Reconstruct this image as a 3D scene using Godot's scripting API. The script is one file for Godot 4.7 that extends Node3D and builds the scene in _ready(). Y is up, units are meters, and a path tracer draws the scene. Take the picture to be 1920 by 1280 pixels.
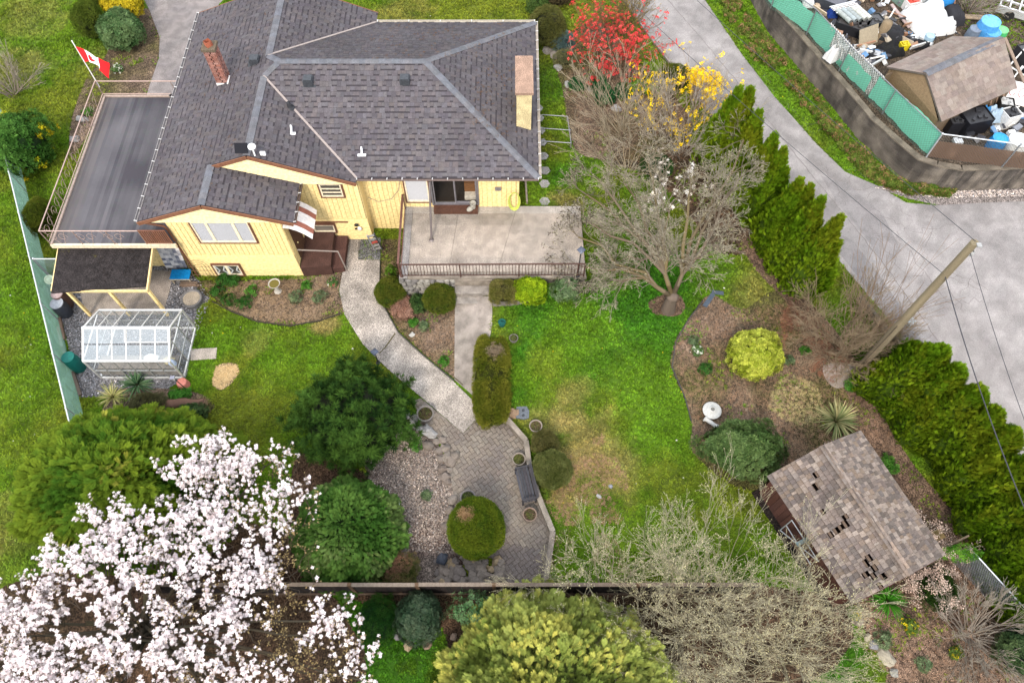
extends Node3D

# A garden seen from above: yellow house, patio, lawns, hedges, road and a cluttered yard. World coordinates are metres, y up.

var rng := RandomNumberGenerator.new()
var M := {}
var counts := {}
var fn := FastNoiseLite.new()
var fn2 := FastNoiseLite.new()
var L := {}          # shared leaf and spray meshes

class MB:
	var v := PackedVector3Array()
	var n := PackedVector3Array()
	var c := PackedColorArray()
	var u := PackedVector2Array()
	var ix := PackedInt32Array()
	var col := Color.WHITE

	func at(p: Vector3, nn: Vector3, uv := Vector2.ZERO) -> int:
		v.append(p); n.append(nn); c.append(col); u.append(uv)
		return v.size() - 1

	func tri(a: Vector3, b: Vector3, d: Vector3) -> void:   # counter-clockwise seen from outside
		var nn := (b - a).cross(d - a).normalized()
		var i := at(a, nn)
		at(b, nn); at(d, nn)
		ix.append_array([i, i + 2, i + 1])

	func quad(a: Vector3, b: Vector3, d: Vector3, e: Vector3) -> void:
		var nn := (b - a).cross(e - a).normalized()
		if nn == Vector3.ZERO:
			nn = (d - b).cross(e - b).normalized()
		var i := at(a, nn, Vector2(0, 0))
		at(b, nn, Vector2(1, 0)); at(d, nn, Vector2(1, 1)); at(e, nn, Vector2(0, 1))
		ix.append_array([i, i + 2, i + 1, i, i + 3, i + 2])

	func box(p: Vector3, s: Vector3, b := Basis()) -> void:   # centre, full size
		var x := b.x * s.x * 0.5
		var y := b.y * s.y * 0.5
		var z := b.z * s.z * 0.5
		quad(p - x - y + z, p + x - y + z, p + x + y + z, p - x + y + z)
		quad(p + x - y - z, p - x - y - z, p - x + y - z, p + x + y - z)
		quad(p + x - y + z, p + x - y - z, p + x + y - z, p + x + y + z)
		quad(p - x - y - z, p - x - y + z, p - x + y + z, p - x + y - z)
		quad(p - x + y + z, p + x + y + z, p + x + y - z, p - x + y - z)
		quad(p - x - y - z, p + x - y - z, p + x - y + z, p - x - y + z)

	func bar(a: Vector3, b: Vector3, w: float, h: float, upv := Vector3.UP) -> void:   # a bar of w across and h along upv
		var d := (b - a)
		var x := d.normalized()
		var s := upv.cross(x)
		if s.length() < 0.01:
			s = Vector3.RIGHT.cross(x)
		s = s.normalized()
		box((a + b) * 0.5, Vector3(d.length(), h, w), Basis(x, x.cross(s) * -1.0, s))

	func tube(path: Array, r0: float, r1: float, k := 6, caps := true) -> void:
		var m := path.size()
		var first := v.size()
		var ref := Vector3(0.31, 0.17, 0.93)
		for i in m:
			var d: Vector3 = (path[min(i + 1, m - 1)] - path[max(i - 1, 0)]).normalized()
			var a := d.cross(ref)
			if a.length() < 0.05:
				a = d.cross(Vector3.RIGHT)
			a = a.normalized()
			var b := d.cross(a)
			var r := lerpf(r0, r1, float(i) / maxf(1.0, m - 1.0))
			for j in k:
				var t := TAU * j / k
				var o := a * cos(t) + b * sin(t)
				at(path[i] + o * r, o, Vector2(float(j) / k, float(i)))
		for i in m - 1:
			for j in k:
				var p := first + i * k + j
				var q := first + i * k + (j + 1) % k
				ix.append_array([p, p + k, q, q, p + k, q + k])
		if caps:
			for e in [0, m - 1]:
				var d: Vector3 = (path[1] - path[0]).normalized() * -1.0 if e == 0 else (path[m - 1] - path[m - 2]).normalized()
				var ci := at(path[e], d)
				var base := v.size()
				for j in k:
					at(v[first + e * k + j], d)
				for j in k:
					if e == 0:
						ix.append_array([ci, base + j, base + (j + 1) % k])
					else:
						ix.append_array([ci, base + (j + 1) % k, base + j])

	func lathe(prof: Array, p: Vector3, k := 20, b := Basis()) -> void:   # prof: Vector2(radius, height) upwards
		var first := v.size()
		var m := prof.size()
		for i in m:
			var t: Vector2 = prof[min(i + 1, m - 1)] - prof[max(i - 1, 0)]
			for j in k + 1:
				var a := TAU * j / k
				var nn := Vector3(cos(a) * t.y, -t.x, sin(a) * t.y).normalized()
				at(p + b * Vector3(cos(a) * prof[i].x, prof[i].y, sin(a) * prof[i].x), b * nn, Vector2(float(j) / k, float(i) / m))
		for i in m - 1:
			for j in k:
				var q := first + i * (k + 1) + j
				ix.append_array([q, q + 1, q + k + 1, q + 1, q + k + 2, q + k + 1])

	static func turned(pl: PackedVector2Array) -> PackedVector2Array:   # the outline so ordered that x turns towards y
		var sum := 0.0
		for i in pl.size():
			sum += pl[i].cross(pl[(i + 1) % pl.size()])
		if sum >= 0:
			return pl
		var q := pl.duplicate()
		q.reverse()
		return q

	func prism(pl: PackedVector2Array, y0: float, y1: float, bottom := false) -> void:   # outline in x,z
		var q := MB.turned(pl)
		var t := Geometry2D.triangulate_polygon(q)
		for i in range(0, t.size(), 3):
			var a := Vector3(q[t[i]].x, y1, q[t[i]].y)
			var b := Vector3(q[t[i + 1]].x, y1, q[t[i + 1]].y)
			var d := Vector3(q[t[i + 2]].x, y1, q[t[i + 2]].y)
			if (b - a).cross(d - a).y < 0:
				var e := b
				b = d
				d = e
			tri(a, b, d)
			if bottom:
				var dn := Vector3(0, y0 - y1, 0)
				tri(a + dn, d + dn, b + dn)
		for i in q.size():
			var a := q[i]
			var b := q[(i + 1) % q.size()]
			quad(Vector3(b.x, y0, b.y), Vector3(a.x, y0, a.y), Vector3(a.x, y1, a.y), Vector3(b.x, y1, b.y))

	func blob(p: Vector3, r: Vector3, noise: FastNoiseLite, amp: float, freq := 1.5, rings := 8, seg := 12, b := Basis(), flat := false) -> void:
		var first := v.size()
		var pts := PackedVector3Array()
		for i in rings + 1:
			var ph := PI * i / rings - PI / 2
			for j in seg + 1:
				var th := TAU * (j % seg) / seg
				var d := Vector3(cos(ph) * cos(th), sin(ph), cos(ph) * sin(th))
				var k := 1.0 + amp * noise.get_noise_3dv((d * freq + p * 3.7) * 30.0)
				pts.append(p + b * (d * r * k))
		if flat:
			for i in rings:
				for j in seg:
					var q := i * (seg + 1) + j
					if i > 0:
						tri(pts[q], pts[q + seg + 2], pts[q + 1])
					if i < rings - 1:
						tri(pts[q], pts[q + seg + 1], pts[q + seg + 2])
			return
		for i in rings + 1:
			for j in seg + 1:
				var q := i * (seg + 1) + j
				at(pts[q], ((b.inverse() * (pts[q] - p)) / (r * r)).normalized() * 1.0 if b == Basis() else (pts[q] - p).normalized())
		for i in rings:
			for j in seg:
				var q := first + i * (seg + 1) + j
				ix.append_array([q, q + 1, q + seg + 1, q + 1, q + seg + 2, q + seg + 1])

	func leaf(p: Vector3, dir: Vector3, side: Vector3, ln: float, w: float, bend := 0.15) -> void:   # a pointed leaf of four faces
		var nn := side.cross(dir).normalized()
		var mid := p + dir * ln * 0.45 - nn * bend * ln * 0.2
		var tip := p + dir * ln - nn * bend * ln
		var n1 := (nn + side * 0.25).normalized()
		var n2 := (nn - side * 0.25).normalized()
		var a := at(p, nn); var b := at(mid + side * w * 0.5, n1); var d := at(tip, nn); var e := at(mid - side * w * 0.5, n2)
		ix.append_array([a, d, b, a, e, d])

	func mesh() -> ArrayMesh:
		var arr := []
		arr.resize(Mesh.ARRAY_MAX)
		arr[Mesh.ARRAY_VERTEX] = v
		arr[Mesh.ARRAY_NORMAL] = n
		arr[Mesh.ARRAY_COLOR] = c
		arr[Mesh.ARRAY_TEX_UV] = u
		arr[Mesh.ARRAY_INDEX] = ix
		var m := ArrayMesh.new()
		if ix.size():
			m.add_surface_from_arrays(Mesh.PRIMITIVE_TRIANGLES, arr)
		return m

# ---------- naming, things and parts ----------
func numbered(called: String, parent: Node) -> String:
	var key := "%d/%s" % [parent.get_instance_id(), called]
	var k: int = counts.get(key, 0)
	counts[key] = k + 1
	return called if k == 0 else "%s_%03d" % [called, k]

func thing(called: String, label: String, category: String, at := Vector3.ZERO, group := "", turn := 0.0) -> Node3D:
	var o := Node3D.new()
	o.name = numbered(called, self)
	add_child(o, true)
	o.position = at
	o.rotation.y = turn
	tag(o, label, category, group)
	return o

func tag(o: Node, label: String, category: String, group := "") -> void:
	o.set_meta("label", label)
	o.set_meta("category", category)
	if group:
		o.set_meta("group", group)

func part(mb: MB, called: String, m: Material, parent: Node3D, stuff := false) -> MeshInstance3D:
	return shape(mb.mesh(), called, m, parent, stuff)

func shape(mesh: Mesh, called: String, m: Material, parent: Node3D, stuff := false) -> MeshInstance3D:
	var o := MeshInstance3D.new()
	o.mesh = mesh
	o.material_override = m
	o.name = numbered(called, parent)
	parent.add_child(o, true)
	if stuff:
		o.set_meta("kind", "stuff")
	return o

func structure(mb: MB, called: String, m: Material, label := "") -> MeshInstance3D:
	var o := part(mb, called, m, self)
	o.set_meta("kind", "structure")
	if label:
		o.set_meta("label", label)
	return o

func copies(mesh: Mesh, where: Array, tints: Array, called: String, m: Material, parent: Node3D) -> MultiMeshInstance3D:
	var mm := MultiMesh.new()
	mm.transform_format = MultiMesh.TRANSFORM_3D
	mm.use_colors = true
	mm.mesh = mesh
	mm.instance_count = where.size()
	for i in where.size():
		mm.set_instance_transform(i, where[i])
		mm.set_instance_color(i, tints[i])
	var o := MultiMeshInstance3D.new()
	o.multimesh = mm
	o.material_override = m
	o.name = numbered(called, parent)
	parent.add_child(o, true)
	o.set_meta("kind", "stuff")
	return o

func twin(o: Node3D, at: Vector3, label := "", turn := 0.0) -> Node3D:   # a further individual of a kind
	var base: String = String(o.name).rstrip("0123456789").rstrip("_")
	var r := o.duplicate()
	r.name = numbered(base, self)
	add_child(r, true)
	r.position = at
	r.rotation.y = turn
	if label:
		r.set_meta("label", label)
	return r

# ---------- chance, colour, ground ----------
func rf(a: float, b: float) -> float: return rng.randf_range(a, b)
func C(r: float, g: float, b: float) -> Color: return Color(r, g, b)
func vary(k: Color, amount := 0.15) -> Color:
	var f := 1.0 + rf(-amount, amount)
	var w := rf(-amount, amount) * 0.3
	return Color(k.r * f * (1 + w), k.g * f, k.b * f * (1 - w))
func sstep(t: float) -> float:
	t = clampf(t, 0, 1)
	return t * t * (3 - 2 * t)
func land(x: float, z: float) -> float:
	return 1.25 * sstep((x + 5) / 5) * sstep((-z - 8.5) / 11)
func on(x: float, z: float, dy := 0.0) -> Vector3: return Vector3(x, land(x, z) + dy, z)
func down(p: Vector3, dy := 0.0) -> Vector3: return on(p.x, p.z, dy)
func inside(p: Vector2, pl: PackedVector2Array) -> bool: return Geometry2D.is_point_in_polygon(p, pl)
func frame(nn: Vector3, spin := 0.0) -> Basis:   # y along nn
	var a := nn.cross(Vector3(0.3, 0.1, 0.9))
	if a.length() < 0.1:
		a = nn.cross(Vector3.RIGHT)
	a = a.normalized()
	return Basis(nn, spin) * Basis(a, nn, a.cross(nn))
func ring(k: int, r: float, wob := 0.0, at := Vector2.ZERO) -> PackedVector2Array:
	var o := PackedVector2Array()
	for i in k:
		var a := TAU * i / k
		o.append(at + Vector2(cos(a), sin(a)) * r * (1 + rf(-wob, wob)))
	return o

func curve2(pl: Array, closed := true, sub := 4) -> PackedVector2Array:   # a smooth outline through the points
	var o := PackedVector2Array()
	var k := pl.size()
	for i in (k if closed else k - 1):
		var p0: Vector2 = pl[posmod(i - 1, k) if closed else maxi(i - 1, 0)]
		var p1: Vector2 = pl[i]
		var p2: Vector2 = pl[(i + 1) % k]
		var p3: Vector2 = pl[(i + 2) % k if closed else mini(i + 2, k - 1)]
		for j in sub:
			o.append(p1.cubic_interpolate(p2, p0, p3, float(j) / sub))
	if not closed:
		o.append(pl[k - 1])
	return o

# a sheet laid over the ground
func sheet(called: String, pl: PackedVector2Array, m: Material, lift: float, look: String, cell := 0.5, label := "", parent: Node3D = null) -> MeshInstance3D:
	var mb := MB.new()
	var lo := pl[0]
	var hi := pl[0]
	for p in pl:
		lo = lo.min(p)
		hi = hi.max(p)
	for i in range(floori(lo.x / cell), ceili(hi.x / cell)):
		for j in range(floori(lo.y / cell), ceili(hi.y / cell)):
			var a := Vector2(i, j) * cell
			var sq := PackedVector2Array([a, a + Vector2(cell, 0), a + Vector2(cell, cell), a + Vector2(0, cell)])
			for q in Geometry2D.intersect_polygons(sq, pl):
				var t := Geometry2D.triangulate_polygon(q)
				var first := mb.v.size()
				for p in q:
					var y := land(p.x, p.y)
					var e := 0.2
					var nn := Vector3(land(p.x - e, p.y) - land(p.x + e, p.y), 2 * e, land(p.x, p.y - e) - land(p.x, p.y + e)).normalized()
					mb.col = tone(look, p)
					mb.at(Vector3(p.x, y + lift, p.y), nn, p)
				for k in range(0, t.size(), 3):
					var x0 := q[t[k]]
					var x1 := q[t[k + 1]]
					var x2 := q[t[k + 2]]
					if (x1 - x0).cross(x2 - x0) > 0:
						mb.ix.append_array([first + t[k], first + t[k + 1], first + t[k + 2]])
					else:
						mb.ix.append_array([first + t[k], first + t[k + 2], first + t[k + 1]])
	if parent:
		return part(mb, called, m, parent)
	return structure(mb, called, m, label)

# pieces laid over a plane: outline in (u, w) of the frame o, ux, uy, each piece an outline of its own
func piece(mb: MB, q: PackedVector2Array, o: Vector3, ux: Vector3, uy: Vector3, h0: float, h1: float, w0: float, w1: float) -> void:
	var nn := ux.cross(uy).normalized()
	q = MB.turned(q)
	var top := PackedVector3Array()
	for p in q:
		var t := clampf((p.y - w0) / maxf(w1 - w0, 0.001), 0, 1)
		top.append(o + ux * p.x + uy * p.y + nn * lerpf(h0, h1, t))
	var t := Geometry2D.triangulate_polygon(q)
	for i in range(0, t.size(), 3):
		var a := top[t[i]]
		var b := top[t[i + 1]]
		var d := top[t[i + 2]]
		if (b - a).cross(d - a).dot(nn) < 0:
			mb.tri(a, d, b)
		else:
			mb.tri(a, b, d)
	for i in q.size():
		var j := (i + 1) % q.size()
		var a := o + ux * q[i].x + uy * q[i].y
		var b := o + ux * q[j].x + uy * q[j].y
		mb.quad(a, b, top[j], top[i])

func flat_outline(pl: Array, o: Vector3, ux: Vector3, uy: Vector3) -> PackedVector2Array:
	var q := PackedVector2Array()
	for p in pl:
		q.append(Vector2((p - o).dot(ux), (p - o).dot(uy)))
	return q

# ---------- materials ----------
func tex(freq: float, lo: float, hi: float, kind := FastNoiseLite.TYPE_SIMPLEX_SMOOTH, oct := 4, cut0 := 0.25, cut1 := 0.75, size := 512) -> NoiseTexture2D:
	var f := FastNoiseLite.new()
	f.noise_type = kind
	f.frequency = freq
	f.fractal_octaves = oct
	f.seed = 7 + int(freq * 1000)
	if kind == FastNoiseLite.TYPE_CELLULAR:
		f.cellular_return_type = FastNoiseLite.RETURN_CELL_VALUE
		f.fractal_type = FastNoiseLite.FRACTAL_NONE
	var t := NoiseTexture2D.new()
	t.width = size
	t.height = size
	t.seamless = true
	t.noise = f
	var g := Gradient.new()
	g.offsets = PackedFloat32Array([cut0, cut1])
	g.colors = PackedColorArray([Color(lo, lo, lo), Color(hi, hi, hi)])
	t.color_ramp = g
	return t

func mat(called: String, t: Texture2D, metres: float, rough := 0.9, relief := 0.0, stains: Texture2D = null, stain_m := 6.0, world := true) -> StandardMaterial3D:
	var m := StandardMaterial3D.new()
	m.resource_name = called
	m.vertex_color_use_as_albedo = true
	m.roughness = rough
	m.metallic_specular = 0.3
	m.uv1_triplanar = true
	m.uv1_world_triplanar = world
	m.uv1_scale = Vector3.ONE / metres
	if t:
		m.albedo_texture = t
		if relief > 0:
			m.heightmap_enabled = true
			m.heightmap_texture = t
			m.heightmap_scale = relief
	if stains:
		m.detail_enabled = true
		m.detail_albedo = stains
		m.detail_blend_mode = BaseMaterial3D.BLEND_MODE_MUL
		m.detail_uv_layer = BaseMaterial3D.DETAIL_UV_2
		m.uv2_triplanar = true
		m.uv2_world_triplanar = world
		m.uv2_scale = Vector3.ONE / stain_m
	M[called] = m
	return m

func leafy(called: String, rough: float, through: Color) -> StandardMaterial3D:
	var m := StandardMaterial3D.new()
	m.resource_name = called
	m.vertex_color_use_as_albedo = true
	m.roughness = rough
	m.metallic_specular = 0.08
	m.cull_mode = BaseMaterial3D.CULL_DISABLED
	m.backlight_enabled = true
	m.backlight = through
	M[called] = m
	return m

func build_materials() -> void:
	var cloud := tex(0.008, 0.8, 1.0, FastNoiseLite.TYPE_SIMPLEX_SMOOTH, 5)
	var cloud2 := tex(0.012, 0.9, 1.0, FastNoiseLite.TYPE_SIMPLEX_SMOOTH, 5, 0.3, 0.7)
	var fine := tex(0.12, 0.6, 1.0, FastNoiseLite.TYPE_SIMPLEX_SMOOTH, 3)
	var speck := tex(0.16, 0.55, 1.0, FastNoiseLite.TYPE_CELLULAR, 1, 0.1, 0.9)
	var chips := tex(0.07, 0.45, 1.0, FastNoiseLite.TYPE_CELLULAR, 1, 0.05, 0.95)
	var grain := tex(0.3, 0.72, 1.0, FastNoiseLite.TYPE_VALUE, 2, 0.2, 0.8)
	mat("soil", chips, 1.3, 1.0, 2.0, cloud, 4.0)
	mat("turf", fine, 2.0, 1.0, 2.0, cloud, 3.0)
	mat("aggregate", speck, 1.5, 0.95, 0.8, cloud, 5.0)
	mat("concrete", fine, 2.5, 0.9, 0.3, cloud2, 4.0)
	mat("worn_concrete", fine, 1.6, 0.95, 0.8, cloud, 2.6)
	mat("asphalt", grain, 1.6, 0.92, 0.4, cloud2, 7.0)
	mat("gravel", chips, 1.1, 1.0, 4.0, cloud2, 3.0)
	mat("shingle", grain, 1.3, 0.95, 0.5, cloud2, 2.2)
	mat("felt", speck, 2.0, 0.95, 0.8, cloud, 2.0)
	mat("deck", fine, 1.5, 0.8, 0.2, cloud, 2.5)
	mat("paint", cloud2, 1.2, 0.6)
	mat("wood", fine, 1.2, 0.85, 0.6, cloud2, 1.0)
	M.wood.uv1_scale = Vector3(0.9, 0.9, 0.9)
	mat("stone", fine, 0.9, 0.95, 1.5, cloud2, 0.8)
	mat("brickwork", fine, 0.7, 0.95, 0.8)
	mat("bark", fine, 0.5, 0.95, 2.0)
	mat("plain", null, 1.0, 0.6)
	mat("matt", null, 1.0, 0.95)
	mat("metal", cloud2, 1.0, 0.45)
	M.metal.metallic = 0.6
	mat("rough_metal", cloud2, 1.0, 0.55)
	M.rough_metal.metallic = 0.2
	mat("plastic", cloud2, 1.0, 0.4)
	mat("cloth", fine, 0.8, 0.9, 0.5)
	leafy("leaf", 0.6, Color(0.25, 0.3, 0.1))
	leafy("gloss_leaf", 0.42, Color(0.15, 0.2, 0.08))
	leafy("petal", 0.7, Color(0.5, 0.45, 0.45))
	leafy("grass", 0.7, Color(0.3, 0.35, 0.1))
	leafy("net", 0.8, Color(0.3, 0.4, 0.35))
	var g := StandardMaterial3D.new()
	g.resource_name = "glass"
	g.transparency = BaseMaterial3D.TRANSPARENCY_ALPHA
	g.albedo_color = Color(0.7, 0.75, 0.77, 0.07)
	g.roughness = 0.06
	g.metallic_specular = 0.2
	M.glass = g
	var dg := g.duplicate()
	dg.resource_name = "door_glass"
	dg.albedo_color = Color(0.2, 0.22, 0.23, 0.03)
	M.door_glass = dg
	var d := g.duplicate()
	d.resource_name = "hazy_glass"
	d.albedo_color = Color(0.76, 0.80, 0.83, 0.3)
	d.roughness = 0.35
	M.hazy_glass = d
	var w := StandardMaterial3D.new()
	w.resource_name = "window_pane"
	w.albedo_color = Color(0.5, 0.52, 0.58)
	w.roughness = 0.08
	M.window_pane = w
	var s := StandardMaterial3D.new()
	s.resource_name = "screen_mesh"
	s.transparency = BaseMaterial3D.TRANSPARENCY_ALPHA
	s.albedo_color = Color(0.30, 0.47, 0.41, 0.45)
	s.roughness = 0.9
	s.cull_mode = BaseMaterial3D.CULL_DISABLED
	M.screen_mesh = s
	var gn := s.duplicate()
	gn.resource_name = "green_netting"
	gn.albedo_color = Color(0.29, 0.72, 0.58, 0.9)
	M.green_netting = gn
	var bn := s.duplicate()
	bn.resource_name = "brown_screen"
	bn.albedo_color = Color(0.38, 0.29, 0.23, 0.93)
	M.brown_screen = bn

# ---------- what colour the ground has where ----------
# patches of the lawns: x, z, radius, colour
var patches := []
const TURF := Color(0.096, 0.188, 0.012)
const MOSS := Color(0.145, 0.175, 0.018)
const STRAW := Color(0.25, 0.19, 0.07)
const DEEP := Color(0.042, 0.140, 0.010)

func tone(look: String, p: Vector2) -> Color:
	var a := fn.get_noise_2d(p.x * 9, p.y * 9)
	var b := fn.get_noise_2d(p.x * 32 + 90, p.y * 32)
	var d := fn2.get_noise_2d(p.x * 60, p.y * 60)
	match look:
		"lawn":
			var k := TURF.lerp(MOSS, clampf(0.35 + a * 1.2 + b * 0.5, 0, 1))
			for q in patches:
				var r: float = p.distance_to(Vector2(q[0], q[1])) / q[2]
				if r < 1.3:
					k = k.lerp(q[3], clampf((1.3 - r) * 1.4 + b * 0.9 + d * 0.35, 0, 1) * q[4])
			return k * (1.0 + 0.35 * b + 0.2 * d)
		"ground": return C(0.12, 0.085, 0.05).lerp(C(0.06, 0.075, 0.02), clampf(0.5 + a * 1.5, 0, 1)) * (1 + 0.3 * b)
		"mulch": return C(0.25, 0.175, 0.125).lerp(C(0.155, 0.115, 0.06), clampf(0.5 + a * 2 + b, 0, 1)).lerp(C(0.12, 0.12, 0.03), clampf(a * 2.5 + d * 0.5 - 0.25, 0, 0.7)) * (1 + 0.25 * d)
		"dark_mulch": return C(0.15, 0.088, 0.055).lerp(C(0.09, 0.06, 0.035), clampf(0.5 + a + b, 0, 1)) * (1 + 0.3 * d)
		"dirt": return C(0.24, 0.15, 0.105).lerp(C(0.18, 0.12, 0.08), clampf(0.5 + b, 0, 1)) * (1 + 0.2 * d)
		"path": return C(0.53, 0.465, 0.41) * (1 + 0.18 * b + 0.12 * d)
		"walk": return C(0.37, 0.32, 0.28).lerp(C(0.48, 0.41, 0.36), clampf(0.5 + a * 2 + b, 0, 1)) * (1 + 0.1 * d)
		"patio": return C(0.54, 0.455, 0.385).lerp(C(0.45, 0.385, 0.33), clampf(0.4 + a * 1.6 + b * 0.6, 0, 1)) * (1 + 0.06 * d)
		"asphalt":
			var along := p.x * 0.63 + p.y * 0.77
			var across := p.x * 0.77 - p.y * 0.63
			var s := fn.get_noise_2d(along * 2.5, across * 34)
			var s2 := fn2.get_noise_2d(along * 5 + 70, across * 90)
			return C(0.265, 0.243, 0.24).lerp(C(0.352, 0.325, 0.32), clampf(0.5 + a * 0.7 + s * 0.8 + s2 * 0.35, 0, 1)) * (1 + 0.08 * b + 0.06 * d)
		"driveway": return C(0.33, 0.29, 0.28).lerp(C(0.25, 0.225, 0.225), clampf(0.5 + a * 2 + b, 0, 1))
		"shoulder": return C(0.42, 0.36, 0.34).lerp(C(0.33, 0.28, 0.26), clampf(0.5 + b * 1.5, 0, 1))
		"grey_gravel": return C(0.25, 0.24, 0.25) * (1 + 0.2 * b)
		"pea_gravel": return C(0.22, 0.18, 0.155).lerp(C(0.17, 0.115, 0.095), clampf(0.5 + a * 2.5, 0, 1)) * (1 + 0.2 * d)
		"sand": return C(0.62, 0.45, 0.24) * (1 + 0.15 * b)
		"sealed": return C(0.265, 0.245, 0.245) * (1 + 0.06 * b)
	return Color(0.3, 0.3, 0.3)

# ---------- leaves, sprays and blossoms shared by all plants ----------
func build_leaves() -> void:
	var mb: MB
	# grass tufts
	for kind in 2:
		mb = MB.new()
		for i in 9:
			var a := rf(0, TAU)
			var d := Vector3(cos(a), 0, sin(a))
			var ln := rf(0.05, 0.11) * (1.0 if kind == 0 else 1.7)
			var p := Vector3(rf(-0.05, 0.05), 0, rf(-0.05, 0.05))
			mb.col = Color.WHITE * rf(0.65, 1.2)
			mb.leaf(p, (Vector3.UP * rf(0.5, 1.0) + d * rf(0.3, 1.0)).normalized(), Vector3(-d.z, 0, d.x), ln, rf(0.012, 0.022), 0.3)
		L["tuft" if kind == 0 else "long_tuft"] = mb.mesh()
	# flat feathery sprays of cypress and cedar, pointing along y, lying in x,y
	for kind in 2:
		mb = MB.new()
		var ln := 1.0
		for i in 14:
			var t := float(i) / 14
			for s in [-1, 1]:
				var w := (0.42 if kind == 0 else 0.3) * sin(PI * (0.12 + 0.85 * (1 - t))) 
				var dir := Vector3(s * 0.75, 0.75 + 0.4 * t, rf(-0.25, 0.25)).normalized()
				mb.col = Color.WHITE * rf(0.7, 1.0 + 0.3 * t)
				mb.leaf(Vector3(0, t * ln * 0.85, rf(-0.03, 0.03)), dir, dir.cross(Vector3(0, 0, 1)).normalized(), w * rf(0.8, 1.2), 0.06, rf(-0.1, 0.3))
		mb.leaf(Vector3.ZERO, Vector3.UP, Vector3.RIGHT, 1.05, 0.09)
		L["spray" if kind == 0 else "narrow_spray"] = mb.mesh()
	# a dense clump of small leaves (yew, box, juniper), unit radius, mostly outwards along y
	mb = MB.new()
	for i in 34:
		var d := Vector3(rf(-1, 1), rf(-0.15, 1.1), rf(-1, 1)).normalized()
		mb.col = Color.WHITE * rf(0.6, 1.25)
		mb.leaf(d * rf(0.1, 0.75), (d + Vector3(rf(-.5, .5), rf(0, .6), rf(-.5, .5))).normalized(), d.cross(Vector3(rf(-1, 1), rf(-1, 1), rf(-1, 1))).normalized(), rf(0.3, 0.5), rf(0.12, 0.18))
	L.clump = mb.mesh()
	# a looser clump of broad leaves
	mb = MB.new()
	for i in 16:
		var a := i * 2.4
		var d := Vector3(cos(a), rf(0.1, 0.9), sin(a)).normalized()
		mb.col = Color.WHITE * rf(0.65, 1.25)
		mb.leaf(d * rf(0.05, 0.5), (d + Vector3(rf(-.3, .3), rf(-.3, .3), rf(-.3, .3))).normalized(), d.cross(Vector3.UP).normalized(), rf(0.5, 0.75), rf(0.22, 0.32), rf(0, 0.4))
	L.rosette = mb.mesh()
	# a tuft of needles
	mb = MB.new()
	for i in 30:
		var a := i * 2.4
		var e := rf(0.25, 1.0)
		var d := Vector3(cos(a) * (1.1 - e * 0.7), e, sin(a) * (1.1 - e * 0.7)).normalized()
		mb.col = Color.WHITE * rf(0.55, 1.3)
		mb.leaf(Vector3(0, rf(0, 0.5), 0), d, d.cross(Vector3(0.2, 1, 0.1)).normalized(), rf(0.5, 0.8), 0.085)
	L.needles = mb.mesh()
	# an open magnolia flower of nine petals
	mb = MB.new()
	for i in 9:
		var a := i * TAU / 9 * 2.0 + rf(-.2, .2)
		var e := 0.25 if i < 5 else 0.9
		var d := Vector3(cos(a), e, sin(a)).normalized()
		mb.col = C(1, 0.97, 0.97) * rf(0.92, 1.05)
		mb.leaf(d * 0.06, d, Vector3(-sin(a), 0, cos(a)), rf(0.8, 1.05), rf(0.3, 0.42), rf(-0.25, 0.35))
	mb.col = C(0.85, 0.55, 0.6)
	mb.leaf(Vector3.ZERO, Vector3.UP, Vector3.RIGHT, 0.3, 0.2)
	L.flower = mb.mesh()
	# a small blossom cluster
	mb = MB.new()
	for i in 10:
		var d := Vector3(rf(-1, 1), rf(-0.3, 1), rf(-1, 1)).normalized()
		mb.col = Color.WHITE * rf(0.6, 1.2)
		mb.leaf(d * 0.3, (d + Vector3(rf(-1, 1), rf(-1, 1), rf(-1, 1)) * 0.5).normalized(), d.cross(Vector3(0.4, 0.5, 0.2)).normalized(), rf(0.5, 0.9), rf(0.4, 0.6))
	L.blossom = mb.mesh()
	# a bud on a twig
	mb = MB.new()
	for i in 3:
		var a := TAU * i / 3
		mb.leaf(Vector3.ZERO, (Vector3.UP * 2 + Vector3(cos(a), 0, sin(a))).normalized(), Vector3(-sin(a), 0, cos(a)), 1.0, 0.5)
	L.bud = mb.mesh()
	# wood chips, dead leaves and pebbles
	mb = MB.new()
	for i in 7:
		var a := rf(0, TAU)
		var p := Vector3(rf(-1, 1), rf(0.05, 0.25), rf(-1, 1))
		mb.col = Color.WHITE * rf(0.5, 1.4)
		var d := Vector3(cos(a), rf(-0.3, 0.4), sin(a)).normalized()
		mb.leaf(p, d, d.cross(Vector3.UP).normalized() * -1.0, rf(0.4, 0.8), rf(0.25, 0.5), rf(-0.3, 0.5))
	L.litter = mb.mesh()
	mb = MB.new()
	mb.blob(Vector3.ZERO, Vector3(1, 0.7, 0.85), fn, 0.5, 1.2, 3, 5, Basis(), true)
	L.pebble = mb.mesh()
	for i in 5:
		mb = MB.new()
		mb.blob(Vector3(i * 7.3, 0, 0), Vector3(1, 0.75, 0.85), fn, 0.9, 1.0, 5, 8, Basis(), true)
		for k in mb.v.size():
			mb.v[k] -= Vector3(i * 7.3, 0, 0)
		L["stone%d" % i] = mb.mesh()

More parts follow.
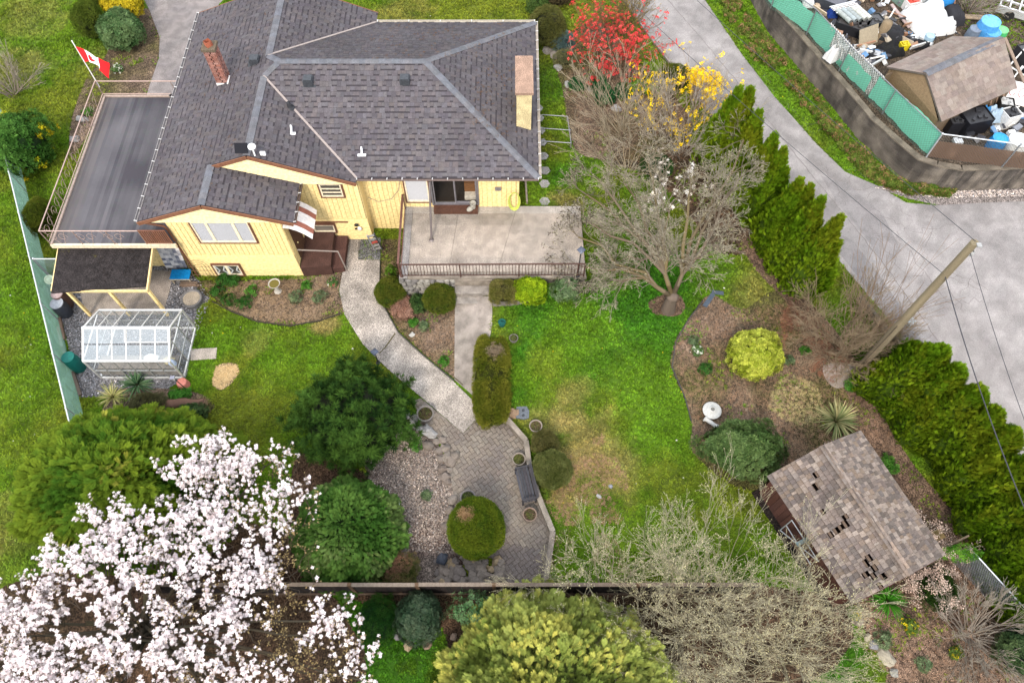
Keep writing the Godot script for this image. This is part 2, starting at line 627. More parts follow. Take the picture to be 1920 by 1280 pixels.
# ---------- plants ----------
func on_shell(e: float, low: float) -> Vector3:   # a random direction, swollen towards a box as e falls
	var d := Vector3(rng.randfn(), rng.randfn(), rng.randfn()).normalized()
	if d.y < low:
		d.y = -d.y
	if e < 1.0:
		d = Vector3(signf(d.x) * pow(absf(d.x), e), signf(d.y) * pow(absf(d.y), e), signf(d.z) * pow(absf(d.z), e))
	return d

# a shrub: leaves in a shell round its middle, twiggy inside, a stem
func shrub(called: String, label: String, category: String, group: String, p: Vector3, r: Vector3, leaf: String, size: float, count: int, ca: Color, cb: Color, opt := {}) -> Node3D:
	var o := thing(called, label, category, p, group)
	var where := []
	var tints := []
	var e: float = opt.get("box", 1.0)
	var amp: float = opt.get("amp", 0.35)
	var fq: float = opt.get("freq", 40.0)
	var low: float = opt.get("low", -0.35)
	var depth: float = opt.get("depth", 0.25)
	var droop: float = opt.get("droop", 0.0)
	var upw: float = opt.get("up", 0.0)
	var mid := Vector3(0, r.y * opt.get("lift", 0.75), 0)
	var dead: Array = opt.get("dead", [])
	for i in count:
		var d := on_shell(e, low)
		var lump := fn.get_noise_3dv(d * fq + p * 5)
		var inn := 1.0 - depth * rng.randf() * rng.randf()
		var q := mid + d * r * (1 + amp * lump) * inn
		if q.y < 0.02:
			continue
		var nn := (d / r).normalized() if e >= 1 else d.normalized()
		nn = (nn + Vector3(rf(-.45, .45), rf(-.3, .3) + upw - droop, rf(-.45, .45))).normalized()
		where.append(Transform3D(frame(nn, rf(0, TAU)).scaled_local(Vector3.ONE * size * rf(0.7, 1.25)), q))
		var k := ca.lerp(cb, clampf(0.5 + lump * 1.0 + rf(-0.5, 0.5), 0, 1))
		if dead.size() and Vector2(q.x, q.z).distance_to(Vector2(dead[0], dead[1])) < dead[2] * rf(0.5, 1.2):
			k = opt.get("dead_tint", C(0.25, 0.15, 0.09))
		tints.append(vary(k, 0.15))
	copies(L[leaf], where, tints, "foliage", M[opt.get("mat", "leaf")], o)
	if opt.has("flowers"):   # [mesh, size, count, colour a, colour b]
		var f: Array = opt.flowers
		where = []
		tints = []
		for i in f[2]:
			var d := on_shell(e, low)
			var lump := fn.get_noise_3dv(d * fq * 0.8 + p * 9)
			if lump < f[5]:
				continue
			var q := mid + d * r * (1 + amp * fn.get_noise_3dv(d * fq + p * 5)) * rf(0.9, 1.1)
			where.append(Transform3D(frame((d + Vector3(rf(-.5, .5), rf(0, .5), rf(-.5, .5))).normalized(), rf(0, TAU)).scaled_local(Vector3.ONE * f[1] * rf(0.7, 1.3)), q))
			tints.append(vary((f[3] as Color).lerp(f[4], rng.randf()), 0.1))
		copies(L[f[0]], where, tints, "flowers", M.petal, o)
	var mb := MB.new()
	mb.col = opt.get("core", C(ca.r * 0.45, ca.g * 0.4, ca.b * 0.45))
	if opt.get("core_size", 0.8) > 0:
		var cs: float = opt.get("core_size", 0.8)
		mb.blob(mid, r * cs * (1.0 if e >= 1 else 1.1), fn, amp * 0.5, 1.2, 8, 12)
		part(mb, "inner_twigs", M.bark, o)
	mb = MB.new()
	mb.col = C(0.09, 0.06, 0.04)
	mb.tube([Vector3(0, -0.05, 0), Vector3(0.03, r.y * 0.3, 0), mid], 0.05 + r.x * 0.03, 0.02, 6)
	part(mb, "stem", M.bark, o)
	return o

# a column of upright cedar with one or more tips
func cedar(p: Vector3, h: float, r: float, label: String, group: String, tip_tint := 0.4, wide := 0.8) -> void:
	var o := thing("hedge_cedar", label, "cedar tree", p, group)
	var heads := [[Vector3.ZERO, h, r]]
	for i in 2:
		var a := rf(0, TAU)
		heads.append([Vector3(cos(a), 0, sin(a)) * r * 0.5 * wide, h * rf(0.5, 0.8), r * rf(0.45, 0.6)])
	var where := []
	var tints := []
	var mb := MB.new()
	mb.col = C(0.06, 0.11, 0.006)
	for hd in heads:
		var n := int(2000 * hd[1] * hd[2] / 4.0)
		var prof := []
		for i in 9:
			var t := i / 8.0
			prof.append(Vector2(hd[2] * 0.86 * cedar_width(t), t * hd[1] * 0.97))
		mb.lathe(prof, hd[0], 10)
		for i in n:
			var t := pow(rng.randf(), 0.9)
			var a := rf(0, TAU)
			var w: float = hd[2] * cedar_width(t) * (1 + 0.35 * fn.get_noise_3d(cos(a) * 40 + p.x * 9, t * 120, sin(a) * 40 + p.z * 9))
			var out := Vector3(cos(a), 0, sin(a))
			var q: Vector3 = hd[0] + out * w * rf(0.86, 1.06) + Vector3(0, t * hd[1] - 0.1, 0)
			var nn := (out * rf(0.1, 0.6) + Vector3.UP * (0.75 + t * 0.6) + Vector3(rf(-.35, .35), rf(-.2, .2), rf(-.35, .35))).normalized()
			var face := (out - nn * out.dot(nn)).normalized()
			var b := Basis(nn, rf(-0.7, 0.7) if rng.randf() < 0.8 else rf(0, TAU)) * Basis(nn.cross(face), nn, face)
			where.append(Transform3D(b.scaled_local(Vector3.ONE * rf(0.22, 0.42)), q))
			var lump := fn.get_noise_3d(q.x * 30 + p.x * 20, q.y * 22, q.z * 30)
			var k := C(0.105, 0.205, 0.008).lerp(C(0.21, 0.295, 0.014), clampf(0.45 + lump + rf(-.25, .25), 0, 1))
			if t > 0.62 and lump + rf(-.2, .35) > 0.1:
				k = k.lerp(C(0.20, 0.15, 0.012), tip_tint * rf(0.3, 1.0))
			tints.append(vary(k, 0.12))
	copies(L.narrow_spray, where, tints, "crown", M.leaf, o)
	part(mb, "inner_twigs", M.bark, o)
	mb = MB.new()
	mb.col = C(0.11, 0.075, 0.05)
	mb.tube([Vector3(0, -0.1, 0), Vector3(0, h * 0.5, 0)], 0.08, 0.04, 7)
	part(mb, "trunk", M.bark, o)

var sharp := 0.85
func cedar_width(t: float) -> float:
	return minf(1.0, 0.8 + t * 1.2) * pow(maxf(0.0, 1.0 - t), sharp)

# a mass of drooping feathery sprays over a dome (cypress, golden conifer)
func conifer(called: String, label: String, p: Vector3, r: Vector3, size: float, count: int, ca: Color, cb: Color, gold: Color, gold_share: float, droop: float) -> void:
	var o := thing(called, label, "conifer tree", p)
	var where := []
	var tints := []
	for i in count:
		var d := on_shell(1.0, 0.0)
		d.y = absf(d.y)
		var lump := fn.get_noise_3dv(d * 55 + p * 3)
		var k2 := 1 + 0.22 * lump + 0.12 * fn2.get_noise_3dv(d * 150 + p)
		var inn := 1.0 - 0.3 * rng.randf() * rng.randf()
		var q := Vector3(d.x * r.x, pow(d.y, 0.9) * r.y, d.z * r.z) * k2 * inn
		var out := Vector3(d.x, 0, d.z).normalized()
		var nn := (d * 0.5 + out * 0.55 + Vector3(rf(-.7, .7), rf(-.35, .35) - droop, rf(-.7, .7))).normalized()
		var side := nn.cross(Vector3.UP).normalized()
		var b := Basis(nn, rf(-0.7, 0.7)) * Basis(side, nn, side.cross(nn))
		where.append(Transform3D(b.scaled_local(Vector3.ONE * size * rf(0.6, 1.3)), q))
		var k := ca.lerp(cb, clampf(0.5 + lump * 1.3 + rf(-.3, .3), 0, 1))
		if fn2.get_noise_3dv(q * 18 + p * 2) + rf(-.2, .2) > 0.5 - gold_share:
			k = k.lerp(gold, rf(0.4, 1))
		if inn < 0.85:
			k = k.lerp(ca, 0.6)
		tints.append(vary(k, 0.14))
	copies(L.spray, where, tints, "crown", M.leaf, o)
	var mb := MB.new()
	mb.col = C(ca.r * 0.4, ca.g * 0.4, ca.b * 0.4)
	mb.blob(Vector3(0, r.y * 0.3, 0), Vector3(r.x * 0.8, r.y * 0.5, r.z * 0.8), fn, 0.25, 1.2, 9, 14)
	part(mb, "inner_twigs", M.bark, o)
	mb = MB.new()
	mb.col = C(0.10, 0.07, 0.05)
	mb.tube([Vector3(0, -0.2, 0), Vector3(0.05, r.y * 0.4, 0), Vector3(0, r.y * 0.75, 0)], 0.16, 0.05, 8)
	part(mb, "trunk", M.bark, o)

# bare branches: limbs that wander, fork and end in twigs; tips are gathered for buds and blossom
func limb(mb: MB, p: Vector3, d: Vector3, ln: float, r: float, deep: int, s: Dictionary, tips: Array) -> void:
	var steps := 3 if deep > 0 else 2
	var path := [p]
	var q := p
	var dir := d
	for i in steps:
		dir = (dir + Vector3(rf(-1, 1), rf(-1, 1), rf(-1, 1)) * s.wander + Vector3.UP * s.rise - Vector3.UP * (s.droop if deep <= 1 else 0.0)).normalized()
		q += dir * ln / steps
		if q.y < s.get("floor", 0.1):
			q.y = s.get("floor", 0.1)
		path.append(q)
	var r1: float = maxf(r * s.taper, s.thin)
	mb.col = vary((s.bark as Color).lerp(s.twig, clampf(1.0 - deep / float(s.depth), 0, 1)), 0.12)
	mb.tube(path, r, r1, 6 if r > 0.03 else (4 if r > 0.012 else 3), false)
	if deep == 0:
		tips.append([q, dir])
		if s.get("buds_along", false):
			tips.append([path[1], (dir + Vector3(rf(-1, 1), rf(-1, 1), rf(-1, 1))).normalized()])
		return
	var n: int = s.fork + (1 if rng.randf() < s.get("extra", 0.4) else 0)
	for i in n:
		var at: Vector3 = path[steps] if i < 2 else path[1 + rng.randi() % (steps - 1)]
		var spread: float = s.spread * rf(0.5, 1.2)
		var side := dir.cross(Vector3(rf(-1, 1), rf(-1, 1), rf(-1, 1))).normalized()
		var nd := (dir * cos(spread) + side * sin(spread)).normalized()
		if s.has("flat"):
			nd.y *= s.flat
			nd = nd.normalized()
		limb(mb, at, nd, ln * s.shrink * rf(0.75, 1.2), r1 * (0.95 if i == 0 else 0.75), deep - 1, s, tips)

func bare_shrub(called: String, label: String, category: String, group: String, p: Vector3, stems: int, h: float, lean: float, s: Dictionary, buds := {}) -> Node3D:
	var o := thing(called, label, category, p, group)
	var mb := MB.new()
	var tips := []
	for i in stems:
		var a := TAU * (i + rf(-.4, .4)) / stems
		var d: Vector3 = (Vector3(cos(a), 0, sin(a)) * lean * rf(0.3, 1.1) + Vector3.UP + s.get("tilt", Vector3.ZERO)).normalized()
		limb(mb, Vector3(cos(a), 0, sin(a)) * s.get("foot", 0.25) * rf(0.3, 1), d, h * rf(0.75, 1.15), s.thick * rf(0.7, 1.1), s.depth, s, tips)
	part(mb, "branches", M.bark, o)
	if buds.has("mesh"):
		var where := []
		var tints := []
		for t in tips:
			for k in buds.get("each", 1):
				if rng.randf() < buds.get("share", 1.0):
					var q: Vector3 = t[0] + Vector3(rf(-1, 1), rf(-1, 1), rf(-1, 1)) * buds.get("scatter", 0.0)
					where.append(Transform3D(frame((t[1] + Vector3(rf(-.4, .4), rf(0, .4), rf(-.4, .4))).normalized(), rf(0, TAU)).scaled_local(Vector3.ONE * buds.size * rf(0.6, 1.3)), q))
					tints.append(vary((buds.a as Color).lerp(buds.b, rng.randf()), 0.1))
		copies(L[buds.mesh], where, tints, buds.get("called", "buds"), M.petal, o)
	return o

# long arching leaves from one crown (yucca, flax, iris)
func strap_plant(called: String, label: String, category: String, p: Vector3, n: int, ln: float, w: float, ca: Color, cb: Color, stiff := 0.5, group := "") -> Node3D:
	var o := thing(called, label, category, p, group)
	var mb := MB.new()
	for i in n:
		var a := i * 2.4 + rf(-.2, .2)
		var e := rf(0.15, 1.3)
		var d := Vector3(cos(a) * cos(e), sin(e), sin(a) * cos(e))
		var s := Vector3(-sin(a), 0, cos(a))
		mb.col = vary(ca.lerp(cb, rng.randf()), 0.15)
		var q := d * 0.04
		var l := ln * rf(0.65, 1.1)
		var pw := w
		for k in 4:
			var nw: float = [w, w * 0.9, w * 0.6, 0.003][k]
			var nq := q + d * l / 4
			var nn := s.cross(d).normalized()
			var i0 := mb.at(q - s * pw / 2, nn); var i1 := mb.at(q + s * pw / 2, nn); var i2 := mb.at(nq + s * nw / 2, nn); var i3 := mb.at(nq - s * nw / 2, nn)
			mb.ix.append_array([i0, i2, i1, i0, i3, i2])
			q = nq
			pw = nw
			d = (d - Vector3.UP * (0.55 - stiff * 0.5) * rf(0.4, 1.0)).normalized()
			if q.y < 0.03:
				d.y = maxf(d.y, 0.05)
	part(mb, "leaves", M.gloss_leaf, o, true)
	mb = MB.new()
	mb.col = C(0.1, 0.075, 0.04)
	mb.tube([Vector3(0, -0.03, 0), Vector3(0, 0.1, 0)], 0.07, 0.05, 7)
	part(mb, "stem", M.bark, o)
	return o

func rock_mesh() -> Mesh: return L["stone%d" % (rng.randi() % 5)]

func rock(label: String, p: Vector3, r: float, k: Color, group := "", flatness := 0.8) -> Node3D:
	var o := shape(rock_mesh(), "rock", M.stone, self)
	o.mesh = tinted(o.mesh, k)
	o.position = p + Vector3(0, r * flatness * 0.25, 0)
	o.basis = Basis(Vector3.UP, rf(0, TAU)).scaled_local(Vector3(r * rf(0.9, 1.15), r * flatness, r * rf(0.8, 1.05)))
	tag(o, label, "rock", group)
	return o

var tint_cache := {}
func tinted(m: Mesh, k: Color) -> Mesh:
	var key := "%d/%.2f/%.2f/%.2f" % [m.get_instance_id(), k.r, k.g, k.b]
	if not tint_cache.has(key):
		var arr := m.surface_get_arrays(0)
		var c := PackedColorArray()
		c.resize(arr[Mesh.ARRAY_VERTEX].size())
		c.fill(k)
		arr[Mesh.ARRAY_COLOR] = c
		var o := ArrayMesh.new()
		o.add_surface_from_arrays(Mesh.PRIMITIVE_TRIANGLES, arr)
		tint_cache[key] = o
	return tint_cache[key]

func _ready() -> void:
	rng.seed = 20240417
	fn.seed = 5
	fn.frequency = 0.02
	fn.fractal_octaves = 3
	fn2.seed = 11
	fn2.frequency = 0.02
	fn2.fractal_octaves = 2
	camera_and_light()
	build_materials()
	build_leaves()
	build_ground()
	build_house()
	build_terrace()
	build_deck()
	build_yard_left()
	build_garden_middle()
	build_fences()
	build_road_side()
	build_junk()
	build_trees()
	build_beds()
	build_grass()

func camera_and_light() -> void:
	var cam := Camera3D.new()
	cam.name = "camera"
	cam.fov = 49.13
	cam.near = 0.1
	cam.far = 400.0
	add_child(cam)
	cam.position = Vector3(0, 28, 0)
	cam.rotation_degrees = Vector3(-61.5, 0, 0)
	cam.current = true
	var sky := ProceduralSkyMaterial.new()
	sky.sky_top_color = Color(0.90, 0.925, 0.96)
	sky.sky_horizon_color = Color(0.92, 0.93, 0.94)
	sky.sky_curve = 0.2
	sky.ground_bottom_color = Color(0.35, 0.36, 0.33)
	sky.ground_horizon_color = Color(0.7, 0.72, 0.72)
	sky.sky_energy_multiplier = 1.0
	var s := Sky.new()
	s.sky_material = sky
	var e := Environment.new()
	e.background_mode = Environment.BG_SKY
	e.sky = s
	e.tonemap_mode = Environment.TONE_MAPPER_LINEAR
	e.tonemap_exposure = 2.85
	e.sdfgi_enabled = true
	e.ssao_enabled = true
	e.ssil_enabled = true
	var w := WorldEnvironment.new()
	w.name = "surroundings"
	w.environment = e
	add_child(w)
	var sun := DirectionalLight3D.new()
	sun.name = "sun"
	sun.light_energy = 0.5
	sun.light_color = Color(1.0, 0.96, 0.9)
	sun.light_angular_distance = 13.0
	sun.shadow_enabled = true
	add_child(sun)
	sun.rotation_degrees = Vector3(-46, -14, 0)

var wall_line := [Vector3(12.55, 1.25, -37.37), Vector3(13.46, 1.25, -33.04), Vector3(14.64, 1.25, -30.25), Vector3(15.73, 1.25, -27.65), Vector3(16.56, 1.25, -25.48), Vector3(17.47, 1.25, -23.95), Vector3(18.10, 1.25, -22.99), Vector3(18.86, 1.25, -22.61), Vector3(19.90, 1.25, -22.36), Vector3(21.75, 1.25, -22.42), Vector3(24.50, 1.25, -22.61), Vector3(30.44, 1.25, -22.77)]
# outlines on the ground, x and z
var soft := []        # beds into which the grass strays
var bare := []        # where no lawn grows
func ground(called: String, pl: Array, m: String, lift: float, look: String, smooth := true, cell := 0.5, label := "") -> PackedVector2Array:
	var q := curve2(pl) if smooth else PackedVector2Array(pl)
	sheet(called, q, M[m], lift, look, cell, label)
	bare.append(q)
	if called in ["garden_bed", "leaf_bed", "dirt_track", "tree_foot"]:
		soft.append(bare.size() - 1)
	return q

func patch(p: Vector3, r: float, k: Color, w: float) -> void:
	patches.append([p.x, p.z, r, k, w])

func build_ground() -> void:
	patch(Vector3(6.29, 1.16, -17.70), 2.63, DEEP, 1.0)
	patch(Vector3(4.90, 0.84, -15.26), 2.52, DEEP, 0.75)
	patch(Vector3(3.84, 1.05, -16.69), 1.64, DEEP, 0.7)
	patch(Vector3(6.11, 0.53, -13.43), 1.78, TURF, 1.0)
	patch(Vector3(6.45, 0.84, -15.26), 1.61, DEEP, 0.7)
	patch(Vector3(0.90, 0.98, -16.21), 1.28, DEEP, 0.8)
	patch(Vector3(2.89, 0.84, -15.26), 1.38, TURF, 0.8)
	patch(Vector3(0.33, 0.68, -14.33), 0.54, DEEP, 0.9)  # hedge shadow painted into the grass right of the box hedge
	patch(Vector3(0.26, 0.38, -12.54), 0.48, DEEP, 0.6)  # lower part of the same painted hedge shadow
	patch(Vector3(1.94, 0.31, -12.10), 1.20, MOSS, 0.5)
	patch(Vector3(2.96, 0.12, -10.58), 1.48, STRAW, 0.75)
	patch(Vector3(2.59, 0.38, -12.54), 0.74, STRAW, 0.5)
	patch(Vector3(4.44, 0.14, -10.79), 0.85, MOSS, 0.6)
	patch(Vector3(5.70, 0.12, -10.58), 1.70, TURF, 1.0)
	patch(Vector3(6.43, 0.28, -11.88), 1.30, TURF, 0.6)
	patch(Vector3(1.32, 0.60, -13.88), 0.76, MOSS, 0.5)
	patch(Vector3(3.95, 0.03, -9.51), 1.25, STRAW, 0.6)
	patch(Vector3(5.79, 0.01, -9.08), 1.03, MOSS, 0.8)
	patch(Vector3(8.75, 0.95, -15.97), 1.39, TURF, 0.9)
	patch(Vector3(9.95, 1.05, -16.69), 1.17, STRAW, 0.45)
	patch(Vector3(2.96, 0.00, -6.24), 1.77, TURF, 0.6)
	patch(Vector3(1.86, 0.01, -9.08), 1.03, STRAW, 0.8)
	patch(Vector3(1.28, 0.19, -11.22), 0.86, STRAW, 0.5)
	patch(Vector3(-10.50, 0.00, -11.30), 1.93, MOSS, 0.7)
	patch(Vector3(-8.57, 0.00, -11.30), 1.29, TURF, 0.7)
	patch(Vector3(-8.19, 0.00, -15.20), 1.37, TURF, 0.8)
	patch(Vector3(-12.29, 0.00, -15.20), 1.14, TURF, 0.9)
	patch(Vector3(-8.05, 0.00, -15.94), 0.55, STRAW, 0.9)
	patch(Vector3(-9.57, 0.00, -12.23), 1.30, MOSS, 0.7)
	patch(Vector3(-9.60, 0.00, -13.93), 1.12, TURF, 0.5)
	patch(Vector3(-11.50, 0.00, -13.93), 0.80, MOSS, 0.8)
	patch(Vector3(-10.92, 0.00, -15.20), 0.68, STRAW, 0.3)
	patch(Vector3(-8.36, 0.00, -9.73), 1.46, TURF, 0.8)
	patch(Vector3(-21.84, 0.00, -17.34), 1.88, TURF, 0.8)
	patch(Vector3(-20.31, 0.00, -13.19), 1.77, TURF, 0.7)
	patch(Vector3(-18.81, 0.00, -9.09), 2.07, TURF, 0.6)
	patch(Vector3(-18.45, 0.00, -6.63), 1.79, STRAW, 0.35)
	patch(Vector3(-17.61, 0.00, -5.85), 1.17, TURF, 0.7)
	patch(Vector3(-19.92, 0.00, -10.62), 1.27, MOSS, 0.5)
	patch(Vector3(-25.55, 0.00, -34.58), 3.23, TURF, 0.6)
	patch(Vector3(-26.83, 0.00, -35.89), 1.79, STRAW, 0.35)
	patch(Vector3(-22.13, 0.00, -31.67), 1.70, STRAW, 0.3)
	patch(Vector3(-22.23, 0.00, -28.94), 1.92, MOSS, 0.8)
	patch(Vector3(-26.38, 0.00, -31.67), 1.70, STRAW, 0.5)
	patch(Vector3(-24.70, 0.00, -28.94), 1.65, MOSS, 0.6)
	patch(Vector3(-21.51, 0.00, -22.69), 1.52, TURF, 0.6)
	patch(Vector3(-22.65, 0.00, -30.48), 1.68, MOSS, 0.8)
	patch(Vector3(-3.27, 0.34, -36.34), 4.22, MOSS, 0.9)
	patch(Vector3(-5.99, 0.00, -36.34), 1.50, STRAW, 0.35)
	patch(Vector3(-0.57, 1.20, -34.78), 1.80, MOSS, 0.6)
	patch(Vector3(2.01, 1.25, -29.49), 1.40, DEEP, 0.6)
	patch(Vector3(1.96, 1.25, -22.61), 1.79, TURF, 0.6)
	patch(Vector3(2.22, 1.25, -23.24), 0.78, DEEP, 0.7)
	patch(Vector3(2.42, 1.25, -21.68), 0.76, STRAW, 0.7)
	patch(Vector3(7.60, 1.25, -27.65), 2.20, MOSS, 0.7)
	patch(Vector3(5.70, 1.25, -20.47), 1.49, TURF, 0.7)
	patch(Vector3(7.37, 1.25, -20.47), 1.24, MOSS, 0.8)
	patch(Vector3(4.38, 1.20, -18.22), 1.20, TURF, 0.7)
	patch(Vector3(8.69, 1.16, -17.70), 1.19, TURF, 0.8)
	patch(Vector3(-4.83, 0.00, -2.94), 2.60, DEEP, 0.9)
	patch(Vector3(10.89, 0.00, -2.60), 1.66, DEEP, 0.9)
	patch(Vector3(9.72, 0.00, -3.29), 1.31, DEEP, 0.7)
	patch(Vector3(26.09, 1.25, -33.04), 2.06, MOSS, 0.5)
	patch(Vector3(15.47, 1.25, -27.65), 2.74, TURF, 0.7)
	patch(Vector3(13.75, 1.25, -33.04), 2.64, TURF, 0.8)
	patch(Vector3(16.10, 1.25, -24.54), 1.58, TURF, 0.8)
	sheet("ground", PackedVector2Array([Vector2(-70, -90), Vector2(70, -90), Vector2(70, 12), Vector2(-70, 12)]), M.turf, -0.012, "lawn", 0.5, "lawns and grass verges round a house and road")
	ground("driveway", [Vector2(-22.49, -40.08), Vector2(-20.37, -36.34), Vector2(-19.31, -34.15), Vector2(-18.99, -32.48), Vector2(-19.02, -30.48), Vector2(-18.99, -28.94), Vector2(-17.29, -28.94), Vector2(-16.78, -36.34), Vector2(-15.31, -40.08)], "concrete", 0.004, "driveway", false)
	ground("road", [Vector2(5.07, -38.30), Vector2(6.02, -35.59), Vector2(7.25, -32.91), Vector2(8.14, -30.83), Vector2(8.94, -29.04), Vector2(11.07, -24.54), Vector2(12.92, -20.92), Vector2(14.64, -17.70), Vector2(16.38, -14.79), Vector2(17.94, -12.54), Vector2(19.71, -8.66), Vector2(22.02, -5.09), Vector2(33.89, -9.08), Vector2(32.51, -21.92), Vector2(23.29, -21.92), Vector2(19.30, -21.53), Vector2(17.89, -21.68), Vector2(16.90, -22.61), Vector2(15.50, -23.50), Vector2(14.48, -25.28), Vector2(12.98, -28.45), Vector2(11.83, -31.42), Vector2(10.47, -35.59), Vector2(9.70, -38.30)], "asphalt", 0.006, "asphalt", false, 0.25)
	sheet("road_patch", PackedVector2Array([Vector2(14.33, -23.24), Vector2(15.47, -22.77), Vector2(16.66, -21.07), Vector2(17.00, -19.03), Vector2(16.12, -18.22), Vector2(15.56, -19.89), Vector2(14.75, -21.68)]), M.asphalt, 0.010, "sealed")
	sheet("road_patch", PackedVector2Array([Vector2(14.20, -20.18), Vector2(15.01, -19.54), Vector2(16.59, -15.97), Vector2(17.50, -13.65), Vector2(16.66, -13.88), Vector2(15.37, -16.69), Vector2(14.20, -19.03)]), M.asphalt, 0.010, "sealed")
	ground("gravel_shoulder", [Vector2(16.66, -22.61), Vector2(17.96, -21.92), Vector2(19.30, -21.53), Vector2(21.52, -21.68), Vector2(24.22, -21.80), Vector2(24.50, -22.61), Vector2(20.51, -22.39), Vector2(19.06, -22.42), Vector2(17.92, -22.77)], "gravel", 0.012, "shoulder", false)
	ground("concrete_path", [Vector2(-7.59, -20.76), Vector2(-7.60, -19.04), Vector2(-7.66, -17.76), Vector2(-7.29, -16.52), Vector2(-6.36, -15.07), Vector2(-5.25, -13.93), Vector2(-3.71, -12.56), Vector2(-1.96, -10.98), Vector2(-1.14, -11.85), Vector2(-2.41, -13.19), Vector2(-3.82, -14.51), Vector2(-4.93, -15.67), Vector2(-5.55, -16.79), Vector2(-5.91, -18.04), Vector2(-6.00, -19.39), Vector2(-6.99, -19.41), Vector2(-6.95, -20.76)], "aggregate", 0.030, "path", false, 0.4)
	sheet("gravel_strip", PackedVector2Array([Vector2(-7.09, -20.64), Vector2(-6.05, -20.64), Vector2(-5.98, -19.41), Vector2(-6.99, -19.44)]), M.gravel, 0.03, "grey_gravel", 0.4)
	ground("garden_path", [Vector2(-2.47, -17.10), Vector2(-0.84, -16.84), Vector2(-0.83, -15.52), Vector2(-1.20, -13.46), Vector2(-1.51, -12.46), Vector2(-2.37, -13.26)], "worn_concrete", 0.022, "walk", false, 0.4)
	ground("garden_bed", [Vector2(-6.00, -20.57), Vector2(-4.99, -20.57), Vector2(-4.76, -17.28), Vector2(-2.46, -16.84), Vector2(-2.37, -13.31), Vector2(-3.58, -14.42), Vector2(-4.86, -15.72), Vector2(-5.50, -16.85), Vector2(-5.86, -18.04), Vector2(-5.94, -19.33)], "soil", 0.008, "mulch", false, 0.4)
	ground("garden_bed", [Vector2(-13.99, -18.26), Vector2(-11.67, -18.32), Vector2(-9.30, -18.38), Vector2(-7.68, -18.81), Vector2(-7.70, -17.76), Vector2(-7.30, -16.66), Vector2(-8.32, -16.25), Vector2(-9.56, -15.99), Vector2(-11.09, -16.20), Vector2(-12.34, -16.74), Vector2(-13.14, -17.29), Vector2(-13.74, -17.67)], "soil", 0.008, "mulch", true, 0.4)
	ground("gravel_yard", [Vector2(-16.28, -19.92), Vector2(-14.01, -18.32), Vector2(-13.24, -17.29), Vector2(-13.80, -16.85), Vector2(-13.61, -15.20), Vector2(-13.54, -13.56), Vector2(-14.46, -12.71), Vector2(-17.71, -12.59), Vector2(-18.35, -13.93), Vector2(-19.39, -15.99), Vector2(-20.74, -17.90), Vector2(-20.47, -19.92)], "gravel", 0.006, "grey_gravel", false)
	ground("carport_slab", [Vector2(-19.09, -17.56), Vector2(-18.01, -18.89), Vector2(-15.22, -18.78), Vector2(-15.17, -17.76), Vector2(-15.20, -16.52), Vector2(-18.46, -16.47)], "concrete", 0.03, "walk", false)
	ground("doorstep_slab", [Vector2(-13.62, -14.82), Vector2(-12.53, -14.89), Vector2(-12.47, -14.36), Vector2(-13.53, -14.28)], "concrete", 0.03, "path", false)
	ground("bare_sand", [Vector2(-12.40, -13.98), Vector2(-11.99, -14.18), Vector2(-11.52, -14.08), Vector2(-11.43, -13.68), Vector2(-11.65, -13.19), Vector2(-12.05, -12.93), Vector2(-12.41, -13.24)], "soil", 0.008, "sand")
	ground("gravel_bed", [Vector2(-4.36, -11.53), Vector2(-3.54, -11.51), Vector2(-2.85, -10.38), Vector2(-2.46, -9.51), Vector2(-2.00, -8.24), Vector2(-1.60, -7.02), Vector2(-2.13, -5.19), Vector2(-4.16, -5.19), Vector2(-5.30, -6.04), Vector2(-5.32, -8.45), Vector2(-5.87, -9.95), Vector2(-5.53, -10.85)], "gravel", 0.004, "pea_gravel")
	ground("rhododendron_bed", [Vector2(-8.42, -10.17), Vector2(-6.69, -9.73), Vector2(-5.38, -9.09), Vector2(-4.79, -7.02), Vector2(-4.25, -5.13), Vector2(-8.11, -5.09), Vector2(-8.50, -7.83)], "soil", 0.0, "dark_mulch")
	ground("garden_bed", [Vector2(8.43, -16.89), Vector2(7.38, -15.73), Vector2(6.72, -14.68), Vector2(6.52, -13.65), Vector2(6.95, -12.43), Vector2(7.19, -11.22), Vector2(7.14, -10.15), Vector2(9.03, -8.66), Vector2(10.81, -9.51), Vector2(12.66, -10.58), Vector2(13.93, -10.58), Vector2(14.99, -8.66), Vector2(16.26, -6.63), Vector2(17.31, -6.82), Vector2(15.48, -9.93), Vector2(14.48, -12.54), Vector2(14.25, -13.88), Vector2(13.35, -15.26), Vector2(12.21, -16.69), Vector2(11.13, -17.06), Vector2(9.67, -16.21)], "soil", 0.006, "mulch")
	ground("dirt_track", [Vector2(9.86, -19.60), Vector2(10.56, -17.96), Vector2(11.53, -16.69), Vector2(12.84, -14.79), Vector2(12.58, -13.65), Vector2(13.61, -12.54), Vector2(13.62, -11.22), Vector2(14.88, -9.08), Vector2(15.84, -6.53), Vector2(17.31, -6.82), Vector2(15.81, -9.51), Vector2(14.80, -11.88), Vector2(14.22, -13.65), Vector2(13.38, -15.49), Vector2(11.86, -17.44), Vector2(10.65, -20.18)], "soil", 0.012, "dirt")
	ground("pole_footing", [Vector2(12.81, -13.76), Vector2(13.59, -13.88), Vector2(14.22, -13.65), Vector2(13.92, -13.09), Vector2(13.22, -12.80), Vector2(12.80, -13.20)], "worn_concrete", 0.02, "walk")
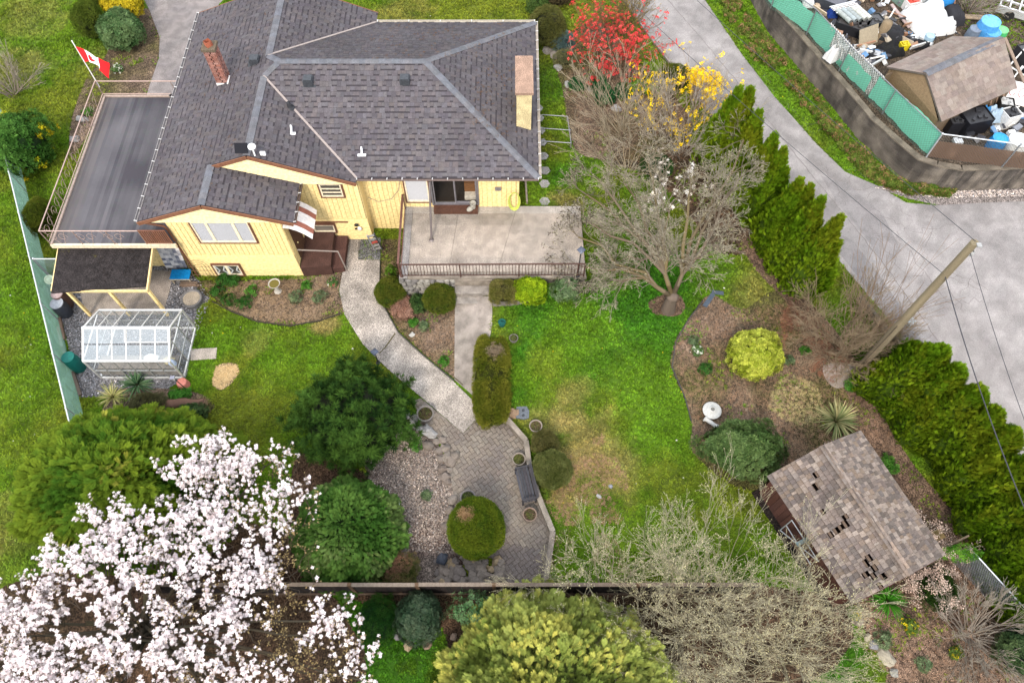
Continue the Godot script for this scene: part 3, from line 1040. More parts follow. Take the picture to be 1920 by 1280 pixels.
	ground("leaf_bed", [Vector2(4.51, -24.21), Vector2(7.39, -25.55), Vector2(9.27, -24.21), Vector2(10.07, -21.07), Vector2(10.24, -19.03), Vector2(8.85, -19.03), Vector2(7.91, -21.07), Vector2(6.43, -23.24)], "soil", 0.004, "dark_mulch")
	ground("leaf_bed", [Vector2(2.19, -31.03), Vector2(2.79, -32.63), Vector2(4.82, -33.87), Vector2(6.50, -30.25), Vector2(7.96, -28.56), Vector2(8.71, -25.89), Vector2(6.01, -24.21), Vector2(3.27, -24.54), Vector2(2.71, -26.59), Vector2(2.53, -28.74)], "soil", 0.006, "mulch")
	ground("leaf_bed", [Vector2(11.05, -4.82), Vector2(12.05, -4.54), Vector2(12.42, -3.64), Vector2(12.92, -2.60), Vector2(13.19, -1.43), Vector2(17.95, -1.11), Vector2(18.82, -3.64), Vector2(17.14, -6.24), Vector2(14.39, -5.47), Vector2(12.32, -4.91)], "soil", 0.004, "dirt")
	ground("leaf_bed", [Vector2(-22.06, -35.89), Vector2(-20.07, -36.34), Vector2(-19.15, -33.31), Vector2(-19.01, -31.67), Vector2(-19.07, -29.51), Vector2(-20.81, -29.32), Vector2(-21.59, -25.69), Vector2(-22.36, -27.46), Vector2(-22.48, -30.87), Vector2(-21.88, -32.89)], "soil", -0.002, "mulch")
	ground("leaf_bed", [Vector2(-16.46, -12.83), Vector2(-14.52, -13.00), Vector2(-12.71, -12.71), Vector2(-12.13, -12.00), Vector2(-13.50, -11.30), Vector2(-16.29, -11.30)], "soil", 0.009, "mulch")
	ground("shaded_bed", [Vector2(-18.80, -4.72), Vector2(-15.85, -5.85), Vector2(-11.66, -7.42), Vector2(-8.39, -7.02), Vector2(-6.95, -5.09), Vector2(-6.10, -4.36), Vector2(-5.80, -1.59), Vector2(-17.95, -1.11)], "soil", -0.004, "dark_mulch")
	ground("shaded_bed", [Vector2(-5.99, -5.09), Vector2(-0.58, -5.13), Vector2(11.35, -4.87), Vector2(9.82, -1.76), Vector2(-1.08, -1.43), Vector2(-2.45, -3.64), Vector2(-4.96, -4.36)], "soil", -0.006, "dark_mulch")
	ground("tree_foot", [Vector2(5.75, -16.45), Vector2(6.23, -16.82), Vector2(7.03, -16.94), Vector2(7.32, -16.33), Vector2(6.95, -15.92), Vector2(6.05, -15.97)], "soil", 0.004, "dirt")
	# the far yard on its retaining wall
	var rim := PackedVector2Array()
	for p in wall_line:
		rim.append(Vector2(p.x + 0.14, p.z - 0.1))
	rim.append_array([Vector2(48, -26), Vector2(48, -48), Vector2(13.5, -48)])
	sheet_level("upper_yard", rim, 2.5)

func sheet_level(called: String, q: PackedVector2Array, y: float) -> void:
	var mb := MB.new()
	mb.col = C(0.15, 0.11, 0.08)
	mb.prism(q, y - 1.6, y)
	structure(mb, called, M.soil, "raised yard of bare earth behind the retaining wall")
	bare.append(q)

func build_grass() -> void:
	var where := [[], []]
	var tints := [[], []]
	var view := PackedVector2Array([Vector2(-31, -39), Vector2(31, -39), Vector2(19, -1.2), Vector2(-19, -1.2)])
	var boxes := []
	for q in bare:
		var lo: Vector2 = q[0]
		var hi: Vector2 = q[0]
		for p in q:
			lo = lo.min(p)
			hi = hi.max(p)
		boxes.append(Rect2(lo, hi - lo))
	for i in 330000:
		var p := Vector2(rf(-31, 31), rf(-39, -1.2))
		if not inside(p, view):
			continue
		var off := false
		for k in bare.size():
			if boxes[k].has_point(p) and inside(p, bare[k]):
				off = not (k in soft and rng.randf() < 0.04 + 0.9 * (fn.get_noise_2d(p.x * 22 + 40, p.y * 22) - 0.12))
				break
		if off:
			continue
		var kind := 1 if fn.get_noise_2d(p.x * 14, p.y * 14) > 0.2 and rng.randf() < 0.5 else 0
		var k := tone("lawn", p)
		where[kind].append(Transform3D(Basis(Vector3.UP, rf(0, TAU)).scaled(Vector3.ONE * rf(0.7, 1.3)), on(p.x, p.y, -0.012)))
		tints[kind].append(vary(k * 1.3, 0.25))
	var dots := []
	var dott := []
	for i in 260:
		var p := Vector2(rf(-29, 16), rf(-38, -8))
		if bare.any(func(q): return inside(p, q)):
			continue
		dots.append(Transform3D(Basis(Vector3.UP, rf(0, TAU)).scaled(Vector3.ONE * rf(0.025, 0.045)), on(p.x, p.y, 0.05)))
		dott.append(C(0.75, 0.58, 0.02) if rng.randf() < 0.7 else C(0.8, 0.8, 0.75))
	tag(copies(L.blossom, dots, dott, "lawn_flowers", M.petal, self), "tiny yellow and white flowers dotted over the lawns", "flowers")
	for k in 2:
		var o := copies(L[["tuft", "long_tuft"][k]], where[k], tints[k], ["lawn_grass", "long_grass"][k], M.grass, self)
		tag(o, ["short mown grass covering the lawns round the house", "longer grass tufts growing in patches of the lawns"][k], "grass")

# ---------- the house ----------
const YELLOW := Color(0.80, 0.615, 0.29)
const PALE := Color(0.82, 0.675, 0.38)
const BROWN := Color(0.15, 0.066, 0.04)
const CREAM := Color(0.72, 0.63, 0.46)

# rows of shingles, shakes or boards over a plane outline; the first `most` pieces are parts, the others one mesh
func courses(host: Node3D, called: String, pl: PackedVector2Array, o: Vector3, ux: Vector3, uy: Vector3, e: float, wide: Vector2, thick: float, cols: Array, m: Material, most: int, gaps := 0.0, holes := []) -> int:
	var rest := MB.new()
	var made := 0
	var lo := pl[0]
	var hi := pl[0]
	for p in pl:
		lo = lo.min(p)
		hi = hi.max(p)
	var rows := ceili((hi.y - lo.y) / e)
	for r in rows:
		var y0 := lo.y + r * e
		var x := lo.x - rf(0, wide.y)
		var nth := 0
		while x < hi.x:
			var w := rf(wide.x, wide.y)
			var cut := e * (0.3 if gaps > 0 and ((nth + r) % 2 == 0) != (rng.randf() < 0.2) else 0.0)
			nth += 1
			var top := y0 + e
			var rect := PackedVector2Array([Vector2(x, y0 + cut), Vector2(x + w - 0.006, y0 + cut), Vector2(x + w - 0.006, top), Vector2(x, top)])
			var mid := Vector2(x + w / 2, y0 + e / 2)
			x += w
			var k: Color = vary((cols[rng.randi() % cols.size()] as Color), 0.07)
			k *= 1 + 0.22 * fn.get_noise_2d(mid.x * 12 + o.x * 31, mid.y * 12 + o.z * 17)
			var cuts := [rect]
			for h in holes:
				var left := []
				for c in cuts:
					left.append_array(Geometry2D.clip_polygons(c, h))
				cuts = left
			var bits := []
			for c in cuts:
				bits.append_array(Geometry2D.intersect_polygons(c, pl))
			for q in bits:
				if q.size() < 3:
					continue
				if made < most and q.size() >= 4:
					var mb := MB.new()
					mb.col = k
					piece(mb, q, o, ux, uy, thick * rf(0.8, 1.25), thick * 0.3, y0, top)
					part(mb, called, m, host)
					made += 1
				else:
					rest.col = k
					piece(rest, q, o, ux, uy, thick * rf(0.8, 1.25), thick * 0.3, y0, top)
	if rest.ix.size():
		part(rest, called + "_field", m, host, true)
	return made

func roof_plane(house: Node3D, pl: Array, most: int, slope_shade := 0.85) -> Node3D:   # pl: corners, the first two along the eave, left to right seen from outside
	var o: Vector3 = pl[0]
	var ux: Vector3 = (pl[1] - pl[0]).normalized()
	var far: Vector3 = pl[2]
	var uy := (far - o) - ux * (far - o).dot(ux)
	uy = uy.normalized()
	var nn := ux.cross(uy)
	var q := flat_outline(pl, o, ux, uy)
	var mb := MB.new()
	mb.col = C(0.062, 0.054, 0.062)
	piece(mb, q, o - nn * 0.10, ux, uy, 0.10, 0.10, 0, 1)
	var rf_ := part(mb, "roof_slope", M.shingle, house)
	courses(rf_, "shingle", q, o, ux, uy, 0.235, Vector2(0.12, 0.26), 0.018, [C(0.126, 0.113, 0.124) * slope_shade, C(0.138, 0.124, 0.135) * slope_shade, C(0.114, 0.101, 0.113) * slope_shade, C(0.140, 0.122, 0.127) * slope_shade], M.shingle, most, 0.42)  # shingles painted darker on slopes turned from the sun, shade in their colour
	return rf_

func caps(house: Node3D, a: Vector3, b: Vector3, w := 0.2) -> void:
	var d := (b - a).normalized()
	var s := d.cross(Vector3.UP).normalized()
	var n := int(a.distance_to(b) / 0.28)
	for i in n:
		var p := a.lerp(b, (i + 0.5) / n) + Vector3.UP * (0.035 + 0.006 * (i % 2))
		var mb := MB.new()
		mb.col = vary(C(0.165, 0.166, 0.186), 0.1)
		var h := d * 0.155
		var up := Vector3.UP * 0.012
		var dn := Vector3.DOWN * w * 0.34
		mb.quad(p - h - s * w + dn, p - h + up * 0, p + h, p + h - s * w + dn)
		mb.quad(p - h, p - h + s * w + dn, p + h + s * w + dn, p + h)
		mb.quad(p - h - s * w + dn, p - h - s * w + dn - up, p - h - up, p - h)
		mb.quad(p - h, p - h - up, p - h + s * w + dn - up, p - h + s * w + dn)
		part(mb, "ridge_cap", M.shingle, house)

func gutter(house: Node3D, a: Vector3, b: Vector3, out: Vector3, k: Color, ticks: float) -> void:
	var mb := MB.new()
	mb.col = k
	var d := out.normalized()
	mb.bar(a + d * 0.10, b + d * 0.10, 0.02, 0.1)
	mb.bar(a + d * 0.05 + Vector3.DOWN * 0.045, b + d * 0.05 + Vector3.DOWN * 0.045, 0.10, 0.012)
	var g := part(mb, "gutter", M.plastic, house)
	var n := int(a.distance_to(b) / ticks)
	for i in n + 1:
		mb = MB.new()
		mb.col = C(0.5, 0.49, 0.48)
		var p := a.lerp(b, (i + 0.03 + 0.0) / (n + 0.06))
		mb.bar(p + Vector3.UP * 0.03, p + d * 0.12 + Vector3.UP * 0.055, 0.035, 0.012)
		part(mb, "bracket", M.plastic, g)

# a wall of boards: slab behind, every board a piece
func board_wall(house: Node3D, o: Vector3, ux: Vector3, outline: Array, w: float, k: Color, called := "wall", flat := false) -> Node3D:
	var uy := Vector3.UP
	var nn := ux.cross(uy)
	var q := PackedVector2Array(outline)
	var mb := MB.new()
	mb.col = k * 0.74
	piece(mb, q, o - nn * 0.12, ux, uy, 0.12, 0.12, 0, 1)
	var wall := part(mb, called, M.paint, house)
	var lo := q[0]
	var hi := q[0]
	for p in q:
		lo = lo.min(p)
		hi = hi.max(p)
	var n := ceili(((hi.y - lo.y) if flat else (hi.x - lo.x)) / w)
	for i in n:
		var g := 0.012
		var rect := PackedVector2Array([Vector2(lo.x + i * w + g, lo.y), Vector2(lo.x + (i + 1) * w - g, lo.y), Vector2(lo.x + (i + 1) * w - g, hi.y), Vector2(lo.x + i * w + g, hi.y)])
		if flat:
			rect = PackedVector2Array([Vector2(lo.x, lo.y + i * w + g), Vector2(hi.x, lo.y + i * w + g), Vector2(hi.x, lo.y + (i + 1) * w - g), Vector2(lo.x, lo.y + (i + 1) * w - g)])
		for c in Geometry2D.intersect_polygons(rect, q):
			mb = MB.new()
			mb.col = vary(k, 0.03)
			piece(mb, c, o, ux, uy, 0.022 if not flat else 0.026, 0.022 if not flat else 0.012, lo.y + i * w, lo.y + (i + 1) * w)
			part(mb, "board", M.paint, wall)
	return wall

# a window: brown casing, cream frame, panes set back
func window(house: Node3D, o: Vector3, ux: Vector3, w: float, h: float, panes: Array, pane_k: Color, blinds := false) -> Node3D:
	var nn := ux.cross(Vector3.UP)
	var mb := MB.new()
	mb.col = BROWN
	for s in [[Vector2(-0.05, -0.05), Vector2(w + 0.1, 0.07)], [Vector2(-0.05, h - 0.02), Vector2(w + 0.1, 0.07)], [Vector2(-0.05, 0.02), Vector2(0.06, h - 0.04)], [Vector2(w - 0.01, 0.02), Vector2(0.06, h - 0.04)]]:
		var c: Vector2 = s[0] + s[1] / 2
		mb.box(o + ux * c.x + Vector3.UP * c.y + nn * 0.05, Vector3(s[1].x, s[1].y, 0.07), Basis(ux, Vector3.UP, nn))
	var win := part(mb, "window", M.paint, house)
	mb = MB.new()
	mb.col = CREAM
	mb.box(o + ux * w / 2 + Vector3.UP * 0.055 + nn * 0.045, Vector3(w - 0.02, 0.07, 0.05), Basis(ux, Vector3.UP, nn))
	mb.box(o + ux * w / 2 + Vector3.UP * (h - 0.05) + nn * 0.045, Vector3(w - 0.02, 0.06, 0.05), Basis(ux, Vector3.UP, nn))
	var x := 0.0
	for i in panes.size() + 1:
		var bw := 0.07 if i == 0 or i == panes.size() else 0.12
		mb.box(o + ux * clampf(x, 0.035, w - 0.035) + Vector3.UP * h / 2 + nn * 0.042, Vector3(bw, h - 0.15, 0.05), Basis(ux, Vector3.UP, nn))
		if i < panes.size():
			x += panes[i] * w
	part(mb, "frame", M.paint, win)
	x = 0.0
	for f in panes:
		mb = MB.new()
		mb.col = pane_k
		mb.box(o + ux * (x + f * w / 2) + Vector3.UP * h / 2 + nn * 0.026, Vector3(f * w - 0.06, h - 0.14, 0.01), Basis(ux, Vector3.UP, nn))
		part(mb, "pane", M.gloss_pane, win)
		if blinds:
			var n := int((f * w - 0.1) / 0.05)
			mb = MB.new()
			mb.col = C(0.66, 0.66, 0.7)
			for i in n:
				mb.box(o + ux * (x + 0.06 + i * 0.05) + Vector3.UP * h / 2 + nn * 0.034, Vector3(0.034, h - 0.2, 0.004), Basis(ux, Vector3.UP, nn).rotated(Vector3.UP, 0.06))
			part(mb, "blind_slats", M.cloth, win, true)
		x += f * w
	return win

func build_house() -> void:
	var gp := StandardMaterial3D.new()
	gp.resource_name = "gloss_pane"
	gp.vertex_color_use_as_albedo = true
	gp.roughness = 0.12
	M.gloss_pane = gp
	var h := thing("house", "yellow house with brown trim and a dark grey shingled hip and gable roof", "house", Vector3.ZERO)
	var V := func(x: float, y: float, z: float) -> Vector3: return Vector3(x, y, z)
	var R := Vector3.RIGHT
	var B := Vector3(0, 0, -1)
	bare.append(PackedVector2Array([Vector2(-14, -18.6), Vector2(-9.4, -18.6), Vector2(-9.4, -20.6), Vector2(-6.4, -20.6), Vector2(-6.4, -21.2), Vector2(0.3, -21.2), Vector2(0.3, -29.9), Vector2(-6.4, -29.9), Vector2(-6.4, -30.6), Vector2(-14, -30.6)]))
	# walls: front of the wing, upright boards above, lying boards below
	board_wall(h, Vector3(-14.0, 0, -18.62), R, [Vector2(0, 1.55), Vector2(4.61, 1.55), Vector2(4.61, 4.06), Vector2(0, 4.06)], 0.21, YELLOW)
	board_wall(h, Vector3(-14.0, -0.3, -18.58), R, [Vector2(0, 0), Vector2(4.68, 0), Vector2(4.62, 1.84), Vector2(0, 1.84)], 0.2, YELLOW * 1.03, "skirt_wall", true)
	board_wall(h, Vector3(-9.39, 0, -18.62), B, [Vector2(0, 0.0), Vector2(2.0, 0.0), Vector2(2.0, 4.06), Vector2(0, 4.06)], 0.21, YELLOW)
	board_wall(h, Vector3(-9.39, 0, -20.6), R, [Vector2(0, 1.52), Vector2(2.96, 1.52), Vector2(2.96, 4.1), Vector2(0, 4.1)], 0.21, YELLOW)
	board_wall(h, Vector3(-9.39, -0.3, -20.56), R, [Vector2(0, 0), Vector2(3.02, 0), Vector2(2.97, 1.81), Vector2(0, 1.81)], 0.2, YELLOW * 1.03, "skirt_wall", true)
	board_wall(h, Vector3(-6.43, 0, -20.6), B, [Vector2(0, 0), Vector2(0.6, 0), Vector2(0.6, 4.06), Vector2(0, 4.06)], 0.21, YELLOW)
	# gables of lying boards
	board_wall(h, Vector3(-14.97, 4.0, -18.46), R, [Vector2(0.1, 0), Vector2(6.1, 0), Vector2(2.92, 1.05)], 0.17, PALE, "gable", true)
	board_wall(h, Vector3(-12.05, 4.0, -20.44), R, [Vector2(0, 0), Vector2(5.55, 0), Vector2(1.6, 1.6), Vector2(0, 1.02)], 0.17, PALE, "gable", true)
	# main south wall with the doorway
	var zs := -21.2
	board_wall(h, Vector3(-6.43, 0.0, zs), R, [Vector2(0, 0), Vector2(1.7, 0), Vector2(1.7, 4.1), Vector2(0, 4.1)], 0.21, YELLOW)
	board_wall(h, Vector3(-4.73, 1.4, zs), R, [Vector2(0, 0), Vector2(1.25, 0), Vector2(1.25, 2.7), Vector2(0, 2.7)], 0.21, YELLOW)
	board_wall(h, Vector3(-1.5, 1.4, zs), R, [Vector2(0, 0), Vector2(1.79, 0), Vector2(1.79, 2.7), Vector2(0, 2.7)], 0.21, YELLOW)
	board_wall(h, Vector3(-3.48, 1.4, zs), R, [Vector2(0, 0), Vector2(1.98, 0), Vector2(1.98, 0.4), Vector2(0, 0.4)], 0.33, YELLOW)
	board_wall(h, Vector3(-3.48, 3.75, zs), R, [Vector2(0, 0), Vector2(1.98, 0), Vector2(1.98, 0.35), Vector2(0, 0.35)], 0.33, YELLOW)
	board_wall(h, Vector3(0.29, 0.9, zs), B, [Vector2(0, 0), Vector2(8.5, 0), Vector2(8.5, 3.2), Vector2(0, 3.2)], 0.3, YELLOW)
	board_wall(h, Vector3(0.29, 0.6, -29.8), R * -1, [Vector2(0, 0), Vector2(6.7, 0), Vector2(6.7, 3.5), Vector2(0, 3.5)], 0.4, YELLOW)
	board_wall(h, Vector3(-6.43, 0, -30.5), R * -1, [Vector2(0, 0), Vector2(7.57, 0), Vector2(7.57, 4.1), Vector2(3.9, 5.65), Vector2(0, 4.1)], 0.4, YELLOW)
	board_wall(h, Vector3(-14.0, 0, -30.5), B * -1, [Vector2(0, 0), Vector2(11.9, 0), Vector2(11.9, 4.3), Vector2(0, 4.3)], 0.3, YELLOW)
	# room seen through the patio door
	var mb := MB.new()
	mb.col = C(0.05, 0.038, 0.03)
	mb.box(Vector3(-2.5, 1.72, -23.2), Vector3(4.6, 0.1, 3.7))
	part(mb, "floor", M.wood, h)
	mb = MB.new()
	mb.col = C(0.09, 0.075, 0.06)
	mb.box(Vector3(-2.5, 2.8, -25.1), Vector3(4.6, 2.2, 0.1))
	mb.box(Vector3(-4.8, 2.8, -23.2), Vector3(0.1, 2.2, 3.7))
	mb.box(Vector3(-0.2, 2.8, -23.2), Vector3(0.1, 2.2, 3.7))
	part(mb, "inner_wall", M.paint, h)
	mb = MB.new()
	mb.col = C(0.30, 0.13, 0.045)
	mb.box(Vector3(-1.83, 2.15, -21.95), Vector3(0.55, 0.75, 0.5))
	var cab := part(mb, "cabinet", M.wood, h)
	mb = MB.new()
	mb.col = C(0.55, 0.5, 0.42)
	mb.box(Vector3(-1.85, 1.9, -21.55), Vector3(0.5, 0.24, 0.28))
	part(mb, "drawer", M.paint, cab)
	# sliding door
	mb = MB.new()
	mb.col = C(0.24, 0.23, 0.25)
	var dz := zs + 0.03
	mb.box(Vector3(-2.49, 1.83, dz), Vector3(2.06, 0.09, 0.16))
	mb.box(Vector3(-2.49, 3.74, dz), Vector3(2.06, 0.07, 0.14))
	for x in [-3.49, -1.49]:
		mb.box(Vector3(x, 2.79, dz), Vector3(0.08, 1.85, 0.14))
	var door := part(mb, "sliding_door", M.metal, h)
	for x in [-2.94, -2.02]:
		mb = MB.new()
		mb.col = C(0.30, 0.29, 0.31)
		var zz: float = dz + (0.02 if x < -2.5 else -0.03)
		for s in [-0.45, 0.45]:
			mb.box(Vector3(x + s, 2.79, zz), Vector3(0.05, 1.8, 0.04))
		for y in [1.91, 3.67]:
			mb.box(Vector3(x, y, zz), Vector3(0.85, 0.06, 0.04))
		part(mb, "door_frame", M.metal, door)
		mb = MB.new()
		mb.box(Vector3(x, 2.79, zz), Vector3(0.85, 1.68, 0.008))
		part(mb, "pane", M.door_glass, door)
	# windows
	window(h, Vector3(-4.62, 1.98, zs + 0.01), R, 1.02, 1.75, [1.0], C(0.55, 0.55, 0.58), true)
	window(h, Vector3(-13.02, 2.5, -18.61), R, 2.36, 1.42, [0.27, 0.46, 0.27], C(0.34, 0.34, 0.39), true)
	window(h, Vector3(-13.12, 0.14, -18.55), R, 1.16, 0.82, [0.5, 0.5], C(0.06, 0.055, 0.05))
	window(h, Vector3(-8.07, 3.05, -20.59), R, 0.94, 0.84, [1.0], C(0.05, 0.045, 0.04))
	window(h, Vector3(-8.92, 0.66, -20.53), R, 0.96, 0.56, [1.0], C(0.16, 0.14, 0.12))
	mb = MB.new()
	mb.col = CREAM
	for y in [3.35, 3.58]:
		mb.box(Vector3(-7.6, y, -20.53), Vector3(0.8, 0.05, 0.03))
	part(mb, "window_bars", M.paint, h)
	mb = MB.new()
	mb.col = C(0.7, 0.72, 0.7)
	for s in [-12.83, -12.25]:   # curtains tied in the basement window
		for k in [-1, 1]:
			mb.tube([Vector3(s + k * 0.22, 0.82, -18.50), Vector3(s + k * 0.08, 0.52, -18.50), Vector3(s + k * 0.22, 0.3, -18.50)], 0.035, 0.03, 5)
	part(mb, "curtain", M.cloth, h)
	mb = MB.new()
	mb.col = BROWN
	mb.bar(Vector3(-9.1, 1.36, -20.5), Vector3(-7.3, 1.36, -20.5), 0.05, 0.05)
	part(mb, "batten", M.paint, h)
	# roof
	var pw := 0.36
	var r1 := Vector3(-10.45, 5.72, -20.42)     # ridge of the gable over the middle
	var v0 := Vector3(-10.45, 5.72, -24.80)
	var wa := Vector3(-9.83, 5.96, -25.43)
	var v1 := Vector3(-10.45, 5.72, -26.05)
	var r2 := Vector3(-10.45, 5.72, -30.85)
	var ea := Vector3(-3.66, 5.96, -25.43)
	var nw := Vector3(-14.97, 4.1, -30.85)
	var sw := Vector3(-14.97, 4.1, -18.42)
	var k1 := Vector3(-12.05, 5.15, -18.42)
	var k0 := Vector3(-12.05, 5.15, -20.42)
	var se := Vector3(1.11, 4.1, -20.65)
	var ne := Vector3(1.11, 4.1, -30.20)
	var s0 := Vector3(-6.43, 4.1, -20.42)
	var s1 := Vector3(-6.43, 4.1, -20.65)
	var n1 := Vector3(-6.43, 4.1, -30.20)
	var n0 := Vector3(-6.43, 4.1, -30.85)
	roof_plane(h, [s1, se, ea, wa, v0], 300, 1.0)
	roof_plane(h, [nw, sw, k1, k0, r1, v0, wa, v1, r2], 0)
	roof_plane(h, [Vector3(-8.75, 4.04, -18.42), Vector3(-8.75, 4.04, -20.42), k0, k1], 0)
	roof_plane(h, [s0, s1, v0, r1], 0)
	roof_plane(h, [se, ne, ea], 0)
	roof_plane(h, [ne, n1, v1, wa, ea], 0, 0.72)  # north slope gets the deepest painted shade
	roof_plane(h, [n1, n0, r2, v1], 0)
	for e in [[r1, v0], [v0, wa], [wa, v1], [v1, r2], [wa, ea], [ea, se], [ea, ne], [k1, k0]]:
		caps(h, e[0], e[1], 0.15)
	# soffit closes the roof from below
	mb = MB.new()
	mb.col = CREAM * 0.8
	mb.prism(PackedVector2Array([Vector2(-14.9, -18.5), Vector2(-8.8, -18.5), Vector2(-8.8, -20.45), Vector2(-6.5, -20.45), Vector2(-6.5, -20.75), Vector2(1.0, -20.75), Vector2(1.0, -30.1), Vector2(-6.5, -30.1), Vector2(-6.5, -30.8), Vector2(-14.9, -30.8)]), 3.96, 3.99, true)
	part(mb, "soffit", M.paint, h)
	# barge boards and fascia
	for e in [[sw, k1], [k1, Vector3(-8.75, 4.04, -18.42)], [k0, r1], [r1, s0], [r2, n0], [nw, r2]]:
		mb = MB.new()
		mb.col = BROWN * 1.25
		var out := Vector3(0, 0, 0.05) if e[0].z > -25 else Vector3(0, 0, -0.05)
		mb.bar(e[0] + out + Vector3.DOWN * 0.09, e[1] + out + Vector3.DOWN * 0.09, 0.04, 0.17)
		part(mb, "barge_board", M.paint, h)
	for e in [[v0, s1], [v1, n1]]:
		mb = MB.new()
		mb.col = C(0.30, 0.25, 0.23)
		mb.bar(e[0] + Vector3.UP * 0.03, e[1] + Vector3.UP * 0.03, 0.09, 0.02)
		part(mb, "valley_strip", M.rough_metal, h)
	gutter(h, s1, se, Vector3(0, 0, 1), C(0.16, 0.12, 0.11), 0.62)
	gutter(h, se, ne, Vector3.RIGHT, C(0.36, 0.31, 0.27), 0.62)
	gutter(h, ne, n1, Vector3(0, 0, -1), C(0.45, 0.41, 0.35), 1.4)
	gutter(h, nw, sw, Vector3.LEFT, C(0.24, 0.22, 0.22), 0.62)
	gutter(h, Vector3(-8.75, 4.04, -18.42), Vector3(-8.75, 4.04, -20.4), Vector3.RIGHT, C(0.07, 0.05, 0.045), 0.42)
	# downpipe at the wing's left corner
	mb = MB.new()
	mb.col = BROWN * 0.8
	mb.tube([Vector3(-14.9, 3.95, -18.5), Vector3(-14.1, 3.7, -18.5), Vector3(-14.03, 3.5, -18.5), Vector3(-14.03, 0.1, -18.48)], 0.05, 0.05, 8)
	part(mb, "downpipe", M.plastic, h)
	# vents
	for p in [Vector3(-8.55, 5.66, -24.55), Vector3(-4.5, 5.66, -24.6), Vector3(-11.05, 5.55, -25.9)]:
		mb = MB.new()
		mb.col = C(0.05, 0.052, 0.06)
		mb.prism(PackedVector2Array([Vector2(p.x - 0.2, p.z - 0.2), Vector2(p.x + 0.2, p.z - 0.2), Vector2(p.x + 0.2, p.z + 0.2), Vector2(p.x - 0.2, p.z + 0.2)]), p.y - 0.1, p.y + 0.16)
		mb.box(p + Vector3(0, 0.19, 0), Vector3(0.34, 0.05, 0.34))
		mb.box(p + Vector3(0, -0.06, 0.02), Vector3(0.6, 0.03, 0.62), Basis(Vector3.RIGHT, 0.36))
		part(mb, "roof_vent", M.plastic, h)
	mb = MB.new()
	mb.col = C(0.03, 0.03, 0.032)
	mb.lathe([Vector2(0.24, 0), Vector2(0.2, 0.06), Vector2(0.09, 0.1), Vector2(0.08, 0.3), Vector2(0.0, 0.3)], Vector3(-9.3, 5.2, -23.5), 12)
	part(mb, "pipe_flashing", M.plastic, h)
	for p in [Vector3(-9.05, 5.14, -22.2), Vector3(-6.2, 4.58, -21.55)]:
		mb = MB.new()
		mb.col = C(0.8, 0.8, 0.82)
		mb.box(p + Vector3(0, 0.02, 0.1), Vector3(0.34, 0.03, 0.12))
		mb.box(p + Vector3(0, 0.1, 0.0), Vector3(0.07, 0.05, 0.3), Basis(Vector3.RIGHT, 0.5))
		mb.tube([p + Vector3(0, 0.03, 0.05), p + Vector3(0, 0.28, -0.12)], 0.035, 0.035, 6)
		part(mb, "bracket", M.plastic, h)
	mb = MB.new()
	mb.col = C(0.015, 0.015, 0.018)
	mb.box(Vector3(-10.62, 5.92, -20.6), Vector3(0.5, 0.05, 0.4), Basis(Vector3.RIGHT, 0.75))
	part(mb, "solar_panel", M.matt, h)
	mb = MB.new()
	mb.col = C(0.85, 0.85, 0.85)
	mb.tube([Vector3(-10.15, 5.6, -20.5), Vector3(-10.15, 6.0, -20.55)], 0.03, 0.03, 6)
	mb.blob(Vector3(-10.15, 6.05, -20.55), Vector3(0.16, 0.12, 0.16), fn, 0.0)
	mb.box(Vector3(-9.85, 5.62, -20.6), Vector3(0.2, 0.16, 0.08))
	part(mb, "sensor", M.plastic, h)
	# chimneys
	mb = MB.new()
	mb.col = C(0.30, 0.15, 0.12)
	mb.box(Vector3(-12.5, 5.75, -25.4), Vector3(0.46, 1.9, 0.46))
	var ch := part(mb, "chimney", M.brickwork, h)
	for c in 17:
		for f in 4:
			for k in 2:
				var a := f * PI / 2
				var out := Vector3(cos(a), 0, sin(a))
				var s := Vector3(-sin(a), 0, cos(a))
				var off := (k - 0.5) * 0.25 + (0.06 if c % 2 else -0.06)
				mb = MB.new()
				mb.col = vary(C(0.40, 0.165, 0.125).lerp(C(0.5, 0.32, 0.28), rng.randf() * 0.6), 0.15)
				mb.box(Vector3(-12.5, 4.9 + c * 0.105, -25.4) + out * 0.236 + s * clampf(off, -0.13, 0.13), Vector3(0.02, 0.088, 0.235), Basis(out, Vector3.UP, s * -1.0) if f % 2 == 0 else Basis(out, Vector3.UP, out.cross(Vector3.UP)))
				part(mb, "brick", M.brickwork, ch)
	mb = MB.new()
	mb.col = C(0.22, 0.17, 0.12)
	mb.box(Vector3(-12.5, 6.73, -25.4), Vector3(0.58, 0.12, 0.58))
	part(mb, "chimney_cap", M.stone, ch)
	mb = MB.new()
	mb.col = C(0.45, 0.14, 0.08)
	mb.lathe([Vector2(0.19, 6.75), Vector2(0.18, 7.0), Vector2(0.14, 7.02), Vector2(0.12, 6.7)], Vector3(-12.5, 0, -25.4), 4)
	part(mb, "chimney_pot", M.brickwork, ch)
	mb = MB.new()
	mb.col = C(0.75, 0.72, 0.7)
	mb.box(Vector3(-12.22, 5.06, -25.25), Vector3(0.06, 0.14, 0.5))
	mb.box(Vector3(-12.5, 4.97, -25.12), Vector3(0.5, 0.12, 0.05))
	part(mb, "flashing", M.rough_metal, ch)
	mb = MB.new()
	mb.col = PALE * 1.05
	mb.box(Vector3(0.5, 5.2, -24.2), Vector3(0.62, 2.1, 2.0))
	var yc := part(mb, "chimney", M.concrete, h)
	mb = MB.new()
	mb.col = C(0.46, 0.30, 0.22)
	mb.box(Vector3(0.5, 6.3, -24.2), Vector3(0.74, 0.12, 2.16))
	part(mb, "chimney_cap", M.concrete, yc)
	# moss and dead leaves lying on the roof
	var where := []
	var tints := []
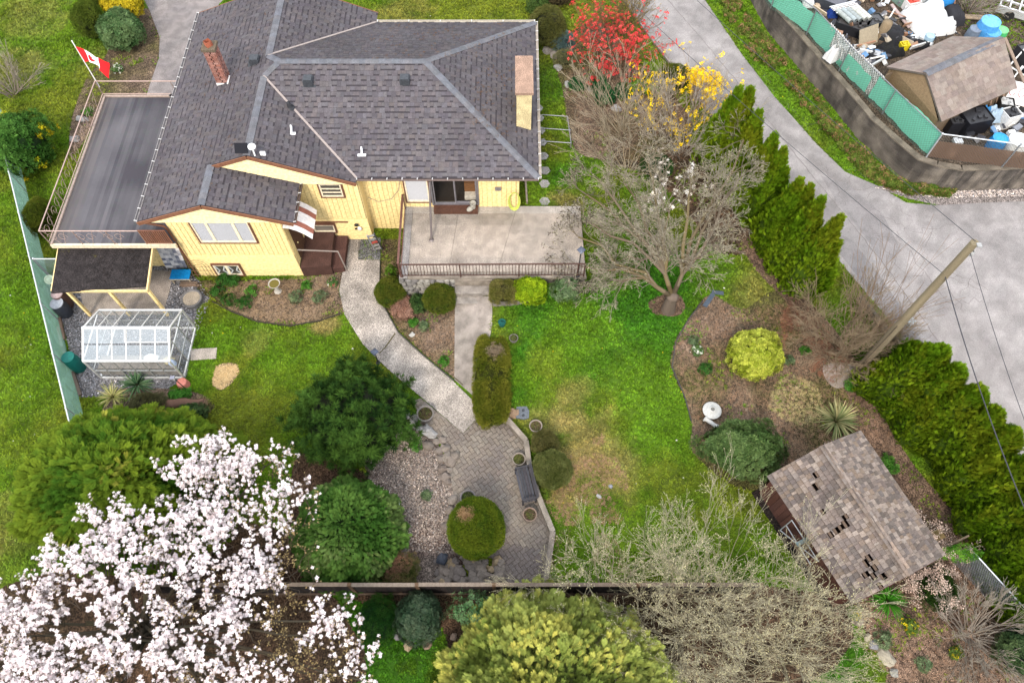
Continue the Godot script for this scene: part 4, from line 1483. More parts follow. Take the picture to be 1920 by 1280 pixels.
	for i in 900:
		var p := Vector3(rf(-1.6, 0.3), 0, rf(-27, -22))
		p.y = 4.1 + 0.39 * (1.11 - p.x) + 0.02
		if i > 330:
			p = Vector3(rf(-6.5, 0), 0, rf(-30, -25.6))
			p.y = 4.1 + 0.39 * (p.z + 30.2) + 0.02
			if i > 700:
				p = Vector3(rf(-14, -10.8), 0, rf(-29, -19))
				p.y = 4.1 + 0.36 * (p.x + 14.97) + 0.02
		if fn.get_noise_2d(p.x * 40, p.z * 40) < 0.0 or p.y > 5.9:
			continue
		where.append(Transform3D(Basis(Vector3.UP, rf(0, TAU)).scaled(Vector3.ONE * rf(0.02, 0.06)), p))
		tints.append(vary(C(0.16, 0.08, 0.03), 0.3))
	copies(L.litter, where, tints, "roof_moss", M.leaf, h)
	# awning over the side door
	mb = MB.new()
	var aw := Vector3(-9.3, 3.55, -19.95)
	for i in 6:
		mb.col = C(0.30, 0.11, 0.08) if i in [1, 4] else C(0.75, 0.70, 0.68)
		var z0 := -20.05 + i * 0.25
		for k in 4:
			var t0 := k / 4.0
			var t1 := (k + 1) / 4.0
			var a := Vector3(-9.35 + t0 * 1.05, 3.5 - 0.75 * t0 * t0, 0)
			var b := Vector3(-9.35 + t1 * 1.05, 3.5 - 0.75 * t1 * t1, 0)
			mb.quad(a + Vector3(0, 0, z0 + 0.25), b + Vector3(0, 0, z0 + 0.25), b + Vector3(0, 0.02, z0 + 0.005), a + Vector3(0, 0.02, z0 + 0.005))
	part(mb, "awning", M.rough_metal, h)
	mb = MB.new()
	mb.col = C(0.16, 0.08, 0.05)
	mb.box(Vector3(-9.34, 1.75, -19.5), Vector3(0.08, 2.0, 0.95))
	var sd := part(mb, "side_door", M.wood, h)
	mb = MB.new()
	mb.col = C(0.7, 0.6, 0.3)
	mb.blob(Vector3(-9.26, 1.7, -19.15), Vector3(0.04, 0.04, 0.04), fn, 0.0, 1, 4, 8)
	part(mb, "handle", M.metal, sd)
	# porch of brown boards
	mb = MB.new()
	mb.col = C(0.11, 0.055, 0.045)
	mb.prism(PackedVector2Array([Vector2(-9.37, -20.5), Vector2(-8.05, -20.5), Vector2(-8.0, -18.62), Vector2(-9.3, -18.5)]), 0.0, 0.7)
	var po := part(mb, "porch", M.concrete, h)
	mb = MB.new()
	mb.col = C(0.13, 0.065, 0.052)
	mb.prism(PackedVector2Array([Vector2(-8.05, -20.5), Vector2(-7.5, -20.5), Vector2(-7.5, -18.75), Vector2(-8.0, -18.7)]), 0.0, 0.36)
	part(mb, "step", M.concrete, po)
	mb = MB.new()
	mb.col = C(0.24, 0.2, 0.18)
	mb.tube([Vector3(-9.3, 1.5, -18.9), Vector3(-7.55, 1.45, -18.85), Vector3(-7.42, 0.03, -18.8)], 0.035, 0.035, 7)
	part(mb, "handrail", M.plastic, po)
	# cable and vent on the wall, hose tap
	mb = MB.new()
	mb.col = C(0.25, 0.22, 0.2)
	mb.tube([Vector3(-6.3, 2.3, -21.12), Vector3(-5.9, 2.0, -21.12), Vector3(-5.3, 2.2, -21.12), Vector3(-4.9, 2.8, -21.12), Vector3(-4.75, 3.6, -21.12)], 0.012, 0.012, 4)
	part(mb, "cable", M.plastic, h)
	mb = MB.new()
	mb.col = C(0.28, 0.26, 0.27)
	mb.box(Vector3(-0.6, 2.85, -21.14), Vector3(0.26, 0.2, 0.06))
	part(mb, "wall_vent", M.metal, h)
	mb = MB.new()
	mb.col = C(0.7, 0.68, 0.66)
	mb.box(Vector3(-4.0, 3.93, -31.2), Vector3(0.06, 0.05, 0.05))
	# bird on the wall
	mb = MB.new()
	mb.col = C(0.75, 0.73, 0.7)
	mb.blob(Vector3(-6.85, 0.95, -20.45), Vector3(0.1, 0.14, 0.06), fn, 0.2)
	mb.col = C(0.02, 0.02, 0.02)
	mb.blob(Vector3(-6.95, 1.22, -20.45), Vector3(0.1, 0.08, 0.05), fn, 0.6)
	mb.blob(Vector3(-7.0, 0.95, -20.44), Vector3(0.07, 0.05, 0.05), fn, 0.6)
	part(mb, "wall_ornament", M.plastic, h)

# ---------- the raised patio and what stands on it ----------
func build_terrace() -> void:
	var top := 1.6
	var zf := -17.38
	var o := thing("patio_terrace", "raised concrete patio with stone faced front wall behind the yellow house", "patio", Vector3.ZERO)
	bare.append(PackedVector2Array([Vector2(-4.75, zf), Vector2(3.15, zf), Vector2(3.04, -21.2), Vector2(-4.75, -21.2)]))
	# slabs parted by joints
	var mb: MB
	var slabs := [[Vector2(-4.75, zf), Vector2(-4.42, zf), Vector2(-4.42, -21.2), Vector2(-4.75, -21.2)],
		[Vector2(-4.41, zf + 0.5), Vector2(-2.70, zf + 0.5), Vector2(-2.35, -21.2), Vector2(-4.41, -21.2)],
		[Vector2(-2.69, zf + 0.5), Vector2(-0.62, zf + 0.5), Vector2(0.22, -21.2), Vector2(-2.34, -21.2)],
		[Vector2(-0.61, zf + 0.5), Vector2(3.12, zf + 0.5), Vector2(3.04, -21.2), Vector2(0.23, -21.2)]]
	for i in slabs.size():
		mb = MB.new()
		var q := PackedVector2Array(slabs[i])
		if i > 0:
			for k in q.size():
				if q[k].y > -18:
					q[k].y = zf - 0.32
		# small cells so that stains can show
		for c in cells(q, 0.16):
			var m: Vector2 = (c[0] + c[2]) / 2
			mb.col = tone("patio", m)
			if i == 0:
				mb.col = mb.col.lerp(C(0.40, 0.38, 0.38), 0.7)
			if m.distance_to(Vector2(-2.2, -18.3)) < 0.5:
				mb.col = mb.col.lerp(C(0.17, 0.14, 0.12), 0.55 * (1 - m.distance_to(Vector2(-2.2, -18.3)) / 0.5) + 0.1 * rf(-1, 1))
			if m.y < -20.2 and m.y > -20.8 and m.x < 0.5:
				mb.col = mb.col.lerp(C(0.30, 0.26, 0.22), clampf(0.4 + 0.8 * fn.get_noise_2d(m.x * 30, m.y * 10), 0, 0.5))
			if m.y < -20.8:
				mb.col = mb.col.lerp(C(0.6, 0.56, 0.52), 0.5)
			mb.prism(c, top - 0.05, top)
		part(mb, "slab", M.concrete, o)
	mb = MB.new()
	mb.col = C(0.40, 0.34, 0.28)
	mb.prism(PackedVector2Array([Vector2(-4.41, zf - 0.31), Vector2(3.12, zf - 0.31), Vector2(3.15, zf), Vector2(-4.41, zf)]), top - 0.13, top)
	part(mb, "edge_slab", M.worn_concrete, o)
	mb = MB.new()
	mb.col = C(0.2, 0.18, 0.16)
	mb.prism(PackedVector2Array([Vector2(-4.7, zf - 0.06), Vector2(3.1, zf - 0.06), Vector2(3.0, -21.16), Vector2(-4.7, -21.16)]), -0.2, top - 0.06)
	var wall := part(mb, "wall", M.worn_concrete, o)
	# stones of the front face
	var y := 0.0
	while y < 1.42:
		var hh := rf(0.13, 0.24)
		var x := -4.72
		while x < -2.5:
			var w := rf(0.16, 0.36)
			var s := shape(tinted(rock_mesh(), [C(0.30, 0.28, 0.26), C(0.38, 0.35, 0.32), C(0.24, 0.22, 0.21), C(0.44, 0.41, 0.36)][rng.randi() % 4]), "stone", M.stone, wall)
			s.position = Vector3(x + w / 2, y + hh / 2, zf - 0.02)
			s.scale = Vector3(w * 0.56, hh * 0.68, 0.12)
			x += w
		y += hh * 0.95
	# side face stones
	for i in 26:
		var s := shape(tinted(rock_mesh(), C(0.27, 0.25, 0.23)), "stone", M.stone, wall)
		s.position = Vector3(-4.74, 0.1 + 0.2 * (i % 7), zf - 0.3 - 0.5 * (i / 7))
		s.scale = Vector3(0.1, 0.13, 0.26)
	mb = MB.new()
	mb.col = C(0.40, 0.34, 0.28)
	mb.box(Vector3(-1.64, 0.9, zf + 0.01), Vector3(1.6, 1.18, 0.1))
	part(mb, "stair_riser", M.worn_concrete, wall)
	# stair
	for i in 3:
		mb = MB.new()
		mb.col = vary(C(0.45, 0.39, 0.34), 0.06)
		mb.box(Vector3(-1.65, 0.5 - i * 0.17, zf + 0.27 + i * 0.33), Vector3(1.58, 1.2 - i * 0.17, 0.40))
		part(mb, "stair_step", M.worn_concrete, o)
	# railings
	rail(o, Vector3(-4.62, top, zf - 0.05), Vector3(3.02, top, zf - 0.09), 0.92, 0.135, C(0.075, 0.04, 0.035))
	rail(o, Vector3(-4.69, top, zf - 0.05), Vector3(-4.75, top, -21.05), 0.98, 2.0, C(0.12, 0.055, 0.045), 0.09)
	# a post under the eave
	mb = MB.new()
	mb.col = C(0.2, 0.17, 0.165)
	mb.tube([Vector3(-3.5, top, -19.35), Vector3(-3.42, 4.0, -20.55)], 0.045, 0.045, 8)
	mb.lathe([Vector2(0.11, top), Vector2(0.10, top + 0.03), Vector2(0.05, top + 0.05)], Vector3(-3.5, 0, -19.35), 12)
	var leaning := thing("leaning_pole", "slim grey metal pole leaning from the patio floor to the eave gutter", "pole")
	part(mb, "pole", M.metal, leaning)
	# step box below the sliding door
	var sb := thing("door_step", "brown wooden step box below the sliding patio door", "step", Vector3(-2.48, top, -20.98))
	for i in 3:
		mb = MB.new()
		mb.col = vary(C(0.16, 0.075, 0.05), 0.06)
		mb.box(Vector3(0, 0.2, -0.06 + 0.155 * (i - 0.5)), Vector3(1.96, 0.035, 0.15))
		part(mb, "plank", M.wood, sb)
	mb = MB.new()
	mb.col = C(0.15, 0.07, 0.046)
	mb.box(Vector3(0, 0.09, 0.21), Vector3(1.94, 0.18, 0.03))
	for s in [-1, 1]:
		mb.box(Vector3(0.955 * s, 0.09, 0), Vector3(0.03, 0.18, 0.4))
	part(mb, "front_board", M.wood, sb)
	# boot shaped planter
	var bt := thing("boot_planter", "white ceramic boot shaped planter standing on the brown door step", "planter", Vector3(-1.72, top + 0.218, -20.95))
	mb = MB.new()
	mb.col = C(0.62, 0.58, 0.5)
	mb.lathe([Vector2(0.11, 0), Vector2(0.12, 0.14), Vector2(0.13, 0.3), Vector2(0.15, 0.33), Vector2(0.12, 0.33), Vector2(0.1, 0.26), Vector2(0.0, 0.25)], Vector3.ZERO, 14)
	mb.blob(Vector3(-0.12, 0.08, 0.12), Vector3(0.13, 0.09, 0.2), fn, 0.1, 1, 6, 10, Basis(Vector3.UP, -0.7))
	part(mb, "boot", M.stone, bt)
	# garden hose hanging in loops
	var ho := thing("garden_hose", "coiled yellow green garden hose hanging on the yellow wall by the patio", "hose", Vector3(0.1, top, -21.08))
	mb = MB.new()
	mb.col = C(0.50, 0.55, 0.12)
	for k in 5:
		var path := []
		for i in 19:
			var a := TAU * i / 18
			path.append(Vector3(sin(a) * (0.19 + 0.018 * k), 0.6 + cos(a) * (0.52 + 0.02 * k), 0.03 + 0.022 * k))
		mb.tube(path, 0.018, 0.018, 6)
	part(mb, "loops", M.plastic, ho)
	# lamp post at the right corner of the patio
	garden_lamp(Vector3(2.78, top, zf - 0.12), 1.95, "black lamp post with square lantern at the right corner of the patio")
	# side walkway of hexagon slabs
	var hx := [Vector3(1.48, 1.25, -21.74), Vector3(1.50, 1.25, -22.77), Vector3(1.54, 1.25, -23.56), Vector3(1.48, 1.25, -24.44), Vector3(1.42, 1.25, -25.31), Vector3(1.36, 1.25, -26.06), Vector3(1.32, 1.25, -26.87), Vector3(1.28, 1.25, -27.54)]
	for i in hx.size():
		mb = MB.new()
		mb.col = vary(C(0.44, 0.42, 0.43), 0.06)
		mb.prism(ring(6, 0.25), -0.03, 0.035)
		var st := thing("stepping_stone", "hexagonal grey stepping stone in the lawn strip right of the house", "stepping stone", hx[i], "hexagon stepping stones beside the house", rf(-0.1, 0.1))
		var which := ["nearest to the patio", "second from the patio", "third from the patio", "fourth from the patio", "fifth from the patio", "sixth from the patio", "seventh from the patio", "farthest from the patio"]
		st.set_meta("label", "hexagonal grey stepping stone beside the house, " + which[i])
		part(mb, "slab", M.concrete, st)
	# clothes line poles
	var ends := [[Vector3(1.44, 1.60, -26.76), Vector3(2.67, 1.60, -26.65)], [Vector3(1.37, 1.60, -25.89), Vector3(2.79, 1.60, -25.76)], [Vector3(1.31, 1.60, -25.08), Vector3(2.78, 1.60, -24.95)]]
	var frame_ := thing("clothes_line", "grey metal clothes line bars on posts right of the house", "clothes line")
	for e in ends:
		mb = MB.new()
		mb.col = C(0.3, 0.3, 0.34)
		mb.tube(e, 0.022, 0.022, 6)
		part(mb, "bar", M.metal, frame_)
	mb = MB.new()
	mb.col = C(0.3, 0.3, 0.34)
	for e in [ends[0][1], ends[2][1]]:
		mb.tube([down(e), e], 0.03, 0.03, 6)
	mb.tube([ends[0][1], ends[2][1]], 0.025, 0.025, 6)
	part(mb, "post", M.metal, frame_)
	# things by the right end of the house
	mb = MB.new()
	mb.col = C(0.40, 0.34, 0.28)
	mb.bar(Vector3(0.62, 1.25, -22.99) + Vector3(0, 0.05, 0), Vector3(0.68, 1.25, -21.62) + Vector3(0, 0.05, 0), 0.08, 0.2)
	var kb := part(mb, "edging_board", M.wood, self)
	tag(kb, "narrow pale board edging the soil at the house's right corner", "edging")

func cells(q: PackedVector2Array, s: float) -> Array:
	var out := []
	var lo := q[0]
	var hi := q[0]
	for p in q:
		lo = lo.min(p)
		hi = hi.max(p)
	for i in range(floori(lo.x / s), ceili(hi.x / s)):
		for j in range(floori(lo.y / s), ceili(hi.y / s)):
			var a := Vector2(i, j) * s
			for c in Geometry2D.intersect_polygons(PackedVector2Array([a, a + Vector2(s, 0), a + Vector2(s, s), a + Vector2(0, s)]), q):
				if c.size() > 2:
					out.append(c)
	return out

func rail(host: Node3D, a: Vector3, b: Vector3, h: float, gap: float, k: Color, bar_w := 0.05) -> void:
	var n := int(a.distance_to(b) / gap)
	var mb := MB.new()
	mb.col = k
	mb.bar(a + Vector3.UP * h, b + Vector3.UP * h, bar_w, 0.05)
	var r := part(mb, "railing", M.plastic, host)
	mb = MB.new()
	mb.col = k
	mb.bar(a + Vector3.UP * 0.12, b + Vector3.UP * 0.12, 0.035, 0.03)
	part(mb, "bottom_rail", M.plastic, r)
	for i in n + 1:
		var p := a.lerp(b, float(i) / n)
		mb = MB.new()
		mb.col = k
		var post := i % 18 == 0 or i == n
		var w := 0.05 if post else 0.022
		mb.box(p + Vector3.UP * (h / 2 if post else h / 2 + 0.06), Vector3(w, h if post else h - 0.14, w))
		part(mb, "post" if post else "baluster", M.plastic, r)

func garden_lamp(p: Vector3, h: float, label: String, k := Color(0.03, 0.03, 0.035)) -> Node3D:
	var o := thing("garden_lamp", label, "garden lamp", p)
	var mb := MB.new()
	mb.col = k
	mb.tube([Vector3.ZERO, Vector3(0, h - 0.28, 0)], 0.03, 0.025, 8)
	mb.lathe([Vector2(0.1, 0), Vector2(0.09, 0.04), Vector2(0.03, 0.07)], Vector3.ZERO, 12)
	part(mb, "post", M.plastic, o)
	mb = MB.new()
	mb.col = C(0.5, 0.52, 0.55)
	mb.lathe([Vector2(0.07, h - 0.28), Vector2(0.11, h - 0.1)], Vector3.ZERO, 4)
	part(mb, "lantern_glass", M.gloss_pane, o)
	mb = MB.new()
	mb.col = C(0.09, 0.10, 0.13)
	mb.lathe([Vector2(0.19, h - 0.1), Vector2(0.17, h - 0.06), Vector2(0.05, h), Vector2(0, h + 0.02)], Vector3.ZERO, 4)
	part(mb, "lantern_cap", M.metal, o)
	return o

# ---------- deck, lean-to, greenhouse and the yard left of the house ----------
func build_deck() -> void:
	var o := thing("sun_deck", "grey membrane covered balcony deck with thin iron railing left of the house", "deck")
	var mb := MB.new()
	for c in cells(PackedVector2Array([Vector2(-19.05, -18.35), Vector2(-14.0, -18.35), Vector2(-14.0, -26.75), Vector2(-19.05, -26.75)]), 0.14):
		var p: Vector2 = c[0]
		var s := fn.get_noise_2d(p.x * 120, p.y * 2.5)
		mb.col = C(0.045, 0.043, 0.050).lerp(C(0.095, 0.090, 0.098), clampf(0.35 + 0.6 * s + 0.9 * fn.get_noise_2d(p.x * 10, p.y * 10), 0, 1))
		if p.x < -18.3:
			mb.col = mb.col.lerp(C(0.12, 0.10, 0.085), clampf(0.6 * (-18.3 - p.x) + 0.3 * s, 0, 0.8))
		mb.prism(c, 2.62, 2.7)
	part(mb, "floor", M.matt, o)
	mb = MB.new()
	mb.col = C(0.34, 0.26, 0.22)
	mb.box(Vector3(-19.1, 2.66, -22.55), Vector3(0.1, 0.22, 8.5))
	mb.box(Vector3(-16.55, 2.66, -26.8), Vector3(5.2, 0.22, 0.1))
	part(mb, "fascia", M.paint, o)
	mb = MB.new()
	mb.col = C(0.62, 0.52, 0.38)
	mb.box(Vector3(-16.55, 2.62, -18.3), Vector3(5.2, 0.2, 0.1))
	part(mb, "front_fascia", M.paint, o)
	mb = MB.new()
	mb.col = YELLOW * 0.9
	for p in [Vector2(-18.9, -26.5), Vector2(-18.9, -22.5), Vector2(-18.9, -18.7)]:
		mb.box(Vector3(p.x, 1.3, p.y), Vector3(0.12, 2.65, 0.12))
	part(mb, "post", M.paint, o)
	board_wall(o, Vector3(-18.8, 0, -19.1), Vector3.RIGHT, [Vector2(0, 0), Vector2(4.7, 0), Vector2(4.7, 2.55), Vector2(0, 2.55)], 0.3, YELLOW)
	# railing of thin pinkish iron
	var k := C(0.42, 0.30, 0.26)
	var h := 3.6
	var nw := Vector3(-19.15, h, -26.83)
	var sw := Vector3(-19.15, h, -18.33)
	var ne := Vector3(-14.6, h, -26.83)
	var se := Vector3(-15.15, h, -18.33)
	mb = MB.new()
	mb.col = k
	for e in [[nw, sw], [nw, ne], [sw, se]]:
		mb.tube([e[0], e[1]], 0.025, 0.025, 6)
	var r := part(mb, "railing", M.plastic, o)
	mb = MB.new()
	mb.col = k
	var lo := Vector3(0, -0.75, 0)
	for e in [[nw, sw], [nw, ne]]:
		mb.tube([e[0] + lo, e[1] + lo], 0.018, 0.018, 5)
	part(mb, "lower_bar", M.plastic, r)
	for i in 8:
		var pts := [nw.lerp(sw, i / 4.0)] if i < 5 else [sw.lerp(se, (i - 4) / 3.0)]
		mb = MB.new()
		mb.col = k * 0.6
		mb.tube([pts[0], pts[0] + Vector3(0, -0.95, 0)], 0.022, 0.022, 6)
		part(mb, "post", M.plastic, r)
	for x in [-15.7, -15.4]:
		mb = MB.new()
		mb.col = k * 0.6
		mb.tube([Vector3(x, h, -26.83), Vector3(x + 0.05, h - 0.95, -26.8)], 0.016, 0.016, 5)
		part(mb, "post", M.plastic, r)
	# scrolls
	for i in 11:
		var along := i < 8
		var c := Vector3(-19.15, h - 0.42, -25.8 + i * 0.98) if along else Vector3(-18.6 + (i - 8) * 1.15, h - 0.42, -18.33)
		var u := Vector3(0, 0, 1) if along else Vector3.RIGHT
		mb = MB.new()
		mb.col = k * (0.75 if along else 0.9)
		for s in [-1, 1]:
			var path := []
			for j in 15:
				var a := j * 0.52
				var rr := 0.26 - j * 0.014
				path.append(c + u * s * (0.2 + 0.0 + cos(a) * rr * 0.8) + Vector3.UP * (sin(a) * rr))
			mb.tube(path, 0.009, 0.009, 4)
			mb.tube([c + u * s * 0.05 + Vector3.DOWN * 0.5, c + u * s * 0.25 + Vector3.DOWN * 0.05, c + u * s * 0.42 + Vector3.UP * 0.4], 0.009, 0.009, 4)
		part(mb, "scroll", M.plastic, r)
	# slatted brown panel beside the wall
	var g := part(tubes([[Vector3(-15.15, 3.62, -18.33), Vector3(-14.05, 3.62, -18.33)], [Vector3(-15.15, 2.8, -18.33), Vector3(-14.05, 2.8, -18.33)]], 0.035, BROWN), "slatted_gate", M.paint, o)
	for i in 13:
		mb = MB.new()
		mb.col = vary(BROWN * 1.2, 0.1)
		mb.box(Vector3(-15.1 + i * 0.086, 3.2, -18.32), Vector3(0.05, 0.86, 0.03))
		part(mb, "slat", M.paint, g)
	# flag on a white pole tied to the corner post
	var f := thing("flag_on_pole", "red and white flag hanging from a white pole at the deck corner", "flag")
	var a := Vector3(-19.13, 3.2, -26.87)
	var b := Vector3(-19.15, 5.72, -26.97)
	f.position = a
	part(tubes([[Vector3(0, 0, 0), b - a]], 0.024, C(0.8, 0.78, 0.76)), "pole", M.plastic, f)
	mb = MB.new()
	var leaf := [Vector2(0, 0.95), Vector2(0.18, 0.62), Vector2(0.4, 0.72), Vector2(0.32, 0.28), Vector2(0.58, 0.5), Vector2(0.66, 0.32), Vector2(0.95, 0.36), Vector2(0.85, 0.1), Vector2(0.95, 0.0), Vector2(0.45, -0.42), Vector2(0.5, -0.58), Vector2(0.06, -0.5), Vector2(0.05, -0.95)]
	var lp := PackedVector2Array()
	for p in leaf:
		lp.append(p)
	for i in range(leaf.size() - 1, -1, -1):
		lp.append(Vector2(-leaf[i].x, leaf[i].y))
	var img := Image.create(128, 64, false, Image.FORMAT_RGB8)
	for x in 128:
		for y in 64:
			var red := x < 36 or x >= 92 or inside(Vector2((x - 64) / 22.0, (32 - y) / 25.0), lp)
			img.set_pixel(x, y, Color(0.8, 0.04, 0.08) if red else Color(0.93, 0.92, 0.93))
	var fm := StandardMaterial3D.new()
	fm.resource_name = "flag_cloth"
	fm.albedo_texture = ImageTexture.create_from_image(img)
	fm.roughness = 0.85
	fm.cull_mode = BaseMaterial3D.CULL_DISABLED
	mb = MB.new()
	var nx := 22
	var ny := 10
	for i in nx + 1:
		for j in ny + 1:
			var u := i / float(nx)
			var w := j / float(ny)
			# limp: the middle folds over and the free end hangs down
			var x := u * 0.95 + 0.06 * sin(u * 9)
			var y := 2.25 - w * 0.85 * (1 - 0.62 * sin(PI * 0.5 * minf(u * 1.35, 1.0))) - pow(u, 1.5) * 1.0
			var z := 0.09 * sin(u * 10 + w * 5) * u + 0.55 * w * sin(PI * 0.5 * u) * 0.5 + (0.25 * (w - 0.3) if u > 0.7 else 0.0)
			mb.at(Vector3(x + 0.02, y, z - 0.05), Vector3(0, 0.3, 1).normalized(), Vector2(u, w))
	for i in nx:
		for j in ny:
			var q := i * (ny + 1) + j
			mb.ix.append_array([q, q + ny + 1, q + 1, q + 1, q + ny + 1, q + ny + 2])
	part(mb, "cloth", fm, f)
	# dark wire coil on the deck's far edge
	var co := thing("cable_coil", "small coil of dark cable lying on the far edge of the grey deck", "cable", Vector3(-15.72, 2.78, -26.7))
	mb = MB.new()
	mb.col = C(0.12, 0.11, 0.11)
	for t in 5:
		var path := []
		for i in 13:
			var an := TAU * i / 12
			path.append(Vector3(cos(an) * 0.24, 0.05 + 0.03 * t, sin(an) * 0.13 + 0.02 * t))
		mb.tube(path, 0.02, 0.02, 5)
	part(mb, "coil", M.plastic, co)

func tubes(list: Array, r: float, k: Color, sides := 6) -> MB:
	var mb := MB.new()
	mb.col = k
	for p in list:
		mb.tube(p, r, r, sides)
	return mb

func barrel(called: String, label: String, p: Vector3, r: float, h: float, k: Color, lid: Color, lean := Vector3.UP) -> Node3D:
	var o := thing(called, label, "barrel", p)
	o.basis = frame(lean.normalized())
	var mb := MB.new()
	mb.col = k
	var prof := [Vector2(r * 0.86, 0)]
	for i in 11:
		var t := i / 10.0
		prof.append(Vector2(r * (0.9 + 0.14 * sin(PI * t)) * (1.03 if i in [3, 7] else 1.0), t * h))
	mb.lathe(prof, Vector3.ZERO, 22)
	part(mb, "body", M.plastic, o)
	mb = MB.new()
	mb.col = lid
	mb.lathe([Vector2(r * 0.92, h - 0.01), Vector2(r * 0.93, h + 0.03), Vector2(r * 0.84, h + 0.03), Vector2(r * 0.8, h), Vector2(0, h + 0.01)], Vector3.ZERO, 22)
	part(mb, "lid", M.plastic, o)
	return o

func build_yard_left() -> void:
	# lean-to roof on three yellow posts
	var o := thing("lean_to", "small lean-to roof of dark felt on yellow posts below the deck", "shelter")
	var mb := MB.new()
	mb.col = C(0.045, 0.036, 0.036)
	var a := Vector3(-19.0, 2.42, -18.5)
	mb.bar(Vector3(-17.05, 2.42, -18.5), Vector3(-16.87, 2.18, -16.42), 3.86, 0.07)
	part(mb, "roof", M.felt, o)
	mb = MB.new()
	mb.col = C(0.66, 0.5, 0.25)
	mb.bar(Vector3(-18.85, 2.14, -16.38), Vector3(-14.9, 2.14, -16.38), 0.05, 0.14)
	mb.bar(Vector3(-15.05, 2.40, -18.5), Vector3(-14.92, 2.16, -16.4), 0.06, 0.14)
	mb.bar(Vector3(-19.0, 2.40, -18.5), Vector3(-18.82, 2.16, -16.4), 0.05, 0.14)
	part(mb, "fascia", M.paint, o)
	for x in [-18.35, -16.62, -14.98]:
		mb = MB.new()
		mb.col = YELLOW
		mb.box(Vector3(x, 1.05, -16.5), Vector3(0.11, 2.1, 0.11))
		part(mb, "post", M.paint, o)
	var where := []
	var tints := []
	for i in 700:
		var t := rng.randf()
		var p := Vector3(rf(-18.9, -15.1) + 0.18 * t, lerpf(2.46, 2.22, t), lerpf(-18.45, -16.45, t))
		if fn.get_noise_2d(p.x * 30, p.z * 30) + rf(-.2, .2) < -0.05:
			continue
		where.append(Transform3D(Basis(Vector3.UP, rf(0, TAU)).scaled(Vector3(1, 0.6, 1) * rf(0.02, 0.06)), p))
		tints.append(vary(C(0.09, 0.08, 0.02) if t < 0.3 and p.x < -17 else C(0.03, 0.025, 0.024), 0.4))
	copies(L.litter, where, tints, "moss_and_needles", M.leaf, o)
	greenhouse()
	# things against the fence
	barrel("rain_barrel", "brown rain barrel with pale lid standing behind the black one by the fence", Vector3(-19.45, 0.00, -17.01), 0.27, 0.95, C(0.10, 0.055, 0.045), C(0.36, 0.27, 0.26))
	barrel("rain_barrel", "black rain barrel with grey lid by the fence beside the brown one", Vector3(-19.39, 0.00, -16.58), 0.3, 0.85, C(0.045, 0.05, 0.062), C(0.32, 0.34, 0.38))
	barrel("compost_barrel", "green plastic barrel standing between the wire fence and the greenhouse", Vector3(-18.08, 0.00, -13.93), 0.28, 1.0, C(0.010, 0.12, 0.10), C(0.010, 0.12, 0.10))
	var bn := thing("round_target", "pale green round plastic lid hung on the fence near the barrels", "disc", Vector3(-20.09, 0.80, -17.82))
	mb = MB.new()
	mb.col = C(0.45, 0.55, 0.42)
	mb.lathe([Vector2(0.2, -0.02), Vector2(0.21, 0.03), Vector2(0.17, 0.03), Vector2(0.15, 0.01), Vector2(0.09, 0.01), Vector2(0.08, 0.03), Vector2(0, 0.03)], Vector3.ZERO, 20, frame(Vector3(0.5, 0.7, 0.4).normalized()))
	part(mb, "disc", M.plastic, bn)
	var lg := thing("clay_pot", "small terracotta pot lying at the foot of the black barrel", "flower pot", Vector3(-19.39, 0.00, -16.47))
	mb = MB.new()
	mb.col = C(0.42, 0.19, 0.12)
	mb.lathe([Vector2(0.08, 0), Vector2(0.13, 0.2), Vector2(0.15, 0.2), Vector2(0.15, 0.25), Vector2(0.12, 0.25), Vector2(0.1, 0.1)], Vector3.ZERO, 14)
	part(mb, "pot", M.brickwork, lg)
	var edges := [[Vector3(-19.60, 0.00, -16.31), Vector3(-19.11, 0.00, -15.25), C(0.30, 0.2, 0.15), "reddish weathered plank edging the gravel below the barrels"], [Vector3(-19.53, 0.00, -15.86), Vector3(-19.07, 0.00, -14.89), C(0.55, 0.46, 0.36), "pale plank edging the gravel halfway along the wire fence"], [Vector3(-19.01, 0.00, -14.82), Vector3(-18.72, 0.00, -14.38), C(0.32, 0.29, 0.26), "short grey plank edging the gravel next to the green barrel"], [Vector3(-18.30, 0.00, -13.73), Vector3(-17.69, 0.00, -12.66), C(0.2, 0.16, 0.13), "dark plank edging the gravel below the green barrel"]]
	for e in edges:
		mb = MB.new()
		mb.col = e[2]
		mb.bar(e[0] + Vector3.UP * 0.06, e[1] + Vector3.UP * 0.06, 0.12, 0.14)
		tag(part(mb, "edging_plank", M.wood, self), e[3], "plank")
	# pictures and table at the corner under the deck
	var bo := thing("leaning_board", "white and grey patterned board leaning on the yellow wall under the deck", "board", Vector3(-15.0, 0.2, -18.85))
	mb = MB.new()
	for i in 6:
		for j in 8:
			mb.col = C(0.62, 0.6, 0.6).lerp(C(0.16, 0.17, 0.22), clampf(0.4 + 2.0 * fn.get_noise_2d(i * 60, j * 40 + 7), 0, 1))
			mb.box(Vector3(-0.4 + i * 0.16, 0.1 + j * 0.15, 0.02), Vector3(0.16, 0.15, 0.03), Basis())
	part(mb, "panel", M.paint, bo)
	bo.rotation.x = -0.2
	var tb := thing("blue_table", "low table with a bright blue top at the wing's left corner", "table", Vector3(-14.66, 0.00, -18.35))
	mb = MB.new()
	mb.col = C(0.004, 0.17, 0.42)
	mb.box(Vector3(0, 0.42, 0), Vector3(0.86, 0.04, 0.5))
	part(mb, "table_top", M.plastic, tb)
